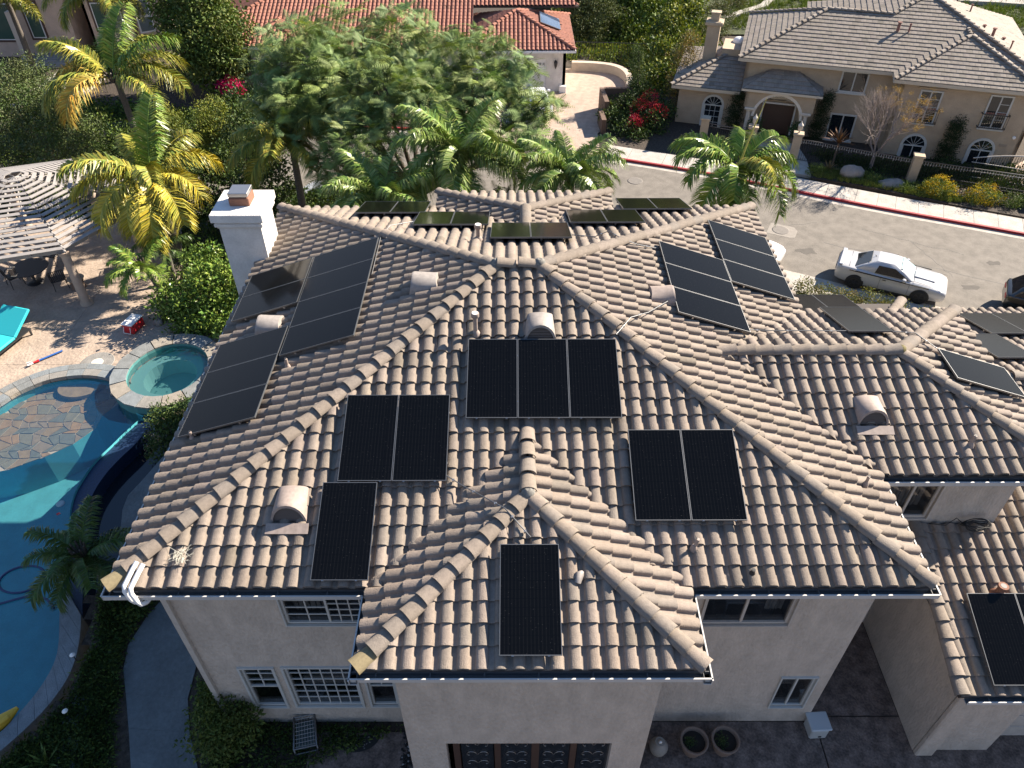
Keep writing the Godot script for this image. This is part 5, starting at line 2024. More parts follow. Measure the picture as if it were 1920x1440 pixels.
func make_plants() -> void:
	make_clumps()
	var G1 := Color(0.085, 0.13, 0.032)
	var G2 := Color(0.125, 0.175, 0.035)
	var G3 := Color(0.045, 0.075, 0.022)
	var GY := Color(0.24, 0.26, 0.04)
	var GB := Color(0.12, 0.15, 0.06)
	# feathery tree in the middle
	plant("feathery_tree", "tall feathery green tree filling the middle behind the tiled roof, before the red-tiled house", "tree", Vector3(-5.0, -2.6, -27.5), [
		[-9.9, 6.4, -28.0, 2.1], [-8.2, 6.1, -30.0, 2.2], [-5.8, 6.0, -31.0, 2.2], [-3.4, 5.9, -29.0, 2.1], [-1.2, 6.1, -28.0, 1.8], [-0.1, 5.8, -27.0, 1.2], [-6.4, 5.5, -27.0, 2.5], [-4.0, 5.2, -26.0, 2.1], [-9.0, 5.1, -27.0, 2.1], [-10.7, 5.9, -28.0, 1.5], [-1.6, 5.2, -26.0, 1.6], [-6.8, 4.1, -24.5, 1.7], [0.5, 4.8, -25.5, 0.8], [1.3, 5.3, -25.5, 0.6], [-7.8, 3.1, -24.0, 1.2], [-9.8, 4.5, -26.0, 1.7], [-0.6, 3.8, -24.0, 1.0], [0.7, 4.2, -24.0, 0.7], [-2.4, 3.8, -21.5, 0.8]],
		CL.feather, [Color(0.17, 0.24, 0.085), Color(0.22, 0.30, 0.085), Color(0.13, 0.20, 0.065), Color(0.27, 0.33, 0.13)], 4.2, 1.15, 0.24, "", null, 0.85, 0.35)
	plant("feathery_tree", "thin feathery shrub behind the street-side bay's roof", "tree", Vector3(-1.0, -1.8, -20.5), [[-1.9, 2.6, -20.5, 0.9], [-0.6, 2.9, -20.6, 0.9], [0.3, 2.4, -20.2, 0.7]], CL.feather, [G1, G2], 8.0, 0.8, 0.08)
	# left garden
	plant("broadleaf_tree", "dense dark broadleaf tree between the cream house and the red-tiled house", "tree", Vector3(-21.8, -3.0, -49.0), [[-21.7, 2.2, -49.0, 2.4], [-21.2, 0.5, -48.0, 2.5], [-22.6, 0.9, -49.0, 2.4], [-20.4, 1.4, -48.5, 2.1], [-21.6, -0.6, -47.5, 1.9], [-23.7, 2.1, -50.0, 2.0], [-20.1, -0.1, -47.5, 1.5], [-24.1, 3.4, -51.0, 2.2], [-21.5, 4.0, -50.0, 1.9]], CL.broad, [G2, G1, Color(0.12, 0.14, 0.04)], 5.5, 1.25, 0.22)
	plant("hedge", "tall grey-green hedge behind the slatted pergola at the left edge", "hedge", Vector3(-25.0, -1.0, -31.0), [[-26.4, 2.4, -32.0, 1.8], [-24.6, 2.7, -32.0, 1.6], [-25.2, 1.8, -30.5, 1.8], [-22.9, 2.1, -30.0, 1.5], [-25.8, 1.2, -29.0, 1.5], [-23.3, 1.4, -28.5, 1.3], [-27.8, 2.8, -34.0, 1.8], [-26.9, 2.8, -35.0, 1.5], [-21.6, 1.9, -28.4, 1.0], [-28.5, 1.8, -30.5, 1.8], [-20.3, 0.6, -27.6, 1.1]], CL.fine, [GB, Color(0.10, 0.12, 0.055), G1], 8.0, 1.1, 0.1)
	plant("round_bush", "knobbly green bush left of the pair below the pink bougainvillea", "bush", Vector3(-19.3, -1.0, -33.2), [[-19.3, 1.2, -33.0, 1.0], [-18.8, 0.6, -32.5, 0.9], [-19.8, 1.5, -33.5, 0.75], [-19.2, -0.2, -32.8, 0.9]], CL.fine, [GY, G2, Color(0.14, 0.16, 0.035)], 12.0, 1.0, 0.08)
	plant("round_bush", "knobbly green bush right of the pair below the pink bougainvillea", "bush", Vector3(-17.0, -1.2, -33.8), [[-17.0, 1.4, -34.0, 1.0], [-17.3, 0.7, -33.5, 0.9], [-16.6, 0.9, -33.5, 0.75], [-17.0, -0.2, -33.4, 0.9]], CL.fine, [G2, GY, Color(0.13, 0.15, 0.035)], 12.0, 1.0, 0.08)
	plant("dark_shrubs", "dark dense shrub mass behind the white chimney", "shrub", Vector3(-15.0, -2.0, -31.0), [[-14.4, 0.7, -33.0, 2.0], [-15.1, 0.0, -31.0, 1.7], [-12.6, 0.2, -28.0, 1.6], [-16.8, 0.0, -29.0, 1.3], [-19.1, 0.6, -28.0, 1.1], [-16.0, 1.0, -36.0, 1.5], [-20.4, 1.0, -30.0, 1.1], [-13.2, 0.4, -24.5, 1.3], [-17.6, -0.3, -26.4, 1.3]], CL.broad, [G3, Color(0.035, 0.06, 0.022), G1], 6.0, 1.0, 0.1)
	plant("bougainvillea", "bright magenta bougainvillea beside the dense dark tree", "bougainvillea", Vector3(-19.8, -3.0, -46.0), [[-20.0, -1.4, -46.0, 0.62], [-19.4, -1.45, -45.5, 0.5], [-20.5, -1.5, -46.2, 0.45]], CL.broad, [Color(0.5, 0.005, 0.10), Color(0.60, 0.012, 0.16), Color(0.42, 0.004, 0.075)], 16.0, 0.8, 0.06, "", M.petal)
	plant("low_green_shrub", "low green shrub right under the magenta bougainvillea", "shrub", Vector3(-18.6, -3.0, -44.0), [[-19.6, -2.2, -44.6, 0.9], [-18.0, -2.2, -43.4, 1.0], [-16.4, -1.8, -42.4, 1.1]], CL.broad, [G2, G1], 8.0, 1.0, 0.06)
	plant("chimney_shrub", "big sunlit green shrub beside the white chimney and the spa", "shrub", Vector3(-12.4, 0.0, -16.8), [[-13.4, 0.8, -16.8, 0.95], [-12.0, 1.5, -17.0, 1.05], [-11.8, 0.8, -16.2, 0.95], [-13.2, 0.3, -16.2, 0.75], [-11.4, 1.4, -17.5, 0.8], [-12.7, 1.6, -18.5, 0.9], [-11.1, 0.7, -15.4, 0.6], [-12.5, 0.2, -15.8, 0.6], [-10.6, 0.9, -16.6, 0.7]], CL.broad, [Color(0.12, 0.19, 0.03), Color(0.09, 0.16, 0.03), Color(0.16, 0.22, 0.045)], 11.0, 0.85, 0.08, "", M.leaf_shiny)
	plant("courtyard_shrub", "rounded dark green shrub by the lower left windows and the garden path", "shrub", Vector3(-6.85, 0, -0.1), [[-6.9, 0.95, -0.25, 0.72], [-7.1, 0.9, 0.1, 0.5], [-6.5, 0.8, 0.0, 0.5], [-7.15, 0.6, -0.7, 0.45], [-6.8, 0.45, 0.4, 0.45]], CL.fine, [Color(0.07, 0.11, 0.025), Color(0.10, 0.13, 0.03)], 16.0, 0.9, 0.06)
	plant("basin_shrub", "dark green shrub squeezed between the spa and the black basin", "shrub", Vector3(-11.9, 0, -10.7), [[-12.0, 0.35, -10.7, 0.55], [-11.5, 0.3, -10.2, 0.5], [-11.9, 0.1, -9.6, 0.4], [-11.2, 0.5, -10.9, 0.5]], CL.fine, [G3, G1], 16.0, 0.9, 0.05)
	# palms
	var YG := "queen palms round the house"
	palm("queen_palm", "yellow-leaved queen palm between the pergola and the chimney", Vector3(-14.9, 0, -21.2), Vector3(-15.2, 3.6, -21.4), 3.4, [
		[20, 0.75, 2.6, 1], [48, 0.5, 2.4, 1], [72, 0.3, 2.2, 1], [100, 0.35, 2.3, 1], [125, 0.45, 2.3, 1], [165, 0.6, 2.1, 1], [195, 0.7, 2.0, 1], [235, 0.9, 1.7, 2], [265, 1.25, 0.9, 0], [300, 1.0, 1.6, 2], [340, 0.9, 2.3, 1], [150, 1.0, 1.8, 2], [60, 1.1, 2.0, 2]], 0.17, YG)
	palm("queen_palm", "queen palm with orange dying lower fronds behind the pergola", Vector3(-19.6, -1.6, -30.2), Vector3(-19.8, 4.7, -30.2), 3.8, [
		[180, 0.7, 2.2, 3], [205, 0.55, 1.9, 3], [160, 0.5, 2.2, 2], [225, 0.8, 1.8, 0], [250, 0.9, 1.4, 0], [275, 1.1, 1.0, 0], [300, 0.9, 1.5, 2], [330, 0.7, 1.8, 2], [5, 0.6, 2.0, 2], [30, 0.5, 2.1, 2], [190, 1.0, 1.5, 2], [350, 1.0, 1.5, 0], [240, 0.5, 1.7, 2], [120, 0.5, 2.3, 3]], 0.17, YG)
	palm("queen_palm", "tall queen palm in front of the cream house's right windows", Vector3(-30.0, -3.0, -52.0), Vector3(-29.6, 3.2, -51.0), 3.8, ring_of(13, 2, 20), 0.2, YG)
	palm("queen_palm", "queen palm in the top left corner by the cream house's porch", Vector3(-37.2, -3.0, -52.4), Vector3(-37.0, 2.6, -52.0), 3.2, ring_of(12, 2, 0), 0.2, YG)
	palm("queen_palm", "bright green queen palm with a tall spear leaf, before the street and tan house", Vector3(8.6, -2.2, -20.6), Vector3(8.95, 4.35, -20.8), 2.95, [
		[0, 0.9, 2.2, 0], [22, 0.6, 2.4, 0], [55, 0.5, 2.4, 0], [88, 0.55, 2.5, 0], [105, 0.8, 2.4, 0], [130, 0.5, 2.4, 0], [160, 0.75, 2.3, 0], [185, 0.9, 2.2, 0], [215, 0.9, 2.0, 0], [250, 0.8, 2.0, 0], [285, 0.9, 2.0, 0], [320, 0.9, 2.0, 0], [345, 0.7, 2.3, 0], [70, 1.0, 2.2, 2], [110, 0.1, 1.9, 0]], 0.16, YG, true)
	palm("queen_palm", "glossy queen palm in the centre, before the feathery tree", Vector3(-2.6, -1.8, -21.0), Vector3(-2.2, 4.5, -21.8), 3.1, ring_of(22, 5, 8), 0.17, YG)
	palm("queen_palm", "bushy queen palm right of centre, behind the street bay's right hip", Vector3(2.2, -1.8, -20.2), Vector3(2.2, 4.1, -20.6), 2.5, ring_of(24, 5, 33), 0.16, YG)
	palm("queen_palm", "dark queen palm over the half-hidden panels at the back left eave", Vector3(-5.2, -1.6, -20.4), Vector3(-5.4, 3.3, -20.2), 2.7, ring_of(20, 5, 15), 0.17, YG)
	palm("queen_palm", "shaded queen palm behind the left hip, next to the parked silver car", Vector3(-10.6, -2.0, -26.0), Vector3(-10.5, 3.2, -26.0), 3.0, ring_of(16, 2, 40), 0.17, YG, true)
	palm("pygmy_palm", "small feathery palm on the patio beside the red cooler", Vector3(-14.2, 0, -17.6), Vector3(-14.9, 1.7, -17.8), 1.5, ring_of(13, 0, 5), 0.09, "small palms in the pool garden")
	palm("pygmy_palm", "small palm growing behind the spa shrub, half hidden", Vector3(-14.6, 0, -19.4), Vector3(-14.7, 1.6, -19.6), 1.4, ring_of(11, 4, 25), 0.09, "small palms in the pool garden")
	palm("pygmy_palm", "dark shaded palm hanging over the pool's coping wall", Vector3(-11.2, 0, -4.0), Vector3(-11.7, 1.3, -4.3), 1.6, ring_of(15, 4, 12), 0.09, "small palms in the pool garden")
	spiky("agave_palm", "stiff green fan-leaved plant behind the pergola's right corner", "plant", Vector3(-18.5, -0.6, -27.2), 26, 1.7, Color(0.10, 0.16, 0.05), 0.5)
	# strappy plant by the hidden sedan
	spiky("strap_plant", "light green strap-leaved plant behind the main roof's left hip", "plant", Vector3(-7.9, -1.0, -19.5), 34, 1.6, Color(0.20, 0.27, 0.07), 1.6)
	spiky("strap_plant", "flowering strap-leaved plant at the main roof's far right corner", "plant", Vector3(9.7, -0.6, -17.4), 24, 1.3, Color(0.22, 0.26, 0.09), 1.2)
	# beyond the driveway
	var bg := "trees beyond the driveway"
	plant("background_tree", "olive green tree right behind the red-tiled garage", "tree", Vector3(6.2, -3.4, -61.5), [[6.2, -1.6, -62.0, 2.2], [6.3, -2.2, -60.0, 2.0], [5.4, -0.8, -61.0, 1.8], [7.3, -1.0, -61.0, 1.8], [6.2, 0.4, -61.6, 1.4]], CL.fine, [Color(0.12, 0.14, 0.055), Color(0.10, 0.12, 0.045)], 6.0, 1.7, 0.14, bg)
	plant("background_tree", "mid-green tree right of the olive one, behind the curved low wall", "tree", Vector3(10.2, -3.4, -63.0), [[9.5, -1.6, -64.0, 2.2], [9.7, -2.4, -61.0, 2.0], [11.7, -1.4, -63.0, 2.3], [10.2, 0.2, -64.0, 1.8]], CL.broad, [G2, G1], 4.5, 1.6, 0.16, bg)
	plant("background_tree", "dark tree left of the tan house's chimney", "tree", Vector3(14.0, -3.4, -64.0), [[13.3, -1.6, -66.0, 2.2], [15.2, -1.6, -66.0, 2.2], [13.2, -2.0, -58.0, 1.9], [11.9, -2.1, -54.0, 1.8], [10.8, -2.4, -50.0, 1.5], [12.6, -0.6, -57.0, 1.4]], CL.broad, [G2, GY, G3], 4.5, 1.5, 0.16, bg)
	plant("background_tree", "bright green tree at the top edge, above the olive tree", "tree", Vector3(8.0, -2.6, -74.0), [[8.0, -0.4, -74.0, 2.4], [11.0, -0.4, -76.0, 2.6], [14.6, -0.2, -76.0, 2.4], [17.8, -0.6, -74.0, 2.2]], CL.broad, [GY, G2], 4.0, 1.7, 0.16, bg)
	plant("background_tree", "grey-green scrub by the lawn at the top edge", "tree", Vector3(19.6, -3.0, -68.0), [[19.0, -2.2, -66.0, 1.2], [20.6, -2.2, -70.0, 1.6], [17.6, -2.4, -62.0, 1.2]], CL.fine, [GB, Color(0.14, 0.13, 0.07)], 6.0, 1.4, 0.1, bg)
	plant("background_tree", "dark tree behind the red-tiled house's left roof", "tree", Vector3(-26.0, -3.0, -66.0), [[-26.0, 0.6, -66.0, 2.6], [-22.6, 0.6, -67.0, 2.6], [-29.0, 1.0, -67.0, 2.4]], CL.broad, [G3, G1], 4.0, 1.6, 0.2, bg)
	plant("cypress", "slim dark cypress at the driveway's right edge", "tree", Vector3(8.8, -3.0, -46.2), [[8.8, -2.3, -46.0, 0.75], [8.7, -1.3, -46.2, 0.7], [8.6, -0.2, -46.4, 0.55], [8.6, 0.8, -46.5, 0.35]], CL.fine, [G3, G1], 18.0, 0.9, 0.09, "", null, 1.3)
	plant("autumn_tree", "slender tree with yellow-brown autumn leaves left of the tan house", "tree", Vector3(11.6, -3.0, -45.0), [[12.0, 0.0, -47.0, 1.2], [11.6, -1.1, -45.5, 1.3], [12.5, -0.5, -46.0, 1.0], [11.2, -2.0, -44.5, 0.8], [12.8, -1.3, -45.0, 0.7], [12.3, 1.0, -47.4, 0.8]], CL.fine, [Color(0.22, 0.17, 0.06), Color(0.17, 0.15, 0.06), Color(0.30, 0.20, 0.05), Color(0.12, 0.11, 0.06)], 4.5, 1.1, 0.08, "", null, 0.95, 0.2)
	var rh := thing("flowering_hedge", "dark hedge dotted with red flowers between the driveway and the street", "hedge", Vector3(8.2, -3.0, -42.8))
	var rb := [[7.3, -2.4, -44.0, 1.1], [8.5, -2.4, -43.0, 1.1], [7.2, -2.7, -41.6, 0.9], [9.4, -2.4, -42.0, 1.0], [8.9, -2.0, -45.0, 1.2], [10.0, -2.1, -43.4, 1.0], [6.6, -2.5, -43.0, 0.8], [8.2, -2.9, -40.8, 0.7]]
	var lrb := []
	for b in rb:
		lrb.append([b[0] - 8.2, b[1] + 3.0, b[2] + 42.8, b[3]])
	crown(rh, lrb, CL.broad, [G3, Color(0.04, 0.06, 0.02), G1], 8.0, 0.9, M.leaf, "foliage")
	crown(rh, [[0.3, 1.2, 0.4, 0.7], [1.4, 1.2, 0.7, 0.6], [-0.2, 0.7, 1.3, 0.5], [0.9, 1.6, -0.6, 0.6]], CL.fine, [Color(0.45, 0.01, 0.03), Color(0.5, 0.03, 0.08)], 5.0, 0.7, M.petal, "blossoms", 0.9, 0.9)
	bare_tree()
	# the tan house's front garden
	for q in [["yellow flowering bush left of the two on the far sidewalk's edge", 24.55, -32.55, 0.75], ["yellow flowering bush right of the two, by the black railings", 26.75, -31.7, 0.7]]:
		var y: float = -3.0
		var o := thing("yellow_bush", q[0], "bush", Vector3(q[1], y, q[2]), 0.0, "yellow flowering bushes")
		var bl := [[0.0, 0.5, 0.0, q[3]], [0.45, 0.4, 0.2, q[3] * 0.7], [-0.45, 0.4, 0.05, q[3] * 0.7]]
		crown(o, bl, CL.fine, [Color(0.13, 0.18, 0.035), Color(0.16, 0.20, 0.05)], 14.0, 0.8, M.leaf, "foliage")
		crown(o, bl, CL.fine, [Color(0.62, 0.40, 0.01), Color(0.68, 0.50, 0.02)], 10.0, 0.6, M.petal, "blossoms", 0.95, 0.95)
	spiky("red_yucca", "spiky red-brown plant on a short stem in front of the tan house", "plant", Vector3(19.7, -3.0, -36.3), 30, 1.1, Color(0.19, 0.10, 0.05), 1.6)
	spiky("red_yucca", "lower dry spiky plant by the pale boulder", "plant", Vector3(19.2, -3.0, -35.5), 24, 0.8, Color(0.22, 0.15, 0.07), 0.2)
	for q in [[18.3, -35.2, 0.5], [21.2, -34.3, 0.42], [23.0, -33.0, 0.35], [28.2, -31.2, 0.6], [30.0, -31.6, 0.6]]:
		plant("verge_shrub", ["small pale shrub beside the entrance gate pillar", "bright green tuft right of the pale boulder", "tiny tuft right of the flat boulder", "green shrub right of the yellow bushes", "green shrub at the right edge behind the railings"][[18.3, 21.2, 23.0, 28.2, 30.0].find(q[0])], "shrub", Vector3(q[0], -2.9, q[1]), [[q[0], -2.7, q[1], q[2]], [q[0] + 0.4, -2.75, q[1] + 0.1, q[2] * 0.7]], CL.fine, [G2, Color(0.13, 0.18, 0.05)], 16.0, 0.8, 0.0)
	cover("verge_grass", pv([Vector2(18.0, -34.7), Vector2(20.2, -33.85), Vector2(22.8, -32.5), Vector2(25.0, -31.4), Vector2(26.0, -31.6), Vector2(24.0, -33.6), Vector2(21.0, -34.9), Vector2(18.4, -36.0)]), 1500, -2.82, CL.grass, [Color(0.14, 0.19, 0.04), Color(0.18, 0.20, 0.05), Color(0.10, 0.13, 0.04)], 1.1, 0.05)
	cover("ground_cover", pv([Vector2(20.0, -35.6), Vector2(30.0, -31.8), Vector2(31.5, -36.0), Vector2(24.0, -37.0), Vector2(19.0, -38.5)]), 1500, -3.0, CL.broad, [G3, Color(0.05, 0.07, 0.03)], 0.9, 0.5)
	# hedge along the near sidewalk
	plant("street_hedge", "low dry-green hedge behind the wing roof, left of the silver coupe's shadow", "hedge", Vector3(15.0, -3.0, -21.9), [[14.0, -2.55, -22.5, 0.55], [14.9, -2.55, -22.0, 0.55], [15.8, -2.5, -21.6, 0.6], [16.7, -2.5, -21.2, 0.65], [17.5, -2.5, -20.7, 0.65]], CL.broad, [Color(0.20, 0.21, 0.075), Color(0.13, 0.15, 0.05), Color(0.28, 0.24, 0.11)], 20.0, 0.55, 0.0)
	plant("street_hedge", "low hedge behind the garage roof below the dark car", "hedge", Vector3(20.5, -3.0, -19.4), [[18.9, -2.5, -20.0, 0.6], [19.7, -2.5, -19.6, 0.65], [20.5, -2.5, -19.2, 0.65], [21.3, -2.55, -18.8, 0.6], [22.1, -2.55, -18.4, 0.6]], CL.broad, [Color(0.20, 0.21, 0.075), Color(0.13, 0.15, 0.05), Color(0.26, 0.23, 0.11)], 20.0, 0.55, 0.0)
	# shaded beds round the lower left
	cover("planting_bed", pv([Vector2(-11.6, -4.2), Vector2(-11.1, -2.6), Vector2(-11.1, -1.2), Vector2(-11.5, -0.2), Vector2(-12.2, 0.9), Vector2(-9.2, 1.6), Vector2(-10.0, -1.2), Vector2(-10.4, -2.5), Vector2(-9.9, -3.9), Vector2(-10.4, -6.0)]), 1700, 0.02, CL.broad, [G3, Color(0.045, 0.07, 0.02), G1], 0.55, 0.3)
	cover("ground_cover", pv([Vector2(-7.6, -4.4), Vector2(-7.0, -4.4), Vector2(-7.0, -0.4), Vector2(-2.7, -0.3), Vector2(-5.0, 0.6), Vector2(-7.0, 1.6), Vector2(-7.4, 0.2), Vector2(-8.0, -1.3)]), 700, 0.02, CL.broad, [G3, G1], 0.5, 0.18)
	cover("ground_cover", pv([Vector2(-14.5, -16.6), Vector2(-9.5, -15.0), Vector2(-9.5, -24.0), Vector2(-16.0, -24.5)]), 1500, 0.0, CL.broad, [G3, G1], 0.7, 0.25)
	cover("slope_cover", pv([Vector2(-30.0, -26.0), Vector2(-9.5, -24.5), Vector2(-9.0, -30.5), Vector2(-30.0, -30.5)]), 2600, -1.6, CL.broad, [G3, G1, Color(0.035, 0.055, 0.02)], 1.1, 0.9)
	cover("slope_cover", pv([Vector2(-9.0, -16.5), Vector2(9.0, -16.5), Vector2(11.0, -24.0), Vector2(2.0, -26.5), Vector2(-9.0, -27.0)]), 2200, -2.2, CL.broad, [G3, G1, G2], 1.0, 0.8)
	cover("hillside_cover", pv([Vector2(-34, -47), Vector2(-25.5, -46), Vector2(-15, -41), Vector2(-15, -35), Vector2(-22, -34), Vector2(-34, -37)]), 2600, -2.9, CL.broad, [G1, G2, G3], 1.2, 0.9)
	cover("hillside_cover", pv([Vector2(4, -56), Vector2(9, -54.5), Vector2(11, -48), Vector2(17, -50), Vector2(17, -72), Vector2(4, -72)]), 2400, -2.9, CL.broad, [G1, G2, GY], 1.4, 0.8)
	cover("lawn_grass", pv([Vector2(19, -63), Vector2(62, -63), Vector2(62, -80), Vector2(22, -80)]), 5000, -2.85, CL.grass, [Color(0.15, 0.20, 0.03), Color(0.12, 0.16, 0.03)], 2.2, 0.05)
	spiky("broad_leaf_plant", "upright broad-leaved plant in the shaded bed at the lower left", "plant", Vector3(-10.95, 0.0, 0.55), 14, 0.6, Color(0.10, 0.15, 0.04), 0.05)

# ---------------------------------------------------------------- neighbouring houses

func arch_wall(mb: MB, a: Vector3, U: Vector3, w: float, h: float, x0: float, x1: float, spring: float, thick := 0.25) -> void:
	# a wall with one round-headed opening from x0 to x1
	var N := U.cross(Vector3.UP)
	var r := (x1 - x0) * 0.5
	var n := 14
	var pt := func(x: float, y: float, z: float) -> Vector3: return a + U * x + Vector3.UP * y - N * z
	for q in [[0.0, x0], [x1, w]]:
		mb.quad(pt.call(q[0], 0, 0), pt.call(q[1], 0, 0), pt.call(q[1], h, 0), pt.call(q[0], h, 0))
		mb.quad(pt.call(q[1], 0, thick), pt.call(q[0], 0, thick), pt.call(q[0], h, thick), pt.call(q[1], h, thick))
	for k in n:
		var xa: float = lerpf(x0, x1, float(k) / n)
		var xb: float = lerpf(x0, x1, (k + 1.0) / n)
		var ya := spring + sqrt(maxf(0.0, r * r - pow(xa - x0 - r, 2)))
		var yb := spring + sqrt(maxf(0.0, r * r - pow(xb - x0 - r, 2)))
		mb.quad(pt.call(xa, ya, 0), pt.call(xb, yb, 0), pt.call(xb, h, 0), pt.call(xa, h, 0))
		mb.quad(pt.call(xb, yb, thick), pt.call(xa, ya, thick), pt.call(xa, h, thick), pt.call(xb, h, thick))
		mb.quad(pt.call(xa, ya, thick), pt.call(xb, yb, thick), pt.call(xb, yb, 0), pt.call(xa, ya, 0))
	for x in [x0, x1]:
		var s := 1.0 if x == x0 else -1.0
		if s > 0:
			mb.quad(pt.call(x, 0, 0), pt.call(x, 0, thick), pt.call(x, spring, thick), pt.call(x, spring, 0))
		else:
			mb.quad(pt.call(x, 0, thick), pt.call(x, 0, 0), pt.call(x, spring, 0), pt.call(x, spring, thick))
	mb.quad(pt.call(0, h, 0), pt.call(w, h, 0), pt.call(w, h, thick), pt.call(0, h, thick))
	mb.quad(pt.call(0, 0, thick), pt.call(0, 0, 0), pt.call(0, h, 0), pt.call(0, h, thick))
	mb.quad(pt.call(w, 0, 0), pt.call(w, 0, thick), pt.call(w, h, thick), pt.call(w, h, 0))

func arch_window(parent: Node, at: Vector3, w: float, h: float, cols: int, rows: int) -> void:
	# a round-headed window standing on a facade that faces +z; at is its lower left corner
	var r := w * 0.5
	var sp := h - r
	var f := MB.new()
	var outl := []
	for s in [0.14, 0.0]:
		var l := [Vector3(-s, 0, 0.05), Vector3(-s, sp, 0.05)]
		for k in range(1, 12):
			var a := PI - PI * k / 12.0
			l.append(Vector3(r + cos(a) * (r + s), sp + sin(a) * (r + s), 0.05))
		l.append(Vector3(w + s, sp, 0.05))
		l.append(Vector3(w + s, 0, 0.05))
		outl.append(l)
	for k in outl[0].size() - 1:
		var z := Vector3(0, 0, 0.06)
		f.quad(at + outl[0][k], at + outl[1][k], at + outl[1][k + 1], at + outl[0][k + 1]) if false else f.quad(at + outl[0][k + 1], at + outl[1][k + 1], at + outl[1][k], at + outl[0][k])
		f.quad(at + outl[0][k], at + outl[0][k] - z, at + outl[0][k + 1] - z, at + outl[0][k + 1])
		f.quad(at + outl[1][k + 1], at + outl[1][k + 1] - z, at + outl[1][k] - z, at + outl[1][k])
	f.box(at + Vector3(r, sp, 0.03), Vector3(w, 0.07, 0.05))
	f.box(at + Vector3(0.04, sp * 0.5, 0.03), Vector3(0.08, sp, 0.05))
	f.box(at + Vector3(w - 0.04, sp * 0.5, 0.03), Vector3(0.08, sp, 0.05))
	var win := put(parent, "window", f, M.window_frame)
	for c in cols:
		var p := MB.new()
		var x0 := 0.08 + (w - 0.16) * c / cols
		var x1 := 0.08 + (w - 0.16) * (c + 1) / cols
		p.box(at + Vector3((x0 + x1) * 0.5, sp * 0.5, 0.012), Vector3(x1 - x0 - 0.02, sp - 0.06, 0.01))
		put(win, "pane", p, M.dark_glass)
	var fan := MB.new()
	var ring := PackedVector3Array()
	for k in 13:
		var a := PI * k / 12.0
		ring.append(at + Vector3(r + cos(a) * r, sp + sin(a) * r, 0.014))
	fan.fan(ring, Vector3(0, 0, 1))
	put(win, "fan_light", fan, M.dark_glass)
	var g := MB.new()
	for c in range(1, cols):
		g.box(at + Vector3(0.08 + (w - 0.16) * c / cols, sp * 0.5, 0.03), Vector3(0.05 if rows < 3 else 0.025, sp, 0.03))
	for q in range(1, rows):
		g.box(at + Vector3(r, sp * q / rows, 0.028), Vector3(w - 0.1, 0.025, 0.025))
	for a in [0.55, 1.05, 1.57, 2.09, 2.6]:
		g.box(at + Vector3(r + cos(a) * r * 0.5, sp + sin(a) * r * 0.5, 0.028), Vector3(r * 0.95, 0.02, 0.02), Basis(Vector3(0, 0, 1), a))
	put(win, "glazing_bar", g, M.window_frame)

func flat_window(parent: Node, x: float, y: float, w: float, h: float, z: float, cols: Array, m: Material, sill := true) -> MeshInstance3D:
	var f := MB.new()
	var bar := func(mb: MB, x0: float, y0: float, x1: float, y1: float, z0: float, d: float) -> void:
		mb.box(Vector3(x + (x0 + x1) * 0.5, y + (y0 + y1) * 0.5, z + z0), Vector3(x1 - x0, y1 - y0, d))
	bar.call(f, -0.06, -0.06, w + 0.06, 0.03, 0.03, 0.08)
	bar.call(f, -0.06, h - 0.03, w + 0.06, h + 0.06, 0.03, 0.08)
	bar.call(f, -0.06, 0.03, 0.03, h - 0.03, 0.03, 0.08)
	bar.call(f, w - 0.03, 0.03, w + 0.06, h - 0.03, 0.03, 0.08)
	bar.call(f, w * 0.5 - 0.035, 0.03, w * 0.5 + 0.035, h - 0.03, 0.028, 0.06)
	if sill:
		bar.call(f, -0.14, -0.15, w + 0.14, -0.065, 0.05, 0.16)
	var win := put(parent, "window", f, m)
	for k in 2:
		var p := MB.new()
		bar.call(p, w * 0.5 * k + 0.04, 0.03, w * 0.5 * (k + 1) - 0.04, h - 0.03, 0.008, 0.01)
		put(win, "pane", p, M.dark_glass)
		if cols[k] > 0:
			var g := MB.new()
			for r in range(1, cols[k]):
				bar.call(g, w * 0.5 * k + 0.04, h * r / cols[k] - 0.015, w * 0.5 * (k + 1) - 0.04, h * r / cols[k] + 0.015, 0.02, 0.02)
			put(win, "glazing_bar", g, m)
	return win

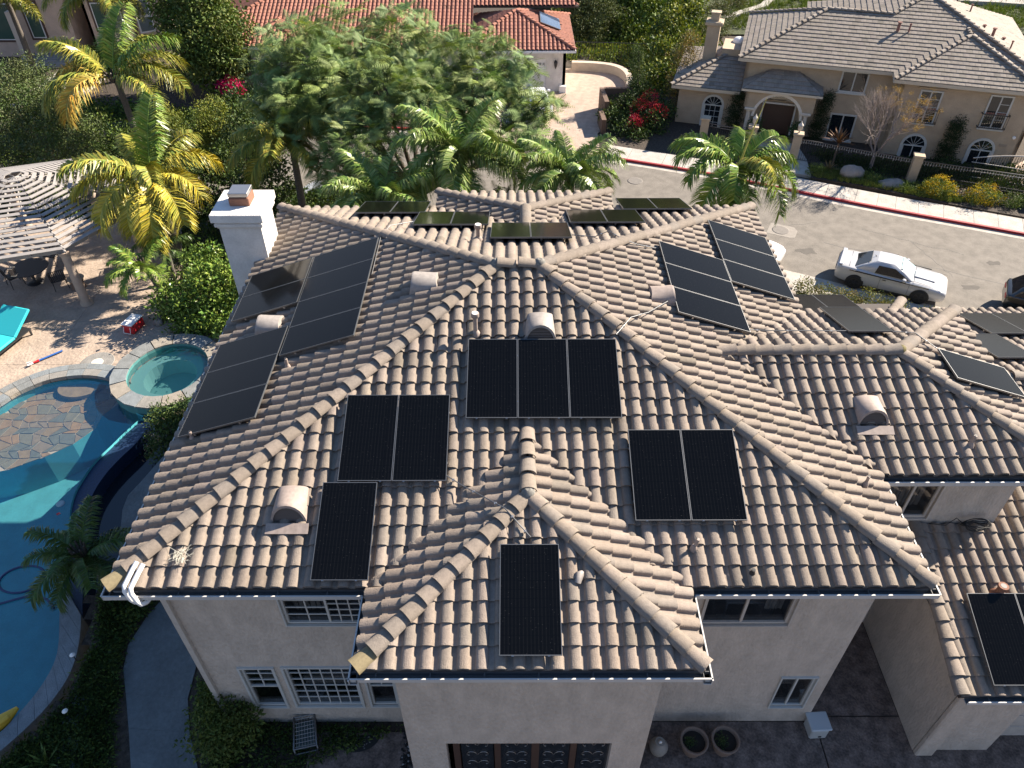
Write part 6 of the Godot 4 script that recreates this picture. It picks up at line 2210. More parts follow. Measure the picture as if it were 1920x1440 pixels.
func make_tan_house() -> void:
	FTILE = tile_shape([Vector2(0, 0.0), Vector2(0.012, 0.012), Vector2(0.325, 0.012), Vector2(0.336, 0.0)], 0.43, 0.05, 0.045)
	var o := thing("tan_house", "two-storey tan stucco house with flat grey-brown tiles, arched windows and columned entry", "house", Vector3(20.5, -3.0, -40.6), -deg_to_rad(17.0))
	var EV := 4.75
	var S := 0.40
	var mb := MB.new()
	wall(mb, Vector3(-5.8, 0, 0), Vector3.RIGHT, 9.2, EV)
	wall(mb, Vector3(-5.8, 0, -8.8), Vector3.BACK, 8.8, EV)
	wall(mb, Vector3(3.4, 0, 1.25), Vector3.RIGHT, 7.65, EV)
	wall(mb, Vector3(3.4, 0, 0), Vector3.BACK, 1.25, EV)
	wall(mb, Vector3(11.05, 0, 1.25), Vector3.FORWARD, 14.0, EV)
	wall(mb, Vector3(11.0, 0, -13.0), Vector3.LEFT, 13.0, EV)
	wall(mb, Vector3(-1.8, 0, -13.0), Vector3.BACK, 5.0, EV)
	put(o, "wall", mb, M.stucco_warm)
	mb = MB.new()
	wall(mb, Vector3(-9.8, 0, 0.02), Vector3.RIGHT, 4.0, 2.65)
	wall(mb, Vector3(-9.8, 0, -7.0), Vector3.BACK, 7.0, 2.65)
	wall(mb, Vector3(-5.8, 0, -7.0), Vector3.LEFT, 4.0, 2.65)
	put(o, "garage_wall", mb, M.stucco_warm)
	# roofs
	var polys := {
		"front": [Vector3(0, EV, 0.5), Vector3.FORWARD, [[Vector2(-6.3, 0), Vector2(2.6, 0), Vector2(2.6, 4.9), Vector2(-1.4, 4.9)], [Vector2(2.6, 0), Vector2(11.7, 0), Vector2(4.7, 7.0), Vector2(2.6, 4.9)]]],
		"left": [Vector3(-6.3, EV, 0), Vector3.RIGHT, [[Vector2(-9.3, 0), Vector2(0.5, 0), Vector2(-4.4, 4.9)]]],
		"back_left": [Vector3(0, EV, -9.3), Vector3.BACK, [[Vector2(-2.6, 4.9), Vector2(2.3, 0.0), Vector2(6.3, 0), Vector2(1.4, 4.9)]]],
		"upper_left": [Vector3(-2.3, EV, 0), Vector3.RIGHT, [[Vector2(-13.5, 0), Vector2(-9.3, 0), Vector2(-4.4, 4.9), Vector2(-6.5, 7.0)]]],
		"right": [Vector3(11.7, EV, 0), Vector3.LEFT, [[Vector2(-0.5, 0), Vector2(13.5, 0), Vector2(6.5, 7.0)]]],
		"bay_front": [Vector3(0, EV, 1.75), Vector3.FORWARD, [[Vector2(2.9, 0), Vector2(11.1, 0), Vector2(7.0, 4.1)]]],
		"bay_left": [Vector3(2.9, EV, 0), Vector3.RIGHT, [[Vector2(0.5, 0), Vector2(1.75, 0), Vector2(-2.35, 4.1), Vector2(-3.6, 4.1)]]],
		"bay_right": [Vector3(11.1, EV, 0), Vector3.LEFT, [[Vector2(-1.75, 0), Vector2(-0.5, 0), Vector2(3.6, 4.1), Vector2(2.35, 4.1)]]],
		"garage_front": [Vector3(0, 2.62, 0.5), Vector3.FORWARD, [[Vector2(-10.3, 0), Vector2(-5.82, 0), Vector2(-5.82, 4.0), Vector2(-6.3, 4.0)]]],
		"garage_left": [Vector3(-10.3, 2.62, 0), Vector3.RIGHT, [[Vector2(-7.5, 0), Vector2(0.5, 0), Vector2(-3.5, 4.0)]]],
	}
	var rm := MB.new()
	var recs := []
	var roof := put(o, "roof", MB.new(), M.felt)
	for k in polys:
		var q: Array = polys[k]
		roof_sheet(rm, q[0], q[1], q[2], S)
		for p in q[2]:
			lay_tiles(recs, roof, q[0], q[1], p, FTILE, 0.337, 0.36, [], S, 0.0, true)
	roof.mesh = rm.mesh()
	var fm := mat(0.43, 0.365, 0.305, 0.85, M.grain_tile, 0.9, M.bump_fine, 0.4)
	fm.vertex_color_use_as_albedo = true
	join_tiles(recs, roof, "tile_field", fm)
	var cap := cap_mesh(0.15, 0.13, 0.5)
	var cm := [fm, M.cap]
	var u := 0.05
	for l in [[Vector3(-6.35, EV, 0.55), Vector3(-1.4, EV + 1.96, -4.4)], [Vector3(-6.35, EV, -9.35), Vector3(-1.4, EV + 1.96, -4.4)], [Vector3(-1.4, EV + 1.96, -4.4), Vector3(2.6, EV + 1.96, -4.4)], [Vector3(2.6, EV + 1.96, -4.4), Vector3(4.7, EV + 2.8, -6.5)], [Vector3(11.75, EV, 0.55), Vector3(4.7, EV + 2.8, -6.5)], [Vector3(2.85, EV, 1.8), Vector3(7.0, EV + 1.64, -2.35)], [Vector3(11.15, EV, 1.8), Vector3(7.0, EV + 1.64, -2.35)], [Vector3(7.0, EV + 1.64, -2.35), Vector3(7.0, EV + 1.64, -3.7)], [Vector3(-10.35, 2.62, 0.55), Vector3(-6.3, 4.22, -3.5)]]:
		lay_caps(roof, l[0], l[1], cap, cm, 0.42, u)
	# fascia boards
	mb = MB.new()
	for l in [[Vector3(-6.35, EV - 0.09, 0.5), Vector3(2.9, EV - 0.09, 0.5)], [Vector3(2.85, EV - 0.09, 1.75), Vector3(11.15, EV - 0.09, 1.75)], [Vector3(-10.3, 2.53, 0.5), Vector3(-5.85, 2.53, 0.5)]]:
		var c: Vector3 = (l[0] + l[1]) * 0.5
		mb.box(c, Vector3(l[1].x - l[0].x, 0.20, 0.05))
		mb.box(c + Vector3(0, -0.08, -0.24), Vector3(l[1].x - l[0].x, 0.03, 0.44))
	mb.box(Vector3(-6.3, EV - 0.09, -4.4), Vector3(0.05, 0.2, 9.8))
	mb.box(Vector3(2.9, EV - 0.09, 1.12), Vector3(0.05, 0.2, 1.2))
	put(o, "fascia", mb, mat(0.50, 0.43, 0.33, 0.8))
	# windows
	flat_window(o, 0.12, 3.2, 1.5, 1.2, 0.0, [0, 0], M.window_frame)
	flat_window(o, 0.12, 0.1, 1.5, 1.6, 0.0, [0, 0], M.window_frame)
	for q in [[4.65, 2.25, [4, 4]], [8.47, 2.36, [0, 4]]]:
		var wn := flat_window(o, q[0], q[1], 1.16, 1.88, 1.25, q[2], M.window_frame)
		var rl := MB.new()
		rl.box(Vector3(q[0] + 0.58, q[1] + 0.85, 1.52), Vector3(1.5, 0.05, 0.05))
		rl.box(Vector3(q[0] + 0.58, q[1] + 0.04, 1.52), Vector3(1.5, 0.04, 0.04))
		for s in [-0.17, 1.33]:
			rl.box(Vector3(q[0] + s, q[1] + 0.85, 1.38), Vector3(0.04, 0.05, 0.26))
			rl.box(Vector3(q[0] + s, q[1] + 0.04, 1.38), Vector3(0.04, 0.04, 0.26))
		for k in 13:
			rl.box(Vector3(q[0] - 0.15 + 0.122 * k, q[1] + 0.44, 1.52), Vector3(0.022, 0.76, 0.022))
		put(wn, "balcony_rail", rl, M.iron)
		var hd := MB.new()
		hd.cbox(Vector3(q[0] + 0.58, q[1] + 2.06, 1.30), Vector3(1.55, 0.12, 0.14), 0.02)
		put(wn, "window_head", hd, M.stucco_warm)
	arch_window(o, Vector3(4.62, -0.25, 1.25), 1.25, 1.62, 2, 1)
	arch_window(o, Vector3(8.45, -0.05, 1.25), 1.25, 1.60, 2, 1)
	arch_window(o, Vector3(-8.0, -0.1, 0.02), 1.15, 2.1, 3, 4)
	mb = MB.new()
	mb.lathe([Vector2(0.10, -0.03), Vector2(0.10, 0.03), Vector2(0.06, 0.05)], Vector3(10.55, 1.9, 1.27), 10, Basis(Vector3.RIGHT, PI / 2))
	put(o, "wall_vent", mb, M.white)
	mb = MB.new()
	mb.box(Vector3(10.15, 1.35, 1.26), Vector3(0.42, 0.16, 0.02))
	put(o, "number_plate", mb, mat(0.3, 0.24, 0.18, 0.8))
	# entry: arched portico on two columns under a small hip roof
	mb = MB.new()
	arch_wall(mb, Vector3(-5.45, 2.05, 1.35), Vector3.RIGHT, 4.3, 1.18, 0.72, 3.58, -0.55, 0.3)
	wall(mb, Vector3(-5.45, 2.05, 0.02), Vector3.BACK, 1.33, 1.18)
	wall(mb, Vector3(-1.15, 2.05, 1.05), Vector3.FORWARD, 1.03, 1.18)
	put(o, "portico", mb, M.stucco_warm)
	mb = MB.new()
	for x in [-5.05, -1.55]:
		mb.cbox(Vector3(x, 1.97, 1.15), Vector3(0.62, 0.14, 0.62), 0.02)
		mb.lathe([Vector2(0.24, 0.0), Vector2(0.24, 0.12), Vector2(0.17, 0.2), Vector2(0.155, 1.7), Vector2(0.2, 1.78), Vector2(0.22, 1.90)], Vector3(x, 0, 1.15), 14)
	put(o, "column", mb, mat(0.62, 0.55, 0.46, 0.8))
	mb = MB.new()
	for k in 14:
		var a0 := PI * k / 14.0
		var a1 := PI * (k + 1) / 14.0
		var c := Vector3(-3.3, 1.5, 1.36)
		mb.quad(c + Vector3(cos(a0) * 1.60, sin(a0) * 1.60, 0.0), c + Vector3(cos(a1) * 1.60, sin(a1) * 1.60, 0), c + Vector3(cos(a1) * 1.43, sin(a1) * 1.43, 0), c + Vector3(cos(a0) * 1.43, sin(a0) * 1.43, 0))
	put(o, "arch_trim", mb, mat(0.66, 0.60, 0.52, 0.8))
	mb = MB.new()
	mb.box(Vector3(-3.2, 0.95, 0.04), Vector3(1.9, 1.9, 0.06))
	var dr := put(o, "front_door", mb, M.wood)
	mb = MB.new()
	mb.box(Vector3(-3.2, 2.45, 0.03), Vector3(1.9, 0.5, 0.05))
	put(dr, "pane", mb, M.dark_glass)
	mb = MB.new()
	mb.box(Vector3(-3.2, 2.0, 0.06), Vector3(2.1, 0.1, 0.1))
	mb.box(Vector3(-2.17, 1.0, 0.06), Vector3(0.1, 2.0, 0.1))
	mb.box(Vector3(-4.23, 1.0, 0.06), Vector3(0.1, 2.0, 0.1))
	put(dr, "door_frame", mb, M.white)
	var pr := MB.new()
	var prec := []
	var pro := put(o, "portico_roof", MB.new(), M.felt)
	for q in [[Vector3(0, 3.27, 1.62), Vector3.FORWARD, [Vector2(-5.75, 0), Vector2(-0.85, 0), Vector2(-2.47, 1.62), Vector2(-4.13, 1.62)]], [Vector3(-5.75, 3.27, 0), Vector3.RIGHT, [Vector2(0, 0), Vector2(1.62, 0), Vector2(0, 1.62)]], [Vector3(-0.85, 3.27, 0), Vector3.LEFT, [Vector2(-1.62, 0), Vector2(0, 0), Vector2(0, 1.62)]]]:
		roof_sheet(pr, q[0], q[1], [q[2]], 0.5)
		lay_tiles(prec, pro, q[0], q[1], q[2], FTILE, 0.337, 0.36, [], 0.5, 0.0, true)
	pro.mesh = pr.mesh()
	join_tiles(prec, pro, "tile_field", fm)
	mb = MB.new()
	mb.box(Vector3(-3.3, 3.20, 1.62), Vector3(4.95, 0.14, 0.05))
	mb.box(Vector3(-5.75, 3.20, 0.8), Vector3(0.05, 0.14, 1.6))
	mb.box(Vector3(-3.3, 3.17, 1.45), Vector3(4.85, 0.03, 0.3))
	put(pro, "fascia", mb, mat(0.55, 0.48, 0.38, 0.8))
	# chimney and roof boxes over the garage side
	mb = MB.new()
	mb.box(Vector3(-8.35, 4.3, -3.0), Vector3(0.85, 3.2, 0.75))
	mb.cbox(Vector3(-8.35, 5.75, -3.0), Vector3(1.15, 0.22, 1.05), 0.03)
	mb.box(Vector3(-8.35, 6.1, -3.0), Vector3(0.55, 0.5, 0.5))
	mb.cbox(Vector3(-8.35, 6.38, -3.0), Vector3(0.65, 0.08, 0.6), 0.02)
	put(o, "chimney", mb, M.stucco_warm)
	mb = MB.new()
	mb.box(Vector3(-6.95, 3.9, -3.6), Vector3(1.2, 0.8, 2.2))
	put(o, "roof_box", mb, M.stucco_warm)
	mb = MB.new()
	mb.lathe([Vector2(0.42, 0.0), Vector2(0.40, 0.12), Vector2(0.28, 0.26), Vector2(0.08, 0.32)], Vector3(-6.6, 4.3, -4.2), 12)
	put(o, "skylight", mb, M.white)
	for q in [[2.9, -2.9, 0.6, 0.09], [3.55, -2.9, 0.55, 0.05], [8.5, -3.8, 0.55, 0.09], [9.6, -3.2, 0.5, 0.05], [8.2, -5.2, 0.2, 0.08], [9.4, -4.6, 0.2, 0.08], [7.6, -7.6, 0.5, 0.05], [6.9, -9.0, 0.5, 0.05]]:
		var h: float = EV + S * minf(0.5 - q[1], 11.7 - q[0])
		mb = MB.new()
		mb.tube([Vector3(q[0], h - 0.1, q[1]), Vector3(q[0], h + q[2], q[1])], q[3], 8)
		mb.lathe([Vector2(q[3] * 1.5, h + q[2] - 0.06), Vector2(q[3] * 1.5, h + q[2])], Vector3(q[0], 0, q[1]), 8)
		put(o, "vent_pipe", mb, mat(0.22, 0.10, 0.08, 0.7))
	# climbing topiary on the walls
	for q in [["tall dark topiary column left of the tan house's entry", [[-5.9, 0.7, 0.5, 0.5], [-5.9, 1.5, 0.5, 0.48], [-5.85, 2.2, 0.45, 0.4]]], ["tall dark topiary column right of the tan house's entry", [[-0.55, 0.6, 0.4, 0.5], [-0.5, 1.4, 0.4, 0.5], [-0.45, 2.2, 0.38, 0.46], [-0.4, 2.8, 0.35, 0.35]]], ["tall dark topiary column between the two arched windows", [[7.15, 0.5, 1.65, 0.55], [7.15, 1.2, 1.62, 0.52], [7.2, 1.95, 1.6, 0.48], [7.2, 2.5, 1.58, 0.38]]]]:
		var t := thing("wall_topiary", q[0], "topiary", o.position, o.rotation.y)
		crown(t, q[1], CL.fine, [Color(0.025, 0.045, 0.018), Color(0.035, 0.055, 0.02)], 26.0, 0.75, M.leaf, "foliage", 1.0, 0.6)
	# planted urns by the door
	for x in [-4.55, -2.0]:
		var t := thing("potted_plant", "leafy potted plant at the %s column of the tan house's entry" % ("left" if x < -3 else "right"), "plant", o.to_global(Vector3(x, 0, 1.5)))
		var pm := MB.new()
		pm.lathe([Vector2(0.16, 0), Vector2(0.26, 0.4), Vector2(0.28, 0.45)], Vector3.ZERO, 12)
		put(t, "pot", pm, M.terracotta)
		crown(t, [[0, 0.85, 0, 0.45], [0.1, 1.2, 0, 0.35]], CL.broad, [Color(0.05, 0.09, 0.03)], 14.0, 0.6, M.leaf, "foliage")
	# iron fence with pillars, lanterns and an arched gate
	var f := thing("iron_fence", "black iron railings with tan pillars along the tan house's front garden", "fence", o.position, o.rotation.y)
	for q in [[-7.6, 3.2], [-4.6, 3.7], [-1.87, 4.0], [4.95, 5.15], [12.3, 5.6]]:
		mb = MB.new()
		mb.box(Vector3(q[0], 0.85, q[1]), Vector3(0.5, 1.7, 0.5))
		mb.cbox(Vector3(q[0], 1.76, q[1]), Vector3(0.62, 0.13, 0.62), 0.02)
		var pl := put(f, "pillar", mb, M.stucco_warm)
		if q[0] > -5.0 and q[0] < 0.0:
			mb = MB.new()
			mb.lathe([Vector2(0.05, 1.82), Vector2(0.05, 1.95), Vector2(0.12, 2.0), Vector2(0.15, 2.28), Vector2(0.17, 2.3), Vector2(0.05, 2.45), Vector2(0.02, 2.55)], Vector3(q[0], 0, q[1]), 8)
			put(pl, "lantern", mb, M.trim)
	for q in [[-7.3, 3.25, -4.9, 3.65], [-1.6, 4.05, 4.65, 5.1], [5.25, 5.17, 12.0, 5.58]]:
		var a := Vector3(q[0], 0, q[1])
		var b := Vector3(q[2], 0, q[3])
		var d := (b - a)
		var bs := Basis(d.normalized(), Vector3.UP, d.normalized().cross(Vector3.UP))
		mb = MB.new()
		for y in [0.14, 1.28, 1.45]:
			mb.box((a + b) * 0.5 + Vector3.UP * y, Vector3(d.length(), 0.045, 0.045), bs)
		put(f, "rail", mb, M.frame_black)
		mb = MB.new()
		var n := int(d.length() / 0.13)
		for k in n:
			mb.box(a + d * ((k + 0.5) / n) + Vector3.UP * 0.76, Vector3(0.02, 1.36, 0.02), bs)
		put(f, "pickets", mb, M.iron, Transform3D.IDENTITY, "stuff")
	var lights := MB.new()
	for q in [[-1.6, 4.10, 4.65, 5.15], [5.25, 5.22, 12.0, 5.63]]:
		for k in 46:
			var p := Vector3(q[0], 1.43, q[1]).lerp(Vector3(q[2], 1.43, q[3]), k / 45.0)
			lights.tube([p, p - Vector3.UP * rng.randf_range(0.08, 0.28)], 0.009, 4, false)
	put(f, "hanging_lights", lights, mat(0.6, 0.6, 0.58, 0.5), Transform3D.IDENTITY, "stuff")
	var gt := thing("driveway_gate", "arched black iron gate at the right edge in front of the tan house", "gate", o.position, o.rotation.y)
	mb = MB.new()
	var top := []
	for k in 13:
		var s := k / 12.0
		top.append(Vector3(lerpf(8.2, 14.4, s), 1.35 + 0.55 * sin(PI * s), lerpf(3.6, 4.2, s)))
	mb.tube(top, 0.035, 6)
	mb.tube([Vector3(8.2, 0.2, 3.6), Vector3(14.4, 0.2, 4.2)], 0.03, 6)
	mb.tube([Vector3(8.2, 1.1, 3.6), Vector3(14.4, 1.1, 4.2)], 0.025, 6)
	put(gt, "gate_frame", mb, M.trim)
	mb = MB.new()
	for k in 48:
		var s := (k + 0.5) / 48.0
		mb.box(Vector3(lerpf(8.2, 14.4, s), 0.75 + 0.27 * sin(PI * s), lerpf(3.6, 4.2, s)), Vector3(0.02, 1.1 + 0.55 * sin(PI * s), 0.02))
	put(gt, "pickets", mb, M.iron, Transform3D.IDENTITY, "stuff")
	# lower railing along the sidewalk, right of the yellow bushes
	var lf := thing("low_railing", "low black railing at the sidewalk's edge behind the yellow bushes", "railing", Vector3(0, -3.0, 0))
	mb = MB.new()
	var a2 := Vector3(25.2, 0, -32.9)
	var b2 := Vector3(33.0, 0, -29.6)
	for y in [0.25, 0.75, 0.92]:
		mb.tube([a2 + Vector3.UP * y, b2 + Vector3.UP * y], 0.025, 5)
	for k in 56:
		var p := a2.lerp(b2, k / 55.0)
		mb.box(p + Vector3.UP * 0.5, Vector3(0.022, 0.95, 0.022))
	put(lf, "railing", mb, M.iron)
	# paving between gate and house
	var pm2 := MB.new()
	pm2.prism(pv([Vector2(27.6, -33.6), Vector2(29.4, -32.6), Vector2(36.0, -34.0), Vector2(36.0, -40.0), Vector2(30.8, -36.2)]), -3.1, -2.95)
	st(put(self, "gate_drive", pm2, M.paver))
	var pm3 := MB.new()
	pm3.prism(pv([Vector2(16.4, -35.6), Vector2(18.0, -34.9), Vector2(18.4, -37.2), Vector2(18.4, -40.0), Vector2(15.6, -40.9), Vector2(15.9, -38.0)]), -3.1, -2.86)
	st(put(self, "entry_path", pm3, M.concrete))
	# boulders
	for q in [["large pale rounded boulder at the verge, in front of the tan house", 20.35, -34.75, 0.75, 0.55], ["flat pale boulder right of the larger one, by a pillar", 22.35, -33.6, 0.8, 0.32]]:
		boulder(q[0], Vector3(q[1], -2.95, q[2]), Vector3(q[3], q[4], q[3] * 0.65))

func boulder(label: String, at: Vector3, s: Vector3, m: Material = null) -> void:
	var mb := MB.new()
	var nz := FastNoiseLite.new()
	nz.seed = rng.randi() % 999
	nz.frequency = 0.9
	var rings := []
	for j in 9:
		var v := PI * (j / 8.0)
		var ring := PackedVector3Array()
		for i in 14:
			var a := -TAU * i / 14.0
			var d := Vector3(sin(v) * cos(a), -cos(v), sin(v) * sin(a))
			ring.append(d * s * (1.0 + 0.35 * nz.get_noise_3d(d.x, d.y, d.z)) + Vector3(0, s.y * 0.55, 0))
		rings.append(ring)
	mb.loft(rings)
	var o := thing("boulder", label, "boulder", at, 0.0)
	put(o, "stone", mb, m if m else M.rock)

func make_red_house() -> void:
	var o := thing("red_tiled_house", "pale pink house with red barrel-tile roofs and a white garage door, behind the feathery tree", "house", Vector3(0, 0, 0))
	var mb := MB.new()
	wall(mb, Vector3(-3.5, -3.0, -49.0), Vector3.RIGHT, 7.3, 3.3, [[0.6, 0.0, 5.85, 2.35]])
	wall(mb, Vector3(3.8, -3.0, -49.0), Vector3.FORWARD, 7.5, 3.3)
	wall(mb, Vector3(-22.0, -3.0, -50.5), Vector3.RIGHT, 18.5, 3.6)
	wall(mb, Vector3(-19.2, -3.0, -48.8), Vector3.RIGHT, 3.8, 3.4)
	wall(mb, Vector3(-19.2, -3.0, -50.5), Vector3.BACK, 1.7, 3.4)
	wall(mb, Vector3(-15.4, -3.0, -48.8), Vector3.FORWARD, 1.7, 3.4)
	wall(mb, Vector3(-22.0, -3.0, -62.0), Vector3.BACK, 11.5, 3.6)
	put(o, "wall", mb, M.stucco_white)
	# sectional garage door with small arched lights
	mb = MB.new()
	mb.box(Vector3(-0.28, -1.83, -49.14), Vector3(5.25, 2.34, 0.05))
	for r in 4:
		for c in 6:
			mb.cbox(Vector3(-2.50 + c * 0.89, -2.72 + r * 0.56, -49.11), Vector3(0.76, 0.44, 0.03), 0.012)
	var gd := put(o, "garage_door", mb, M.white)
	for c in 6:
		for k in 3:
			var g := MB.new()
			g.box(Vector3(-2.50 + c * 0.89 + (k - 1) * 0.22, -1.03, -49.09), Vector3(0.17, 0.2, 0.01))
			put(gd, "pane", g, M.dark_glass)
	mb = MB.new()
	mb.lathe([Vector2(0.02, -0.35), Vector2(0.09, -0.15), Vector2(0.12, 0.1), Vector2(0.14, 0.12), Vector2(0.03, 0.28)], Vector3(3.05, -0.95, -48.86), 8)
	put(o, "wall_lantern", mb, M.iron)
	mb = MB.new()
	mb.cbox(Vector3(3.62, -2.75, -48.85), Vector3(0.5, 0.5, 0.3), 0.02)
	put(o, "step_block", mb, M.white)
	var red := tile_shape(s_profile(0.31, 0.235, 0.10), 0.46, 0.035, 0.026)
	var rm := MB.new()
	var recs := []
	var roof := put(o, "roof", MB.new(), M.felt)
	var E := 0.28
	var defs := [
		[Vector3(0, E, -47.95), Vector3.FORWARD, [Vector2(-4.0, 0), Vector2(4.35, 0), Vector2(0.18, 4.17)]],
		[Vector3(4.35, E, 0), Vector3.LEFT, [Vector2(47.95, 0), Vector2(56.3, 0), Vector2(52.12, 4.17)]],
		[Vector3(-4.0, E, 0), Vector3.RIGHT, [Vector2(-56.3, 0), Vector2(-47.95, 0), Vector2(-52.12, 4.17)]],
		[Vector3(0, E, -56.3), Vector3.BACK, [Vector2(-4.35, 0), Vector2(4.0, 0), Vector2(-0.18, 4.17)]],
		[Vector3(0, 0.5, -49.6), Vector3.FORWARD, [Vector2(-23.0, 0), Vector2(-3.0, 0), Vector2(-3.0, 6.4), Vector2(-16.6, 6.4)]],
		[Vector3(0, 0.5, -49.6), Vector3.FORWARD, [Vector2(-3.0, 3.6), Vector2(4.9, 3.6), Vector2(3.0, 6.4), Vector2(-3.0, 6.4)]],
		[Vector3(-23.0, 0.5, 0), Vector3.RIGHT, [Vector2(-62.4, 0), Vector2(-49.6, 0), Vector2(-56.0, 6.4)]],
		[Vector3(0, 0.5, -48.2), Vector3.FORWARD, [Vector2(-19.6, 0), Vector2(-14.9, 0), Vector2(-17.25, 2.35)]],
		[Vector3(-14.9, 0.5, 0), Vector3.LEFT, [Vector2(48.2, 0), Vector2(49.6, 0), Vector2(51.95, 2.35), Vector2(50.55, 2.35)]],
		[Vector3(-19.6, 0.5, 0), Vector3.RIGHT, [Vector2(-49.6, 0), Vector2(-48.2, 0), Vector2(-50.55, 2.35), Vector2(-51.95, 2.35)]],
		[Vector3(0, 0.6, -47.2), Vector3.FORWARD, [Vector2(-12.6, 0), Vector2(-5.6, 0), Vector2(-9.1, 3.5)]],
		[Vector3(-5.6, 0.6, 0), Vector3.LEFT, [Vector2(47.2, 0), Vector2(49.6, 0), Vector2(53.1, 3.5), Vector2(50.7, 3.5)]],
		[Vector3(-12.6, 0.6, 0), Vector3.RIGHT, [Vector2(-49.6, 0), Vector2(-47.2, 0), Vector2(-50.7, 3.5), Vector2(-53.1, 3.5)]],
	]
	for q in defs:
		roof_sheet(rm, q[0], q[1], [q[2]], 0.36)
		lay_tiles(recs, roof, q[0], q[1], q[2], red, 0.31, 0.385, [], 0.36)
	roof.mesh = rm.mesh()
	var tm := mat(0.54, 0.225, 0.155, 0.85, M.grain_tile, 0.9, M.bump_fine, 0.4)
	tm.vertex_color_use_as_albedo = true
	join_tiles(recs, roof, "tile_field", tm)
	var cap := cap_mesh(0.16, 0.14, 0.46)
	var cm := [mat(0.52, 0.20, 0.13, 0.85, M.grain_tile, 0.9), mat(0.56, 0.24, 0.16, 0.85, M.grain_tile, 0.9)]
	var k1 := 0.36
	for l in [[Vector3(4.4, E, -47.9), Vector3(0.18, E + k1 * 4.17, -52.12)], [Vector3(-4.05, E, -47.9), Vector3(0.18, E + k1 * 4.17, -52.12)], [Vector3(4.4, E, -56.35), Vector3(0.18, E + k1 * 4.17, -52.12)], [Vector3(-14.85, 0.5, -48.15), Vector3(-17.25, 0.5 + k1 * 2.35, -50.55)], [Vector3(-19.65, 0.5, -48.15), Vector3(-17.25, 0.5 + k1 * 2.35, -50.55)], [Vector3(-17.25, 0.5 + k1 * 2.35, -50.55), Vector3(-17.25, 0.5 + k1 * 2.35, -52.0)], [Vector3(-23.05, 0.5, -49.55), Vector3(-16.6, 0.5 + k1 * 6.4, -56.0)], [Vector3(-5.55, 0.6, -47.15), Vector3(-9.1, 0.6 + k1 * 3.5, -50.7)], [Vector3(-12.65, 0.6, -47.15), Vector3(-9.1, 0.6 + k1 * 3.5, -50.7)], [Vector3(-9.1, 0.6 + k1 * 3.5, -50.7), Vector3(-9.1, 0.6 + k1 * 3.5, -53.2)]]:
		lay_caps(roof, l[0], l[1], cap, cm, 0.4, 0.06)
	mb = MB.new()
	mb.box(Vector3(0.18, E - 0.08, -47.92), Vector3(8.5, 0.16, 0.06))
	mb.box(Vector3(4.38, E - 0.08, -52.1), Vector3(0.06, 0.16, 8.4))
	mb.box(Vector3(0.18, E - 0.14, -48.4), Vector3(8.3, 0.04, 0.9))
	mb.box(Vector3(-17.25, 0.42, -48.17), Vector3(4.8, 0.16, 0.06))
	mb.box(Vector3(-10.5, 0.40, -49.57), Vector3(25, 0.14, 0.05))
	put(o, "gutter", mb, M.white)
	# solar collectors on the red roof
	for q in [["blue-grey ribbed solar collector on the red garage roof's right slope", Vector3(4.35, E, 0), Vector3.LEFT, 52.0, 1.85, 2.6, 1.6], ["blue ribbed solar collector at the top edge on the red house's upper roof", Vector3(0, 0.5, -49.6), Vector3.FORWARD, 1.0, 5.4, 3.2, 1.5]]:
		var b := slope_basis(q[2], 0.36)
		var at: Vector3 = q[1] + b.x * q[3] - b.z * q[4] + b.y * 0.22
		var p := thing("solar_collector", q[0], "solar panel", at)
		p.basis = b
		var fr := MB.new()
		fr.box(Vector3.ZERO, Vector3(q[5], 0.05, q[6]))
		put(p, "frame", fr, M.alu)
		for k in 9:
			var g := MB.new()
			g.box(Vector3((k - 4) * q[5] / 9.2, 0.031, 0), Vector3(q[5] / 9.2 - 0.05, 0.012, q[6] - 0.08))
			put(p, "cell_strip", g, mat(0.10, 0.15, 0.24, 0.2))
	# curved low wall round the driveway
	var lw := thing("driveway_wall", "low curved cream wall round the end of the red-tiled house's driveway", "wall", Vector3(0, 0, 0))
	mb = MB.new()
	ribbon(mb, smooth_line([Vector2(8.75, -48.6), Vector2(8.95, -50.4), Vector2(8.7, -51.9), Vector2(7.9, -53.0), Vector2(6.4, -53.6), Vector2(4.6, -53.8)], 4), 0.0, 0.45, -3.1, -2.35)
	put(lw, "wall", mb, mat(0.58, 0.48, 0.38, 0.9, M.grain_soft, 0.5))
	mb = MB.new()
	for k in 30:
		var s := k / 29.0
		mb.box(Vector3(lerpf(4.3, 10.5, s), -1.9, -55.0 + 0.6 * s), Vector3(0.03, 1.3, 0.03))
	mb.tube([Vector3(4.3, -1.3, -55.0), Vector3(10.5, -1.3, -54.4)], 0.03, 5)
	var rf := thing("iron_railing", "thin dark railing behind the curved driveway wall", "railing", Vector3.ZERO)
	put(rf, "railing", mb, M.iron)
	# dark wall in front of the flowering hedge
	var gw := thing("garden_wall", "dark brown garden wall beside the flowering hedge at the driveway mouth", "wall", Vector3.ZERO)
	mb = MB.new()
	mb.box(Vector3(6.25, -2.3, -44.6), Vector3(0.3, 1.5, 2.6), Basis(Vector3.UP, 0.05))
	mb.box(Vector3(5.95, -2.55, -42.4), Vector3(0.3, 1.0, 1.9), Basis(Vector3.UP, 0.05))
	mb.box(Vector3(7.4, -2.3, -45.85), Vector3(2.1, 1.5, 0.3))
	put(gw, "wall", mb, mat(0.16, 0.10, 0.07, 0.9, M.grain_soft, 0.6))

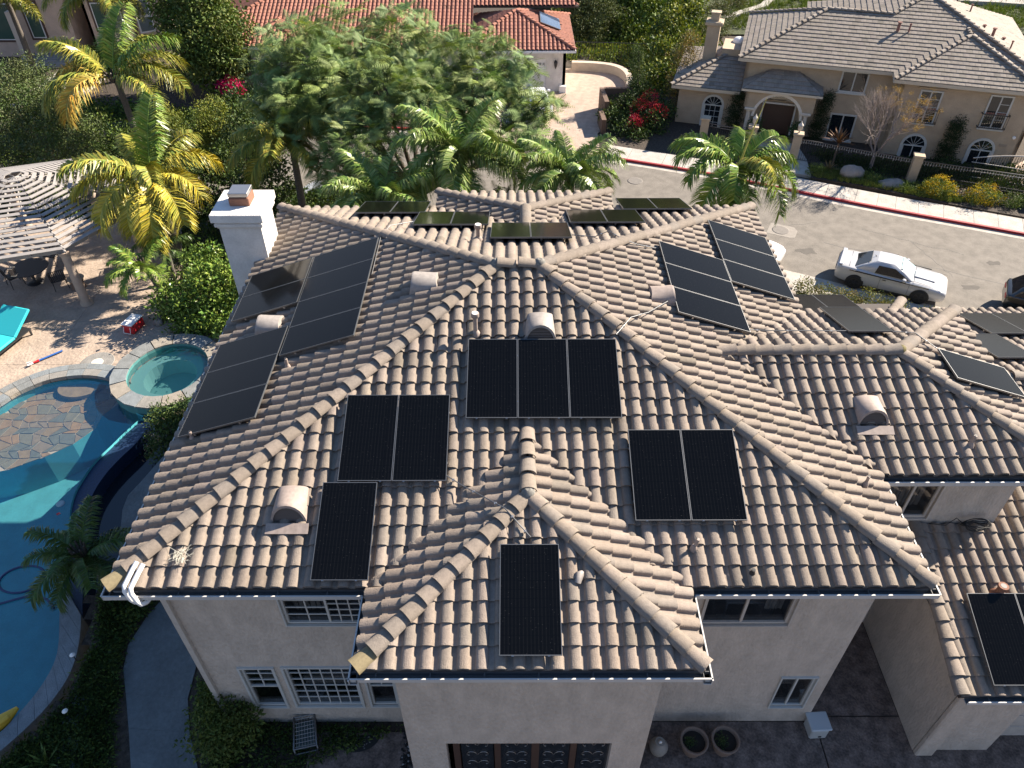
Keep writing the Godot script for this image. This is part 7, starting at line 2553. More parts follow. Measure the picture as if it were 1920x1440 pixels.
func make_cream_house() -> void:
	var o := thing("cream_house", "peach-cream stucco house with dark brown window trim in the top left corner", "house", Vector3(0, -3.0, -57.0))
	var mb := MB.new()
	wall(mb, Vector3(-46.0, 0, 0), Vector3.RIGHT, 10.2, 8.0)
	wall(mb, Vector3(-35.8, 0, -3.5), Vector3.BACK, 3.5, 8.0)
	wall(mb, Vector3(-35.8, 0, -3.5), Vector3.RIGHT, 1.3, 8.0)
	wall(mb, Vector3(-34.5, 0, -0.5), Vector3.RIGHT, 3.4, 8.0)
	wall(mb, Vector3(-34.5, 0, -3.5), Vector3.BACK, 3.0, 8.0)
	wall(mb, Vector3(-31.1, 0, -0.5), Vector3(1, 0, -0.55).normalized(), 3.2, 8.0)
	wall(mb, Vector3(-28.4, 0, -2.0), Vector3.FORWARD, 9.0, 8.0)
	put(o, "wall", mb, M.stucco_pink)
	var brown := mat(0.10, 0.055, 0.04, 0.7)
	for q in [[-42.2, 1.4, 2.2, 2.6, 0.0], [-38.9, 1.55, 0.9, 2.5, 0.0], [-33.7, 2.0, 2.1, 1.9, -0.5]]:
		var f := MB.new()
		f.box(Vector3(q[0] + q[2] * 0.5, q[1] + q[3] * 0.5, q[4] + 0.01), Vector3(q[2] + 0.5, q[3] + 0.5, 0.06))
		var w := put(o, "window_trim", f, brown)
		f = MB.new()
		f.box(Vector3(q[0] + q[2] * 0.5, q[1] + q[3] * 0.5, q[4] + 0.045), Vector3(q[2] + 0.16, q[3] + 0.16, 0.05))
		put(w, "frame", f, M.white)
		f = MB.new()
		f.box(Vector3(q[0] + q[2] * 0.5, q[1] + q[3] * 0.5, q[4] + 0.07), Vector3(q[2], q[3], 0.02))
		put(w, "pane", f, mat(0.06, 0.11, 0.085, 0.12))
	var U := Vector3(1, 0, -0.55).normalized()
	var b := Basis(U, Vector3.UP, U.cross(Vector3.UP))
	for k in 2:
		var c := Vector3(-31.1, 2.2 + k * 1.25, -0.5) + U * 1.2
		var f := MB.new()
		f.box(c, Vector3(1.2, 1.3, 0.06), b)
		var w := put(o, "window_trim", f, M.white)
		f = MB.new()
		f.box(c + b.z * 0.035, Vector3(0.95, 1.05, 0.03), b)
		put(w, "pane", f, mat(0.16, 0.19, 0.19, 0.12))
	mb = MB.new()
	mb.box(Vector3(-31.1, 3.0, -0.42) + U * 0.35, Vector3(0.3, 3.6, 0.1), b)
	put(o, "window_side_trim", mb, brown)
	mb = MB.new()
	mb.box(Vector3(-39.45, 1.9, 1.1), Vector3(0.55, 3.8, 0.55))
	put(o, "porch_post", mb, mat(0.58, 0.50, 0.42, 0.85))
	var po := MB.new()
	po.prism(pv([Vector2(-39.6, 1.3), Vector2(-32.0, 1.0), Vector2(-32.4, 2.2), Vector2(-39.2, 2.9)]), -0.05, 0.12)
	put(o, "porch_step", po, M.concrete)
	po = MB.new()
	po.prism(pv([Vector2(-40.0, 0.0), Vector2(-34.6, 0.0), Vector2(-34.6, 1.0), Vector2(-40.0, 1.3)]), -0.05, 0.26)
	put(o, "porch_floor", po, mat(0.26, 0.28, 0.31, 0.8))
	mb = MB.new()
	mb.box(Vector3(-37, 8.1, -5.0), Vector3(20, 0.3, 12))
	put(o, "roof", mb, M.clay)
	var gp := MB.new()
	gp.prism(pv([Vector2(-36, -53.5), Vector2(-31.5, -54.2), Vector2(-32.0, -47.5), Vector2(-36.5, -46.0)]), -3.1, -2.9)
	st(put(self, "garden_path", gp, M.concrete))

# ---------------------------------------------------------------- cars

func car(called: String, label: String, at: Vector3, yaw: float, p: Dictionary, body: Material, group := "") -> Node3D:
	# local axes: x forward, y up; p holds the profile
	var o := thing(called, label, "car", at, yaw, group)
	var st_: Array = p.stations        # [x, half width, bottom, belt, deck]
	var rings := []
	for s in st_:
		var x: float = s[0]
		var w: float = s[1]
		var lo: float = s[2]
		var be: float = s[3]
		var dk: float = s[4]
		var ring := PackedVector3Array()
		for q in [[-0.86, lo], [-0.97, lo + 0.10], [-1.0, lerpf(lo, be, 0.45)], [-0.985, lerpf(lo, be, 0.72)], [-0.95, be - 0.06], [-0.86, be + 0.0], [-0.6, dk - 0.01], [0.0, dk + 0.015], [0.6, dk - 0.01], [0.86, be], [0.95, be - 0.06], [0.985, lerpf(lo, be, 0.72)], [1.0, lerpf(lo, be, 0.45)], [0.97, lo + 0.10], [0.86, lo]]:
			ring.append(Vector3(x, q[1], q[0] * w))
		rings.append(ring)
	var mb := MB.new()
	mb.loft(rings)
	mb.fan(rings[0], Vector3.LEFT)
	mb.fan(rings[-1], Vector3.RIGHT)
	put(o, "body", mb, body)
	# greenhouse: base and roof outlines
	var g: Dictionary = p.cabin
	var cab := MB.new()
	var b0 := []
	for s in [1.0, -1.0]:
		pass
	var lev := []
	for k in 5:
		var t := k / 4.0
		var yy: float = lerpf(g.y0, g.y1, t) if k < 4 else g.y1 + 0.035
		var tt := t if k < 4 else 1.0
		var xr: float = lerpf(g.xr0, g.xr1, tt)
		var xf: float = lerpf(g.xf0, g.xf1, tt)
		var hw: float = lerpf(g.w0, g.w1, pow(tt, 1.3))
		if k == 4:
			xr += 0.22
			xf -= 0.22
			hw -= 0.16
		var ring := PackedVector3Array()
		for q in [[0.0, 0.86], [0.05, 1.0], [0.35, 1.02], [0.65, 1.02], [0.95, 0.99], [1.0, 0.84]]:
			ring.append(Vector3(lerpf(xr, xf, q[0]), yy, hw * q[1]))
		for q in [[1.0, 0.84], [0.95, 0.99], [0.65, 1.02], [0.35, 1.02], [0.05, 1.0], [0.0, 0.86]]:
			ring.append(Vector3(lerpf(xr, xf, q[0]), yy, -hw * q[1]))
		lev.append(ring)
	# rings run so that faces look outward
	var rev := []
	for r in lev:
		var q := PackedVector3Array()
		for k in r.size():
			q.append(r[r.size() - 1 - k])
		rev.append(q)
	cab.loft(rev if p.get("flip", false) else lev)
	cab.fan(lev[4], Vector3.UP)
	put(o, "roof", cab, body)
	# panes lie a few millimetres proud of the cabin skin
	var pane := func(name_: String, a: Vector3, b: Vector3, c: Vector3, d: Vector3, outward: Vector3) -> void:
		var m := MB.new()
		var nn := (c - a).cross(d - b).normalized()
		if nn.dot(outward) < 0:
			nn = -nn
			m.quad(d + nn * 0.012, c + nn * 0.012, b + nn * 0.012, a + nn * 0.012)
		else:
			m.quad(a + nn * 0.012, b + nn * 0.012, c + nn * 0.012, d + nn * 0.012)
		put(o, name_, m, M.dark_glass if name_ != "windshield" else p.get("front_glass", M.dark_glass))
	var L := func(u: float, v: float, side: float) -> Vector3:
		var tt := v
		var xr: float = lerpf(g.xr0, g.xr1, tt)
		var xf: float = lerpf(g.xf0, g.xf1, tt)
		return Vector3(lerpf(xr, xf, u), lerpf(g.y0, g.y1, v), side * lerpf(g.w0, g.w1, pow(tt, 1.3)) * 1.02)
	for s in [1.0, -1.0]:
		var cut: Array = p.side_panes
		for k in cut.size():
			pane.call("side_window", L.call(cut[k][0], 0.10, s), L.call(cut[k][1], 0.10, s), L.call(cut[k][3], 0.86, s), L.call(cut[k][2], 0.86, s), Vector3(0, 0.3, s))
	pane.call("windshield", Vector3(lerpf(g.xf0, g.xf1, 0.08), lerpf(g.y0, g.y1, 0.08), lerpf(g.w0, g.w1, 0.05) * 0.80), Vector3(lerpf(g.xf0, g.xf1, 0.08), lerpf(g.y0, g.y1, 0.08), -lerpf(g.w0, g.w1, 0.05) * 0.80), Vector3(lerpf(g.xf0, g.xf1, 0.93), lerpf(g.y0, g.y1, 0.93), -lerpf(g.w0, g.w1, 0.9) * 0.82), Vector3(lerpf(g.xf0, g.xf1, 0.93), lerpf(g.y0, g.y1, 0.93), lerpf(g.w0, g.w1, 0.9) * 0.82), Vector3(1, 0.6, 0))
	pane.call("rear_window", Vector3(lerpf(g.xr0, g.xr1, 0.08), lerpf(g.y0, g.y1, 0.08), -g.w0 * 0.78), Vector3(lerpf(g.xr0, g.xr1, 0.08), lerpf(g.y0, g.y1, 0.08), g.w0 * 0.78), Vector3(lerpf(g.xr0, g.xr1, 0.92), lerpf(g.y0, g.y1, 0.92), lerpf(g.w0, g.w1, 0.9) * 0.80), Vector3(lerpf(g.xr0, g.xr1, 0.92), lerpf(g.y0, g.y1, 0.92), -lerpf(g.w0, g.w1, 0.9) * 0.80), Vector3(-1, 0.6, 0))
	# wheels
	for x in p.axles:
		for s in [1.0, -1.0]:
			var wz: float = p.width * 0.5 * s
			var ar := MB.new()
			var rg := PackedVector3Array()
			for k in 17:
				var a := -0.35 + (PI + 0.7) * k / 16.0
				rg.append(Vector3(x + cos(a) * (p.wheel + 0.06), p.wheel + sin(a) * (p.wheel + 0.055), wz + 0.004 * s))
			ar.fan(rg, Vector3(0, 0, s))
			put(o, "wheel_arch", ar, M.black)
			var ty := MB.new()
			var bs := Basis(Vector3.RIGHT, PI / 2 * s)
			ty.lathe([Vector2(p.wheel * 0.70, -0.16), Vector2(p.wheel * 0.96, -0.15), Vector2(p.wheel, -0.08), Vector2(p.wheel, 0.02), Vector2(p.wheel * 0.95, 0.05), Vector2(p.wheel * 0.70, 0.055)], Vector3(x, p.wheel, wz), 20, bs)
			var wl := put(o, "wheel", ty, M.rubber)
			var rm := MB.new()
			for k in 5:
				var a := TAU * k / 5.0
				rm.box(Vector3(x + cos(a) * p.wheel * 0.36, p.wheel + sin(a) * p.wheel * 0.36, wz + 0.06 * s), Vector3(p.wheel * 0.62, 0.06, 0.02), Basis(Vector3(0, 0, 1), a))
			rm.lathe([Vector2(p.wheel * 0.70, 0.05), Vector2(p.wheel * 0.70, 0.062), Vector2(p.wheel * 0.62, 0.062), Vector2(p.wheel * 0.62, 0.05)], Vector3(x, p.wheel, wz), 18, bs)
			rm.lathe([Vector2(0.05, 0.05), Vector2(0.05, 0.075), Vector2(0.03, 0.08)], Vector3(x, p.wheel, wz), 8, bs)
			put(wl, "rim", rm, p.get("rim", M.metal))
	# mirrors, lamps, dark sills
	for s in [1.0, -1.0]:
		var m := MB.new()
		m.cbox(Vector3(g.xf0 - 0.42, g.y0 + 0.09, s * (g.w0 + 0.18)), Vector3(0.16, 0.13, 0.20), 0.03)
		put(o, "mirror", m, body)
		m = MB.new()
		var xe: float = st_[-1][0]
		m.cbox(Vector3(xe - 0.06, st_[-1][3] - 0.10, s * st_[-1][1] * 0.72), Vector3(0.14, 0.12, st_[-1][1] * 0.42), 0.03)
		put(o, "headlight", m, mat(0.55, 0.57, 0.6, 0.1))
		m = MB.new()
		var xt: float = st_[0][0]
		m.cbox(Vector3(xt + 0.03, st_[0][3] - 0.14, s * st_[0][1] * 0.66), Vector3(0.10, 0.16, st_[0][1] * 0.6), 0.03)
		put(o, "tail_light", m, M.red if p.get("red_lamps", true) else mat(0.05, 0.004, 0.004, 0.2))
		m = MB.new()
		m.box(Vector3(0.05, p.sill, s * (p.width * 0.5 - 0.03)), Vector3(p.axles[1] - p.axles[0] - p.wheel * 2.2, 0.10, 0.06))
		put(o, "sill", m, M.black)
		# door seams and handle
		m = MB.new()
		for x in p.seams:
			m.box(Vector3(x, (p.sill + g.y0) * 0.5 + 0.05, s * (p.width * 0.5 - 0.010)), Vector3(0.012, (g.y0 - p.sill) * 0.8, 0.012))
		m.box(Vector3(p.seams[0] + 0.18, g.y0 - 0.16, s * (p.width * 0.5 - 0.005)), Vector3(0.16, 0.03, 0.03))
		put(o, "door_seam", m, M.black)
	return o

func make_cars() -> void:
	var paint := func(r: float, g: float, b: float, metal := 0.3) -> StandardMaterial3D:
		var m := mat(r, g, b, 0.30, null, 1.0, null, 1.0, metal)
		m.clearcoat_enabled = true
		m.clearcoat = 1.0
		m.clearcoat_roughness = 0.04
		return m
	var coupe := {
		"stations": [[-2.52, 0.72, 0.42, 0.92, 0.94], [-2.46, 0.86, 0.32, 1.00, 1.03], [-2.25, 0.92, 0.26, 1.04, 1.07], [-1.85, 0.95, 0.22, 1.05, 1.06], [-1.2, 0.965, 0.20, 1.04, 1.05], [-0.4, 0.95, 0.19, 0.99, 1.0], [0.5, 0.945, 0.19, 0.97, 0.99], [1.2, 0.955, 0.20, 0.94, 0.98], [1.7, 0.955, 0.21, 0.91, 0.945], [2.15, 0.93, 0.22, 0.86, 0.885], [2.40, 0.86, 0.24, 0.79, 0.81], [2.50, 0.74, 0.30, 0.70, 0.71]],
		"cabin": {"y0": 0.98, "y1": 1.47, "xr0": -1.80, "xr1": -1.02, "xf0": 0.98, "xf1": 0.24, "w0": 0.82, "w1": 0.66},
		"side_panes": [[0.36, 0.95, 0.30, 0.80]], "axles": [-1.52, 1.43], "wheel": 0.36, "width": 1.91, "sill": 0.24, "seams": [-0.45, 0.85], "red_lamps": false,
		"rim": M.iron, "front_glass": mat(0.42, 0.62, 0.64, 0.06)}  # windshield's teal reflection is painted into the glass colour
	var c := car("silver_coupe", "silver-white two-door coupe parked at the near kerb of the street", Vector3(18.35, -2.995, -23.35), -0.46, coupe, paint.call(0.42, 0.42, 0.43, 0.0))
	var m := MB.new()
	m.cbox(Vector3(-2.34, 1.09, 0), Vector3(0.20, 0.05, 1.62), 0.02)
	put(c, "spoiler", m, paint.call(0.55, 0.55, 0.57, 0.3))
	m = MB.new()
	m.cbox(Vector3(1.45, 0.985, 0.0), Vector3(0.95, 0.05, 0.62), 0.022, Basis(Vector3(0, 0, 1), -0.075))
	put(c, "hood_scoop", m, paint.call(0.42, 0.42, 0.43, 0.0))
	m = MB.new()
	for s in [-1.0, 1.0]:
		m.box(Vector3(-0.1, 0.93, s * 0.945), Vector3(3.6, 0.045, 0.03), Basis(Vector3(0, 0, 1), -0.02))
	put(c, "side_stripe", m, M.black)
	m = MB.new()
	m.box(Vector3(1.0, 0.992, 0), Vector3(0.012, 0.012, 1.55))
	m.box(Vector3(-1.95, 1.062, 0), Vector3(0.012, 0.012, 1.5))
	for s in [-1.0, 1.0]:
		m.box(Vector3(1.72, 0.945, s * 0.74), Vector3(1.4, 0.012, 0.012), Basis(Vector3(0, 0, 1), -0.09))
	m.box(Vector3(-2.535, 0.80, 0), Vector3(0.02, 0.14, 1.35))
	m.box(Vector3(2.49, 0.58, 0), Vector3(0.05, 0.16, 1.2))
	put(c, "panel_gap", m, M.black)
	m = MB.new()
	m.box(Vector3(-2.545, 0.62, 0), Vector3(0.02, 0.12, 0.34))
	put(c, "number_plate", m, M.white)
	m = MB.new()
	m.tube([Vector3(-0.85, 1.44, 0), Vector3(-0.98, 1.52, 0)], [0.03, 0.01], 6)
	put(c, "aerial", m, M.black)
	var suv := {
		"stations": [[-2.30, 0.70, 0.45, 0.98, 1.0], [-2.22, 0.86, 0.34, 1.08, 1.1], [-1.8, 0.93, 0.26, 1.10, 1.12], [-1.0, 0.95, 0.24, 1.09, 1.10], [0.2, 0.94, 0.24, 1.06, 1.07], [1.1, 0.93, 0.25, 1.02, 1.05], [1.7, 0.92, 0.27, 0.96, 1.0], [2.1, 0.86, 0.30, 0.86, 0.9], [2.28, 0.70, 0.38, 0.74, 0.76]],
		"cabin": {"y0": 1.06, "y1": 1.60, "xr0": -2.15, "xr1": -1.72, "xf0": 1.05, "xf1": 0.25, "w0": 0.82, "w1": 0.62},
		"side_panes": [[0.08, 0.34, 0.09, 0.33], [0.37, 0.62, 0.37, 0.62], [0.65, 0.95, 0.65, 0.88]], "axles": [-1.38, 1.38], "wheel": 0.35, "width": 1.87, "sill": 0.30, "seams": [-0.35, 0.75]}
	car("dark_suv", "very dark sport utility car cut by the right edge on the street", Vector3(25.15, -2.995, -20.75), -0.46, suv, paint.call(0.012, 0.014, 0.015, 0.2))
	car("white_suv", "white car with red tail lamps in the driveway behind the feathery tree", Vector3(1.55, -2.98, -45.4), PI / 2 + 0.12, suv, paint.call(0.72, 0.74, 0.78, 0.05))
	var sedan := {
		"stations": [[-2.35, 0.70, 0.40, 0.86, 0.9], [-2.25, 0.84, 0.30, 0.96, 0.98], [-1.8, 0.90, 0.24, 0.98, 1.0], [-0.8, 0.92, 0.22, 0.96, 0.97], [0.4, 0.91, 0.22, 0.93, 0.95], [1.1, 0.91, 0.22, 0.90, 0.94], [1.7, 0.90, 0.23, 0.84, 0.88], [2.1, 0.85, 0.25, 0.76, 0.79], [2.30, 0.70, 0.32, 0.66, 0.67]],
		"cabin": {"y0": 0.95, "y1": 1.40, "xr0": -1.75, "xr1": -1.0, "xf0": 1.15, "xf1": 0.35, "w0": 0.78, "w1": 0.58},
		"side_panes": [[0.16, 0.50, 0.14, 0.48], [0.53, 0.95, 0.52, 0.86]], "axles": [-1.40, 1.38], "wheel": 0.33, "width": 1.82, "sill": 0.26, "seams": [-0.25, 0.85],
		"front_glass": mat(0.05, 0.16, 0.24, 0.05)}
	car("silver_sedan", "silver sedan half hidden by palms beyond the main roof's left hip", Vector3(-9.9, -2.995, -31.2), -0.50, sedan, paint.call(0.50, 0.50, 0.47, 0.5))
	car("white_sedan", "white car mostly hidden behind the right eave's panels on the street", Vector3(11.55, -2.995, -26.3), -0.55, sedan, paint.call(0.80, 0.80, 0.82, 0.05))


# ---------------------------------------------------------------- pergola and garden things

func make_pergola() -> void:
	var C := Vector3(-20.5, 0, -21.0)
	var o := thing("pergola", "octagonal slatted pergola of weathered pale boards over the patio at the left", "pergola", C)
	var R := 4.55
	var a0 := deg_to_rad(4.0)
	var y0 := 2.75
	var y1 := 4.15
	var vtx := func(k: int, r: float, y: float) -> Vector3:
		var a := a0 + TAU * k / 8.0
		return Vector3(cos(a) * r, y, sin(a) * r)
	for k in 8:
		var p: Vector3 = vtx.call(k, 4.25, 0.0)
		var mb := MB.new()
		mb.lathe([Vector2(0.25, 0.0), Vector2(0.25, 0.12), Vector2(0.185, 0.2), Vector2(0.165, 2.3), Vector2(0.2, 2.4), Vector2(0.24, 2.52)], p, 14)
		put(o, "post", mb, M.post)
		mb = MB.new()
		var q: Vector3 = vtx.call(k + 1, 4.25, 2.58)
		var pp := p + Vector3.UP * 2.58
		var d := (q - pp)
		mb.box((pp + q) * 0.5, Vector3(d.length() + 0.1, 0.20, 0.12), Basis(d.normalized(), Vector3.UP, d.normalized().cross(Vector3.UP)))
		put(o, "beam", mb, M.lattice)
		mb = MB.new()
		var hp: Vector3 = vtx.call(k, R + 0.12, y0 - 0.08)
		mb.tube([hp, Vector3(0, y1 - 0.12, 0)], 0.055, 4)
		put(o, "rafter", mb, M.lattice)
		for f in [0.33, 0.67]:
			var e: Vector3 = (vtx.call(k, R, y0 - 0.09) as Vector3).lerp(vtx.call(k + 1, R, y0 - 0.09), f)
			mb = MB.new()
			mb.tube([e, Vector3(0, y1 - 0.14, 0).lerp(e, 0.12)], 0.04, 4)
			put(o, "rafter", mb, M.lattice)
		var n := 16
		for i in n:
			var t := (i + 0.35) / n
			var r: float = lerpf(R + 0.06, 0.30, t)
			var y: float = lerpf(y0, y1, t)
			var A: Vector3 = vtx.call(k, r, y)
			var B: Vector3 = vtx.call(k + 1, r, y)
			var dd := (B - A).normalized()
			var inw := (Vector3(0, y1, 0) - (A + B) * 0.5).normalized()
			var nn := inw.cross(dd).normalized()
			if nn.y < 0:
				nn = -nn
			mb = MB.new()
			mb.box((A + B) * 0.5 + nn * rng.randf_range(0, 0.008), Vector3((B - A).length() - 0.02, 0.03, 0.15), Basis(dd, nn, dd.cross(nn)))
			put(o, "slat", mb, M.lattice)

func chair(label: String, at: Vector3, yaw: float, proto: Node3D = null) -> Node3D:
	if proto:
		return copy(proto, label, at, yaw)
	var o := thing("patio_chair", label, "chair", at, yaw, "dark patio chairs")
	var mb := MB.new()
	mb.cbox(Vector3(0, 0.44, 0), Vector3(0.52, 0.06, 0.50), 0.02)
	put(o, "seat", mb, M.iron)
	mb = MB.new()
	for k in 7:
		mb.box(Vector3(-0.22 + k * 0.073, 0.72, 0.27), Vector3(0.035, 0.5, 0.02), Basis(Vector3.RIGHT, 0.18))
	mb.tube([Vector3(-0.27, 0.45, 0.24), Vector3(-0.27, 0.95, 0.31), Vector3(0.27, 0.95, 0.31), Vector3(0.27, 0.45, 0.24)], 0.018, 6)
	put(o, "backrest", mb, M.iron)
	for s in [-1.0, 1.0]:
		mb = MB.new()
		mb.tube([Vector3(s * 0.27, 0.45, 0.25), Vector3(s * 0.29, 0.66, 0.1), Vector3(s * 0.29, 0.66, -0.22), Vector3(s * 0.26, 0.44, -0.25)], 0.018, 6)
		put(o, "armrest", mb, M.iron)
		for z in [-0.23, 0.23]:
			mb = MB.new()
			mb.tube([Vector3(s * 0.24, 0.43, z), Vector3(s * 0.27, 0.0, z * 1.15)], 0.016, 6)
			put(o, "leg", mb, M.iron)
	return o

func make_small_things() -> void:
	var mb := MB.new()
	# patio furniture
	var ch := chair("dark patio chair by the pergola's front right post, facing the table", Vector3(-19.3, 0, -19.0), 0.6)
	chair("dark patio chair under the pergola, at its left side", Vector3(-21.3, 0, -19.2), -0.7, ch)
	chair("dark patio chair under the pergola behind the round table", Vector3(-20.4, 0, -20.9), 2.9, ch)
	chair("dark patio chair outside the pergola's right side under the palm fronds", Vector3(-17.2, 0, -20.6), 1.8, ch)
	var tb := thing("patio_table", "large dark round table under the slatted pergola", "table", Vector3(-20.6, 0, -19.4))
	mb = MB.new()
	mb.lathe([Vector2(0.75, 0.70), Vector2(0.78, 0.72), Vector2(0.76, 0.74)], Vector3.ZERO, 24)
	put(tb, "tabletop", mb, M.iron)
	mb = MB.new()
	mb.lathe([Vector2(0.35, 0.0), Vector2(0.3, 0.05), Vector2(0.06, 0.12), Vector2(0.06, 0.70)], Vector3.ZERO, 12)
	put(tb, "pedestal", mb, M.iron)
	var sd := thing("side_table", "small round wicker drum table beside the pergola's front right post", "table", Vector3(-18.55, 0, -19.0))
	mb = MB.new()
	mb.lathe([Vector2(0.30, 0.0), Vector2(0.24, 0.22), Vector2(0.31, 0.44)], Vector3.ZERO, 18)
	put(sd, "base", mb, M.terracotta)
	mb = MB.new()
	mb.lathe([Vector2(0.33, 0.445), Vector2(0.35, 0.47), Vector2(0.33, 0.49)], Vector3.ZERO, 20)
	put(sd, "tabletop", mb, mat(0.42, 0.33, 0.23, 0.8, M.grain_soft, 6.0))
	# cooler
	var cl := thing("cooler", "red cooler box with a white lid and wire handle on the patio", "cooler", Vector3(-15.1, 0, -16.1), -0.25)
	mb = MB.new()
	mb.cbox(Vector3(0, 0.2, 0), Vector3(0.46, 0.38, 0.72), 0.03)
	put(cl, "box", mb, M.red)
	mb = MB.new()
	mb.cbox(Vector3(0, 0.425, 0), Vector3(0.49, 0.07, 0.75), 0.025)
	put(cl, "lid", mb, M.white)
	mb = MB.new()
	mb.tube([Vector3(-0.14, 0.33, 0.365), Vector3(-0.16, 0.10, 0.46), Vector3(0.16, 0.10, 0.46), Vector3(0.14, 0.33, 0.365)], 0.014, 6)
	put(cl, "handle", mb, M.white)
	# turquoise lounger
	var lg := thing("sun_lounger", "turquoise cushioned sun lounger with raised back at the left edge", "sun lounger", Vector3(-19.75, 0, -15.3), -0.28)
	mb = MB.new()
	mb.cbox(Vector3(0, 0.36, 0.75), Vector3(1.25, 0.12, 1.35), 0.04)
	put(lg, "seat_cushion", mb, M.turquoise)
	mb = MB.new()
	mb.cbox(Vector3(0, 0.66, -0.45), Vector3(1.25, 0.12, 1.25), 0.04, Basis(Vector3.RIGHT, 0.50))
	put(lg, "back_cushion", mb, M.turquoise)
	mb = MB.new()
	mb.box(Vector3(0, 0.28, 0.4), Vector3(1.32, 0.05, 2.1))
	put(lg, "frame", mb, M.iron)
	for x in [-0.6, 0.6]:
		for z in [-0.6, 1.35]:
			mb = MB.new()
			mb.box(Vector3(x, 0.13, z), Vector3(0.06, 0.26, 0.06))
			put(lg, "leg", mb, M.iron)
	# pool toy, skimmer lid, rock, hose, float
	var ty := thing("pool_toy", "red and blue foam rocket toy lying on the sunlit patio", "toy", Vector3(-17.65, 0.06, -14.35), 0.75)
	mb = MB.new()
	mb.tube([Vector3(-0.42, 0, 0), Vector3(0.45, 0, 0)], 0.035, 8)
	put(ty, "handle", mb, M.blue)
	mb = MB.new()
	mb.tube([Vector3(-0.62, 0, 0), Vector3(-0.40, 0, 0)], [0.03, 0.055], 8)
	put(ty, "foam_tip", mb, M.red)
	mb = MB.new()
	for a in [0.0, 2.1, 4.2]:
		mb.box(Vector3(-0.72, 0.03 + 0.04 * sin(a), 0.05 * cos(a)), Vector3(0.2, 0.012, 0.09), Basis(Vector3.RIGHT, a))
	put(ty, "fins", mb, M.white)
	var sk := thing("skimmer_lid", "round pale skimmer lid set in a grey stone pad beside the pool", "lid", Vector3(-15.75, 0.0, -14.0))
	mb = MB.new()
	mb.lathe([Vector2(0.62, -0.05), Vector2(0.62, 0.012), Vector2(0.60, 0.02)], Vector3.ZERO, 24)
	put(sk, "pad", mb, M.slate[0])
	mb = MB.new()
	mb.lathe([Vector2(0.22, 0.0), Vector2(0.22, 0.032), Vector2(0.2, 0.038)], Vector3.ZERO, 20)
	put(sk, "lid", mb, mat(0.66, 0.60, 0.50, 0.7))
	boulder("small pale rock under the small palm, next to the red cooler", Vector3(-14.25, 0, -16.4), Vector3(0.2, 0.16, 0.16))
	var hs := thing("pool_hose", "dark blue cleaner hose looped across the pool water", "hose", Vector3.ZERO)
	mb = MB.new()
	var pts := []
	for k in 40:
		var a := TAU * k / 30.0 - 0.8
		var rr := 0.52 if k < 30 else 0.52 + (k - 30) * 0.0
		if k < 31:
			pts.append(Vector3(-14.05 + cos(a) * 0.62, -0.075, -4.55 + sin(a) * 0.45))
	mb.tube(pts, 0.035, 6, false)
	mb.tube([Vector3(-16.5, -0.075, -4.2), Vector3(-15.4, -0.075, -3.75), Vector3(-14.3, -0.075, -3.75), Vector3(-13.5, -0.075, -4.05), Vector3(-13.05, -0.075, -3.9), Vector3(-12.7, -0.05, -3.6)], 0.035, 6)
	put(hs, "hose", mb, mat(0.01, 0.03, 0.10, 0.5))
	var fl := thing("yellow_float", "yellow inflatable float at the pool's lower left rim", "float", Vector3(-12.62, -0.02, -0.35), 0.9)
	mb = MB.new()
	mb.tube([Vector3(-0.55, 0.05, 0), Vector3(-0.3, 0.03, 0.02), Vector3(0.2, 0.03, 0), Vector3(0.55, 0.08, 0)], [0.06, 0.17, 0.17, 0.05], 12)
	put(fl, "float", mb, M.yellow)
	mb = MB.new()
	mb.tube([Vector3(-0.3, 0.14, 0.1), Vector3(0.3, 0.14, 0.1)], 0.06, 8)
	put(fl, "rim", mb, M.yellow)
	var pl := thing("pool_light", "small pale underwater lamp in the shaded pool floor", "lamp", Vector3(-15.4, -1.68, -8.6))
	mb = MB.new()
	mb.lathe([Vector2(0.14, 0), Vector2(0.14, 0.02), Vector2(0.1, 0.05)], Vector3.ZERO, 12)
	put(pl, "lens", mb, M.white)
	var red_leaf := thing("red_leaf", "single red bougainvillea leaf floating on the pool", "leaf", Vector3(-14.15, -0.09, -6.9))
	mb = MB.new()
	leaf(mb, Vector3.ZERO, Vector3.RIGHT, Vector3(0, 0, 1), 0.16, 0.06)
	put(red_leaf, "blade", mb, M.red)
	# front court: pots, jar, utility box, mat, rack
	var PY := "planters in front of the right wall"
	for q in [["left of the two big brown planters under the right wall", 4.05, 0.22], ["right of the two big brown planters under the right wall", 4.78, 0.20]]:
		var pt := thing("planter", q[0], "planter", Vector3(q[1], 0, q[2]), 0.0, PY)
		mb = MB.new()
		var rings := []
		for w in [[0.20, 0.0], [0.26, 0.2], [0.31, 0.42], [0.33, 0.46], [0.33, 0.50], [0.28, 0.50], [0.26, 0.40]]:
			var ring := PackedVector3Array()
			for k in 24:
				var a := -TAU * k / 24.0
				ring.append(Vector3(cos(a) * w[0], w[1], sin(a) * w[0]))
			rings.append(ring)
		mb.loft(rings)
		put(pt, "pot", mb, M.terracotta)
		mb = MB.new()
		mb.lathe([Vector2(0.26, 0.38), Vector2(0.26, 0.40)], Vector3.ZERO, 20)
		put(pt, "earth", mb, mat(0.02, 0.016, 0.013, 0.95))
		crown(pt, [[-0.08, 0.42, 0.02, 0.1]], CL.fine, [Color(0.06, 0.10, 0.03)], 60.0, 0.35, M.leaf, "sprout")
	var jr := thing("garden_urn", "pale rounded lidded urn at the corner right of the front door", "urn", Vector3(3.25, 0, 0.25))
	mb = MB.new()
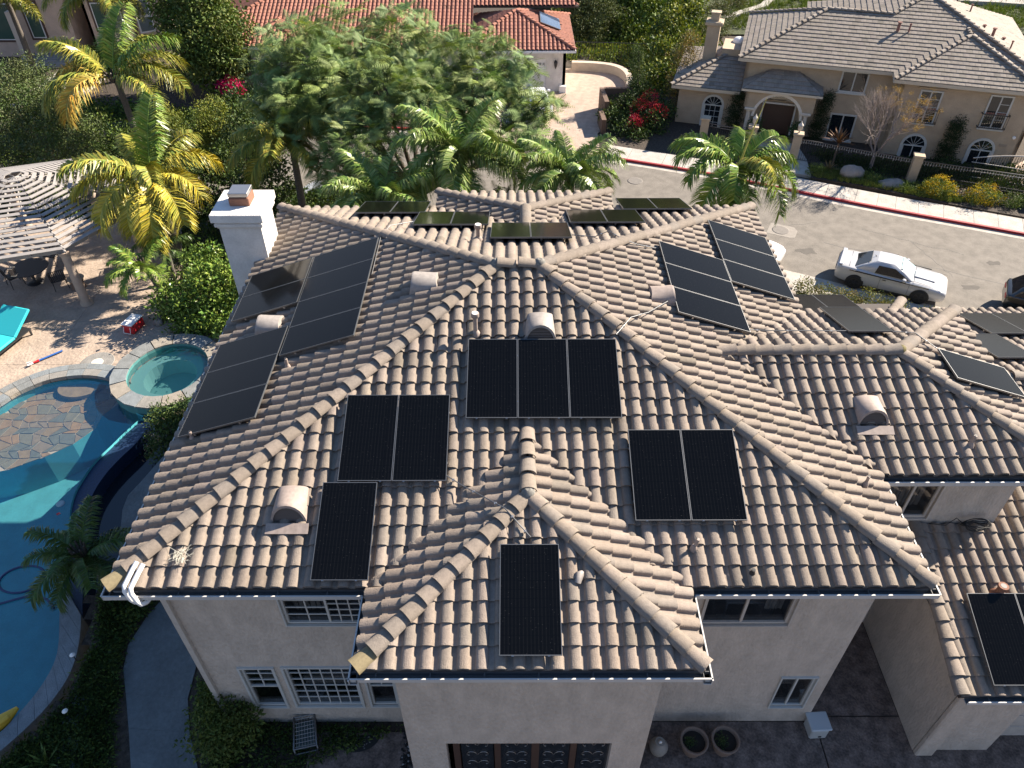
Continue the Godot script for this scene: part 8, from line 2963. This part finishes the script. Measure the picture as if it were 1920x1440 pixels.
	mb.lathe([Vector2(0.12, 0.0), Vector2(0.19, 0.10), Vector2(0.22, 0.26), Vector2(0.16, 0.38), Vector2(0.09, 0.44), Vector2(0.11, 0.50)], Vector3.ZERO, 18)
	put(jr, "urn", mb, mat(0.36, 0.32, 0.27, 0.7, M.grain_soft, 4.0))
	mb = MB.new()
	mb.lathe([Vector2(0.06, 0.505), Vector2(0.05, 0.53), Vector2(0.02, 0.55)], Vector3.ZERO, 10)
	put(jr, "lid", mb, M.metal)
	var ub := thing("utility_box", "pale plastic utility box at the corner by the alley", "box", Vector3(7.08, 0, -0.22), 0.06)
	mb = MB.new()
	mb.cbox(Vector3(0, 0.2, 0), Vector3(0.42, 0.40, 0.40), 0.03)
	put(ub, "box", mb, mat(0.40, 0.41, 0.40, 0.6))
	mb = MB.new()
	mb.cbox(Vector3(0, 0.43, -0.02), Vector3(0.50, 0.06, 0.46), 0.02)
	put(ub, "lid", mb, mat(0.44, 0.47, 0.48, 0.6))
	mb = MB.new()
	mb.box(Vector3(0.02, 0.12, 0.205), Vector3(0.07, 0.05, 0.02))
	put(ub, "latch", mb, M.black)
	var dm := thing("door_mat", "black half-round perforated door mat on the concrete by the lower left windows", "mat", Vector3(-3.88, 0.0, -0.12))
	mb = MB.new()
	var hp := []
	for k in 17:
		var a := PI * k / 16.0
		hp.append(Vector2(cos(a) * 0.56, sin(a) * 0.40))
	mb.prism(pv(hp), 0.002, 0.016)
	put(dm, "mat", mb, M.rubber)
	mb = MB.new()
	for k in 34:
		var a := PI * rng.randf()
		var r := sqrt(rng.randf()) * 0.36
		mb.box(Vector3(cos(a) * r * 1.35, 0.018, sin(a) * r), Vector3(0.035, 0.004, 0.02), Basis(Vector3.UP, rng.randf() * 3.0))
	put(dm, "holes", mb, mat(0.16, 0.16, 0.16, 0.8))
	var rk := thing("wire_rack", "grey metal-framed wire rack standing in the bed below the big grid window", "rack", Vector3(-5.05, 0, -0.08), 0.22)
	mb = MB.new()
	for s in [-1.0, 1.0]:
		mb.tube([Vector3(s * 0.26, 0.02, 0.38), Vector3(s * 0.26, 0.32, 0.38), Vector3(s * 0.24, 0.40, -0.34), Vector3(s * 0.24, 0.02, -0.34)], 0.025, 6)
	for q in [[0.32, 0.38], [0.40, -0.34], [0.06, 0.38]]:
		mb.tube([Vector3(-0.26, q[0], q[1]), Vector3(0.26, q[0], q[1])], 0.022, 6)
	put(rk, "frame", mb, M.alu)
	mb = MB.new()
	for k in 7:
		mb.tube([Vector3(-0.2 + k * 0.067, 0.31, 0.36), Vector3(-0.19 + k * 0.063, 0.38, -0.32)], 0.006, 4)
	for k in 8:
		mb.tube([Vector3(-0.25, 0.32 + 0.008 * k, 0.34 - k * 0.09), Vector3(0.25, 0.32 + 0.008 * k, 0.34 - k * 0.09)], 0.006, 4)
	put(rk, "wire_mesh", mb, M.metal)
	mb = MB.new()
	mb.cbox(Vector3(0, 0.12, 0.0), Vector3(0.44, 0.22, 0.58), 0.02)
	put(rk, "crate", mb, mat(0.06, 0.09, 0.09, 0.7))
	var gs := thing("gravel_strip", "narrow strip of dark pebbles beside the entry wall's left foot", "gravel", Vector3(-2.62, 0, 0.3))
	var xfs := []
	var cc := []
	var peb := SphereMesh.new()
	peb.radius = 0.03
	peb.height = 0.045
	peb.radial_segments = 6
	peb.rings = 3
	for k in 260:
		xfs.append(Transform3D(Basis(Vector3.UP, rng.randf() * TAU).scaled(Vector3.ONE * rng.randf_range(0.5, 1.3)), Vector3(rng.randf_range(-0.14, 0.14), 0.015, rng.randf_range(-0.7, 1.2))))
		var v := 0.03 if rng.randf() < 0.85 else 0.3
		cc.append(Color(v, v, v))
	many(gs, "pebbles", peb, M.leaf, xfs, cc)
	for q in [[-11.35, -2.0, "small white garden lamp beside the coping wall"], [-10.9, -0.55, "small white garden lamp in the bed near the stepping path"]]:
		var gl := thing("garden_lamp", q[2], "garden lamp", Vector3(q[0], 0, q[1]))
		mb = MB.new()
		mb.lathe([Vector2(0.05, 0.35), Vector2(0.07, 0.37), Vector2(0.02, 0.42)], Vector3.ZERO, 10)
		put(gl, "lamp_head", mb, M.white)
		mb = MB.new()
		mb.tube([Vector3.ZERO, Vector3(0, 0.36, 0)], 0.012, 6)
		put(gl, "stake", mb, M.iron)
	# lanterns under the pergola's front beam
	for q in [[-19.4, -16.9, "clear glass lantern hanging under the pergola's front beam, right one"], [-20.3, -16.75, "clear glass lantern hanging under the pergola's front beam, left one"]]:
		var ln := thing("hanging_lantern", q[2], "lantern", Vector3(q[0], 2.0, q[1]))
		mb = MB.new()
		mb.box(Vector3(0, 0.17, 0), Vector3(0.16, 0.3, 0.16))
		put(ln, "glass", mb, M.glass)
		mb = MB.new()
		mb.box(Vector3(0, 0.33, 0), Vector3(0.19, 0.03, 0.19))
		mb.box(Vector3(0, 0.01, 0), Vector3(0.19, 0.02, 0.19))
		mb.tube([Vector3(0, 0.34, 0), Vector3(0, 0.58, 0)], 0.008, 5)
		put(ln, "lantern_frame", mb, M.metal)
	# garden boulders and a lounge shell far left, near the cream house
	boulder("grey garden boulder between the orange palm and the two round bushes", Vector3(-22.0, -2.9, -39.0), Vector3(1.1, 0.8, 0.7), M.slate[3])


func _ready() -> void:
	rng.seed = 20240
	make_materials()
	make_world()
	make_ground()
	make_house()
	make_panels()
	make_plants()
	make_tan_house()
	make_red_house()
	make_cream_house()
	make_cars()
	make_pergola()
	make_small_things()
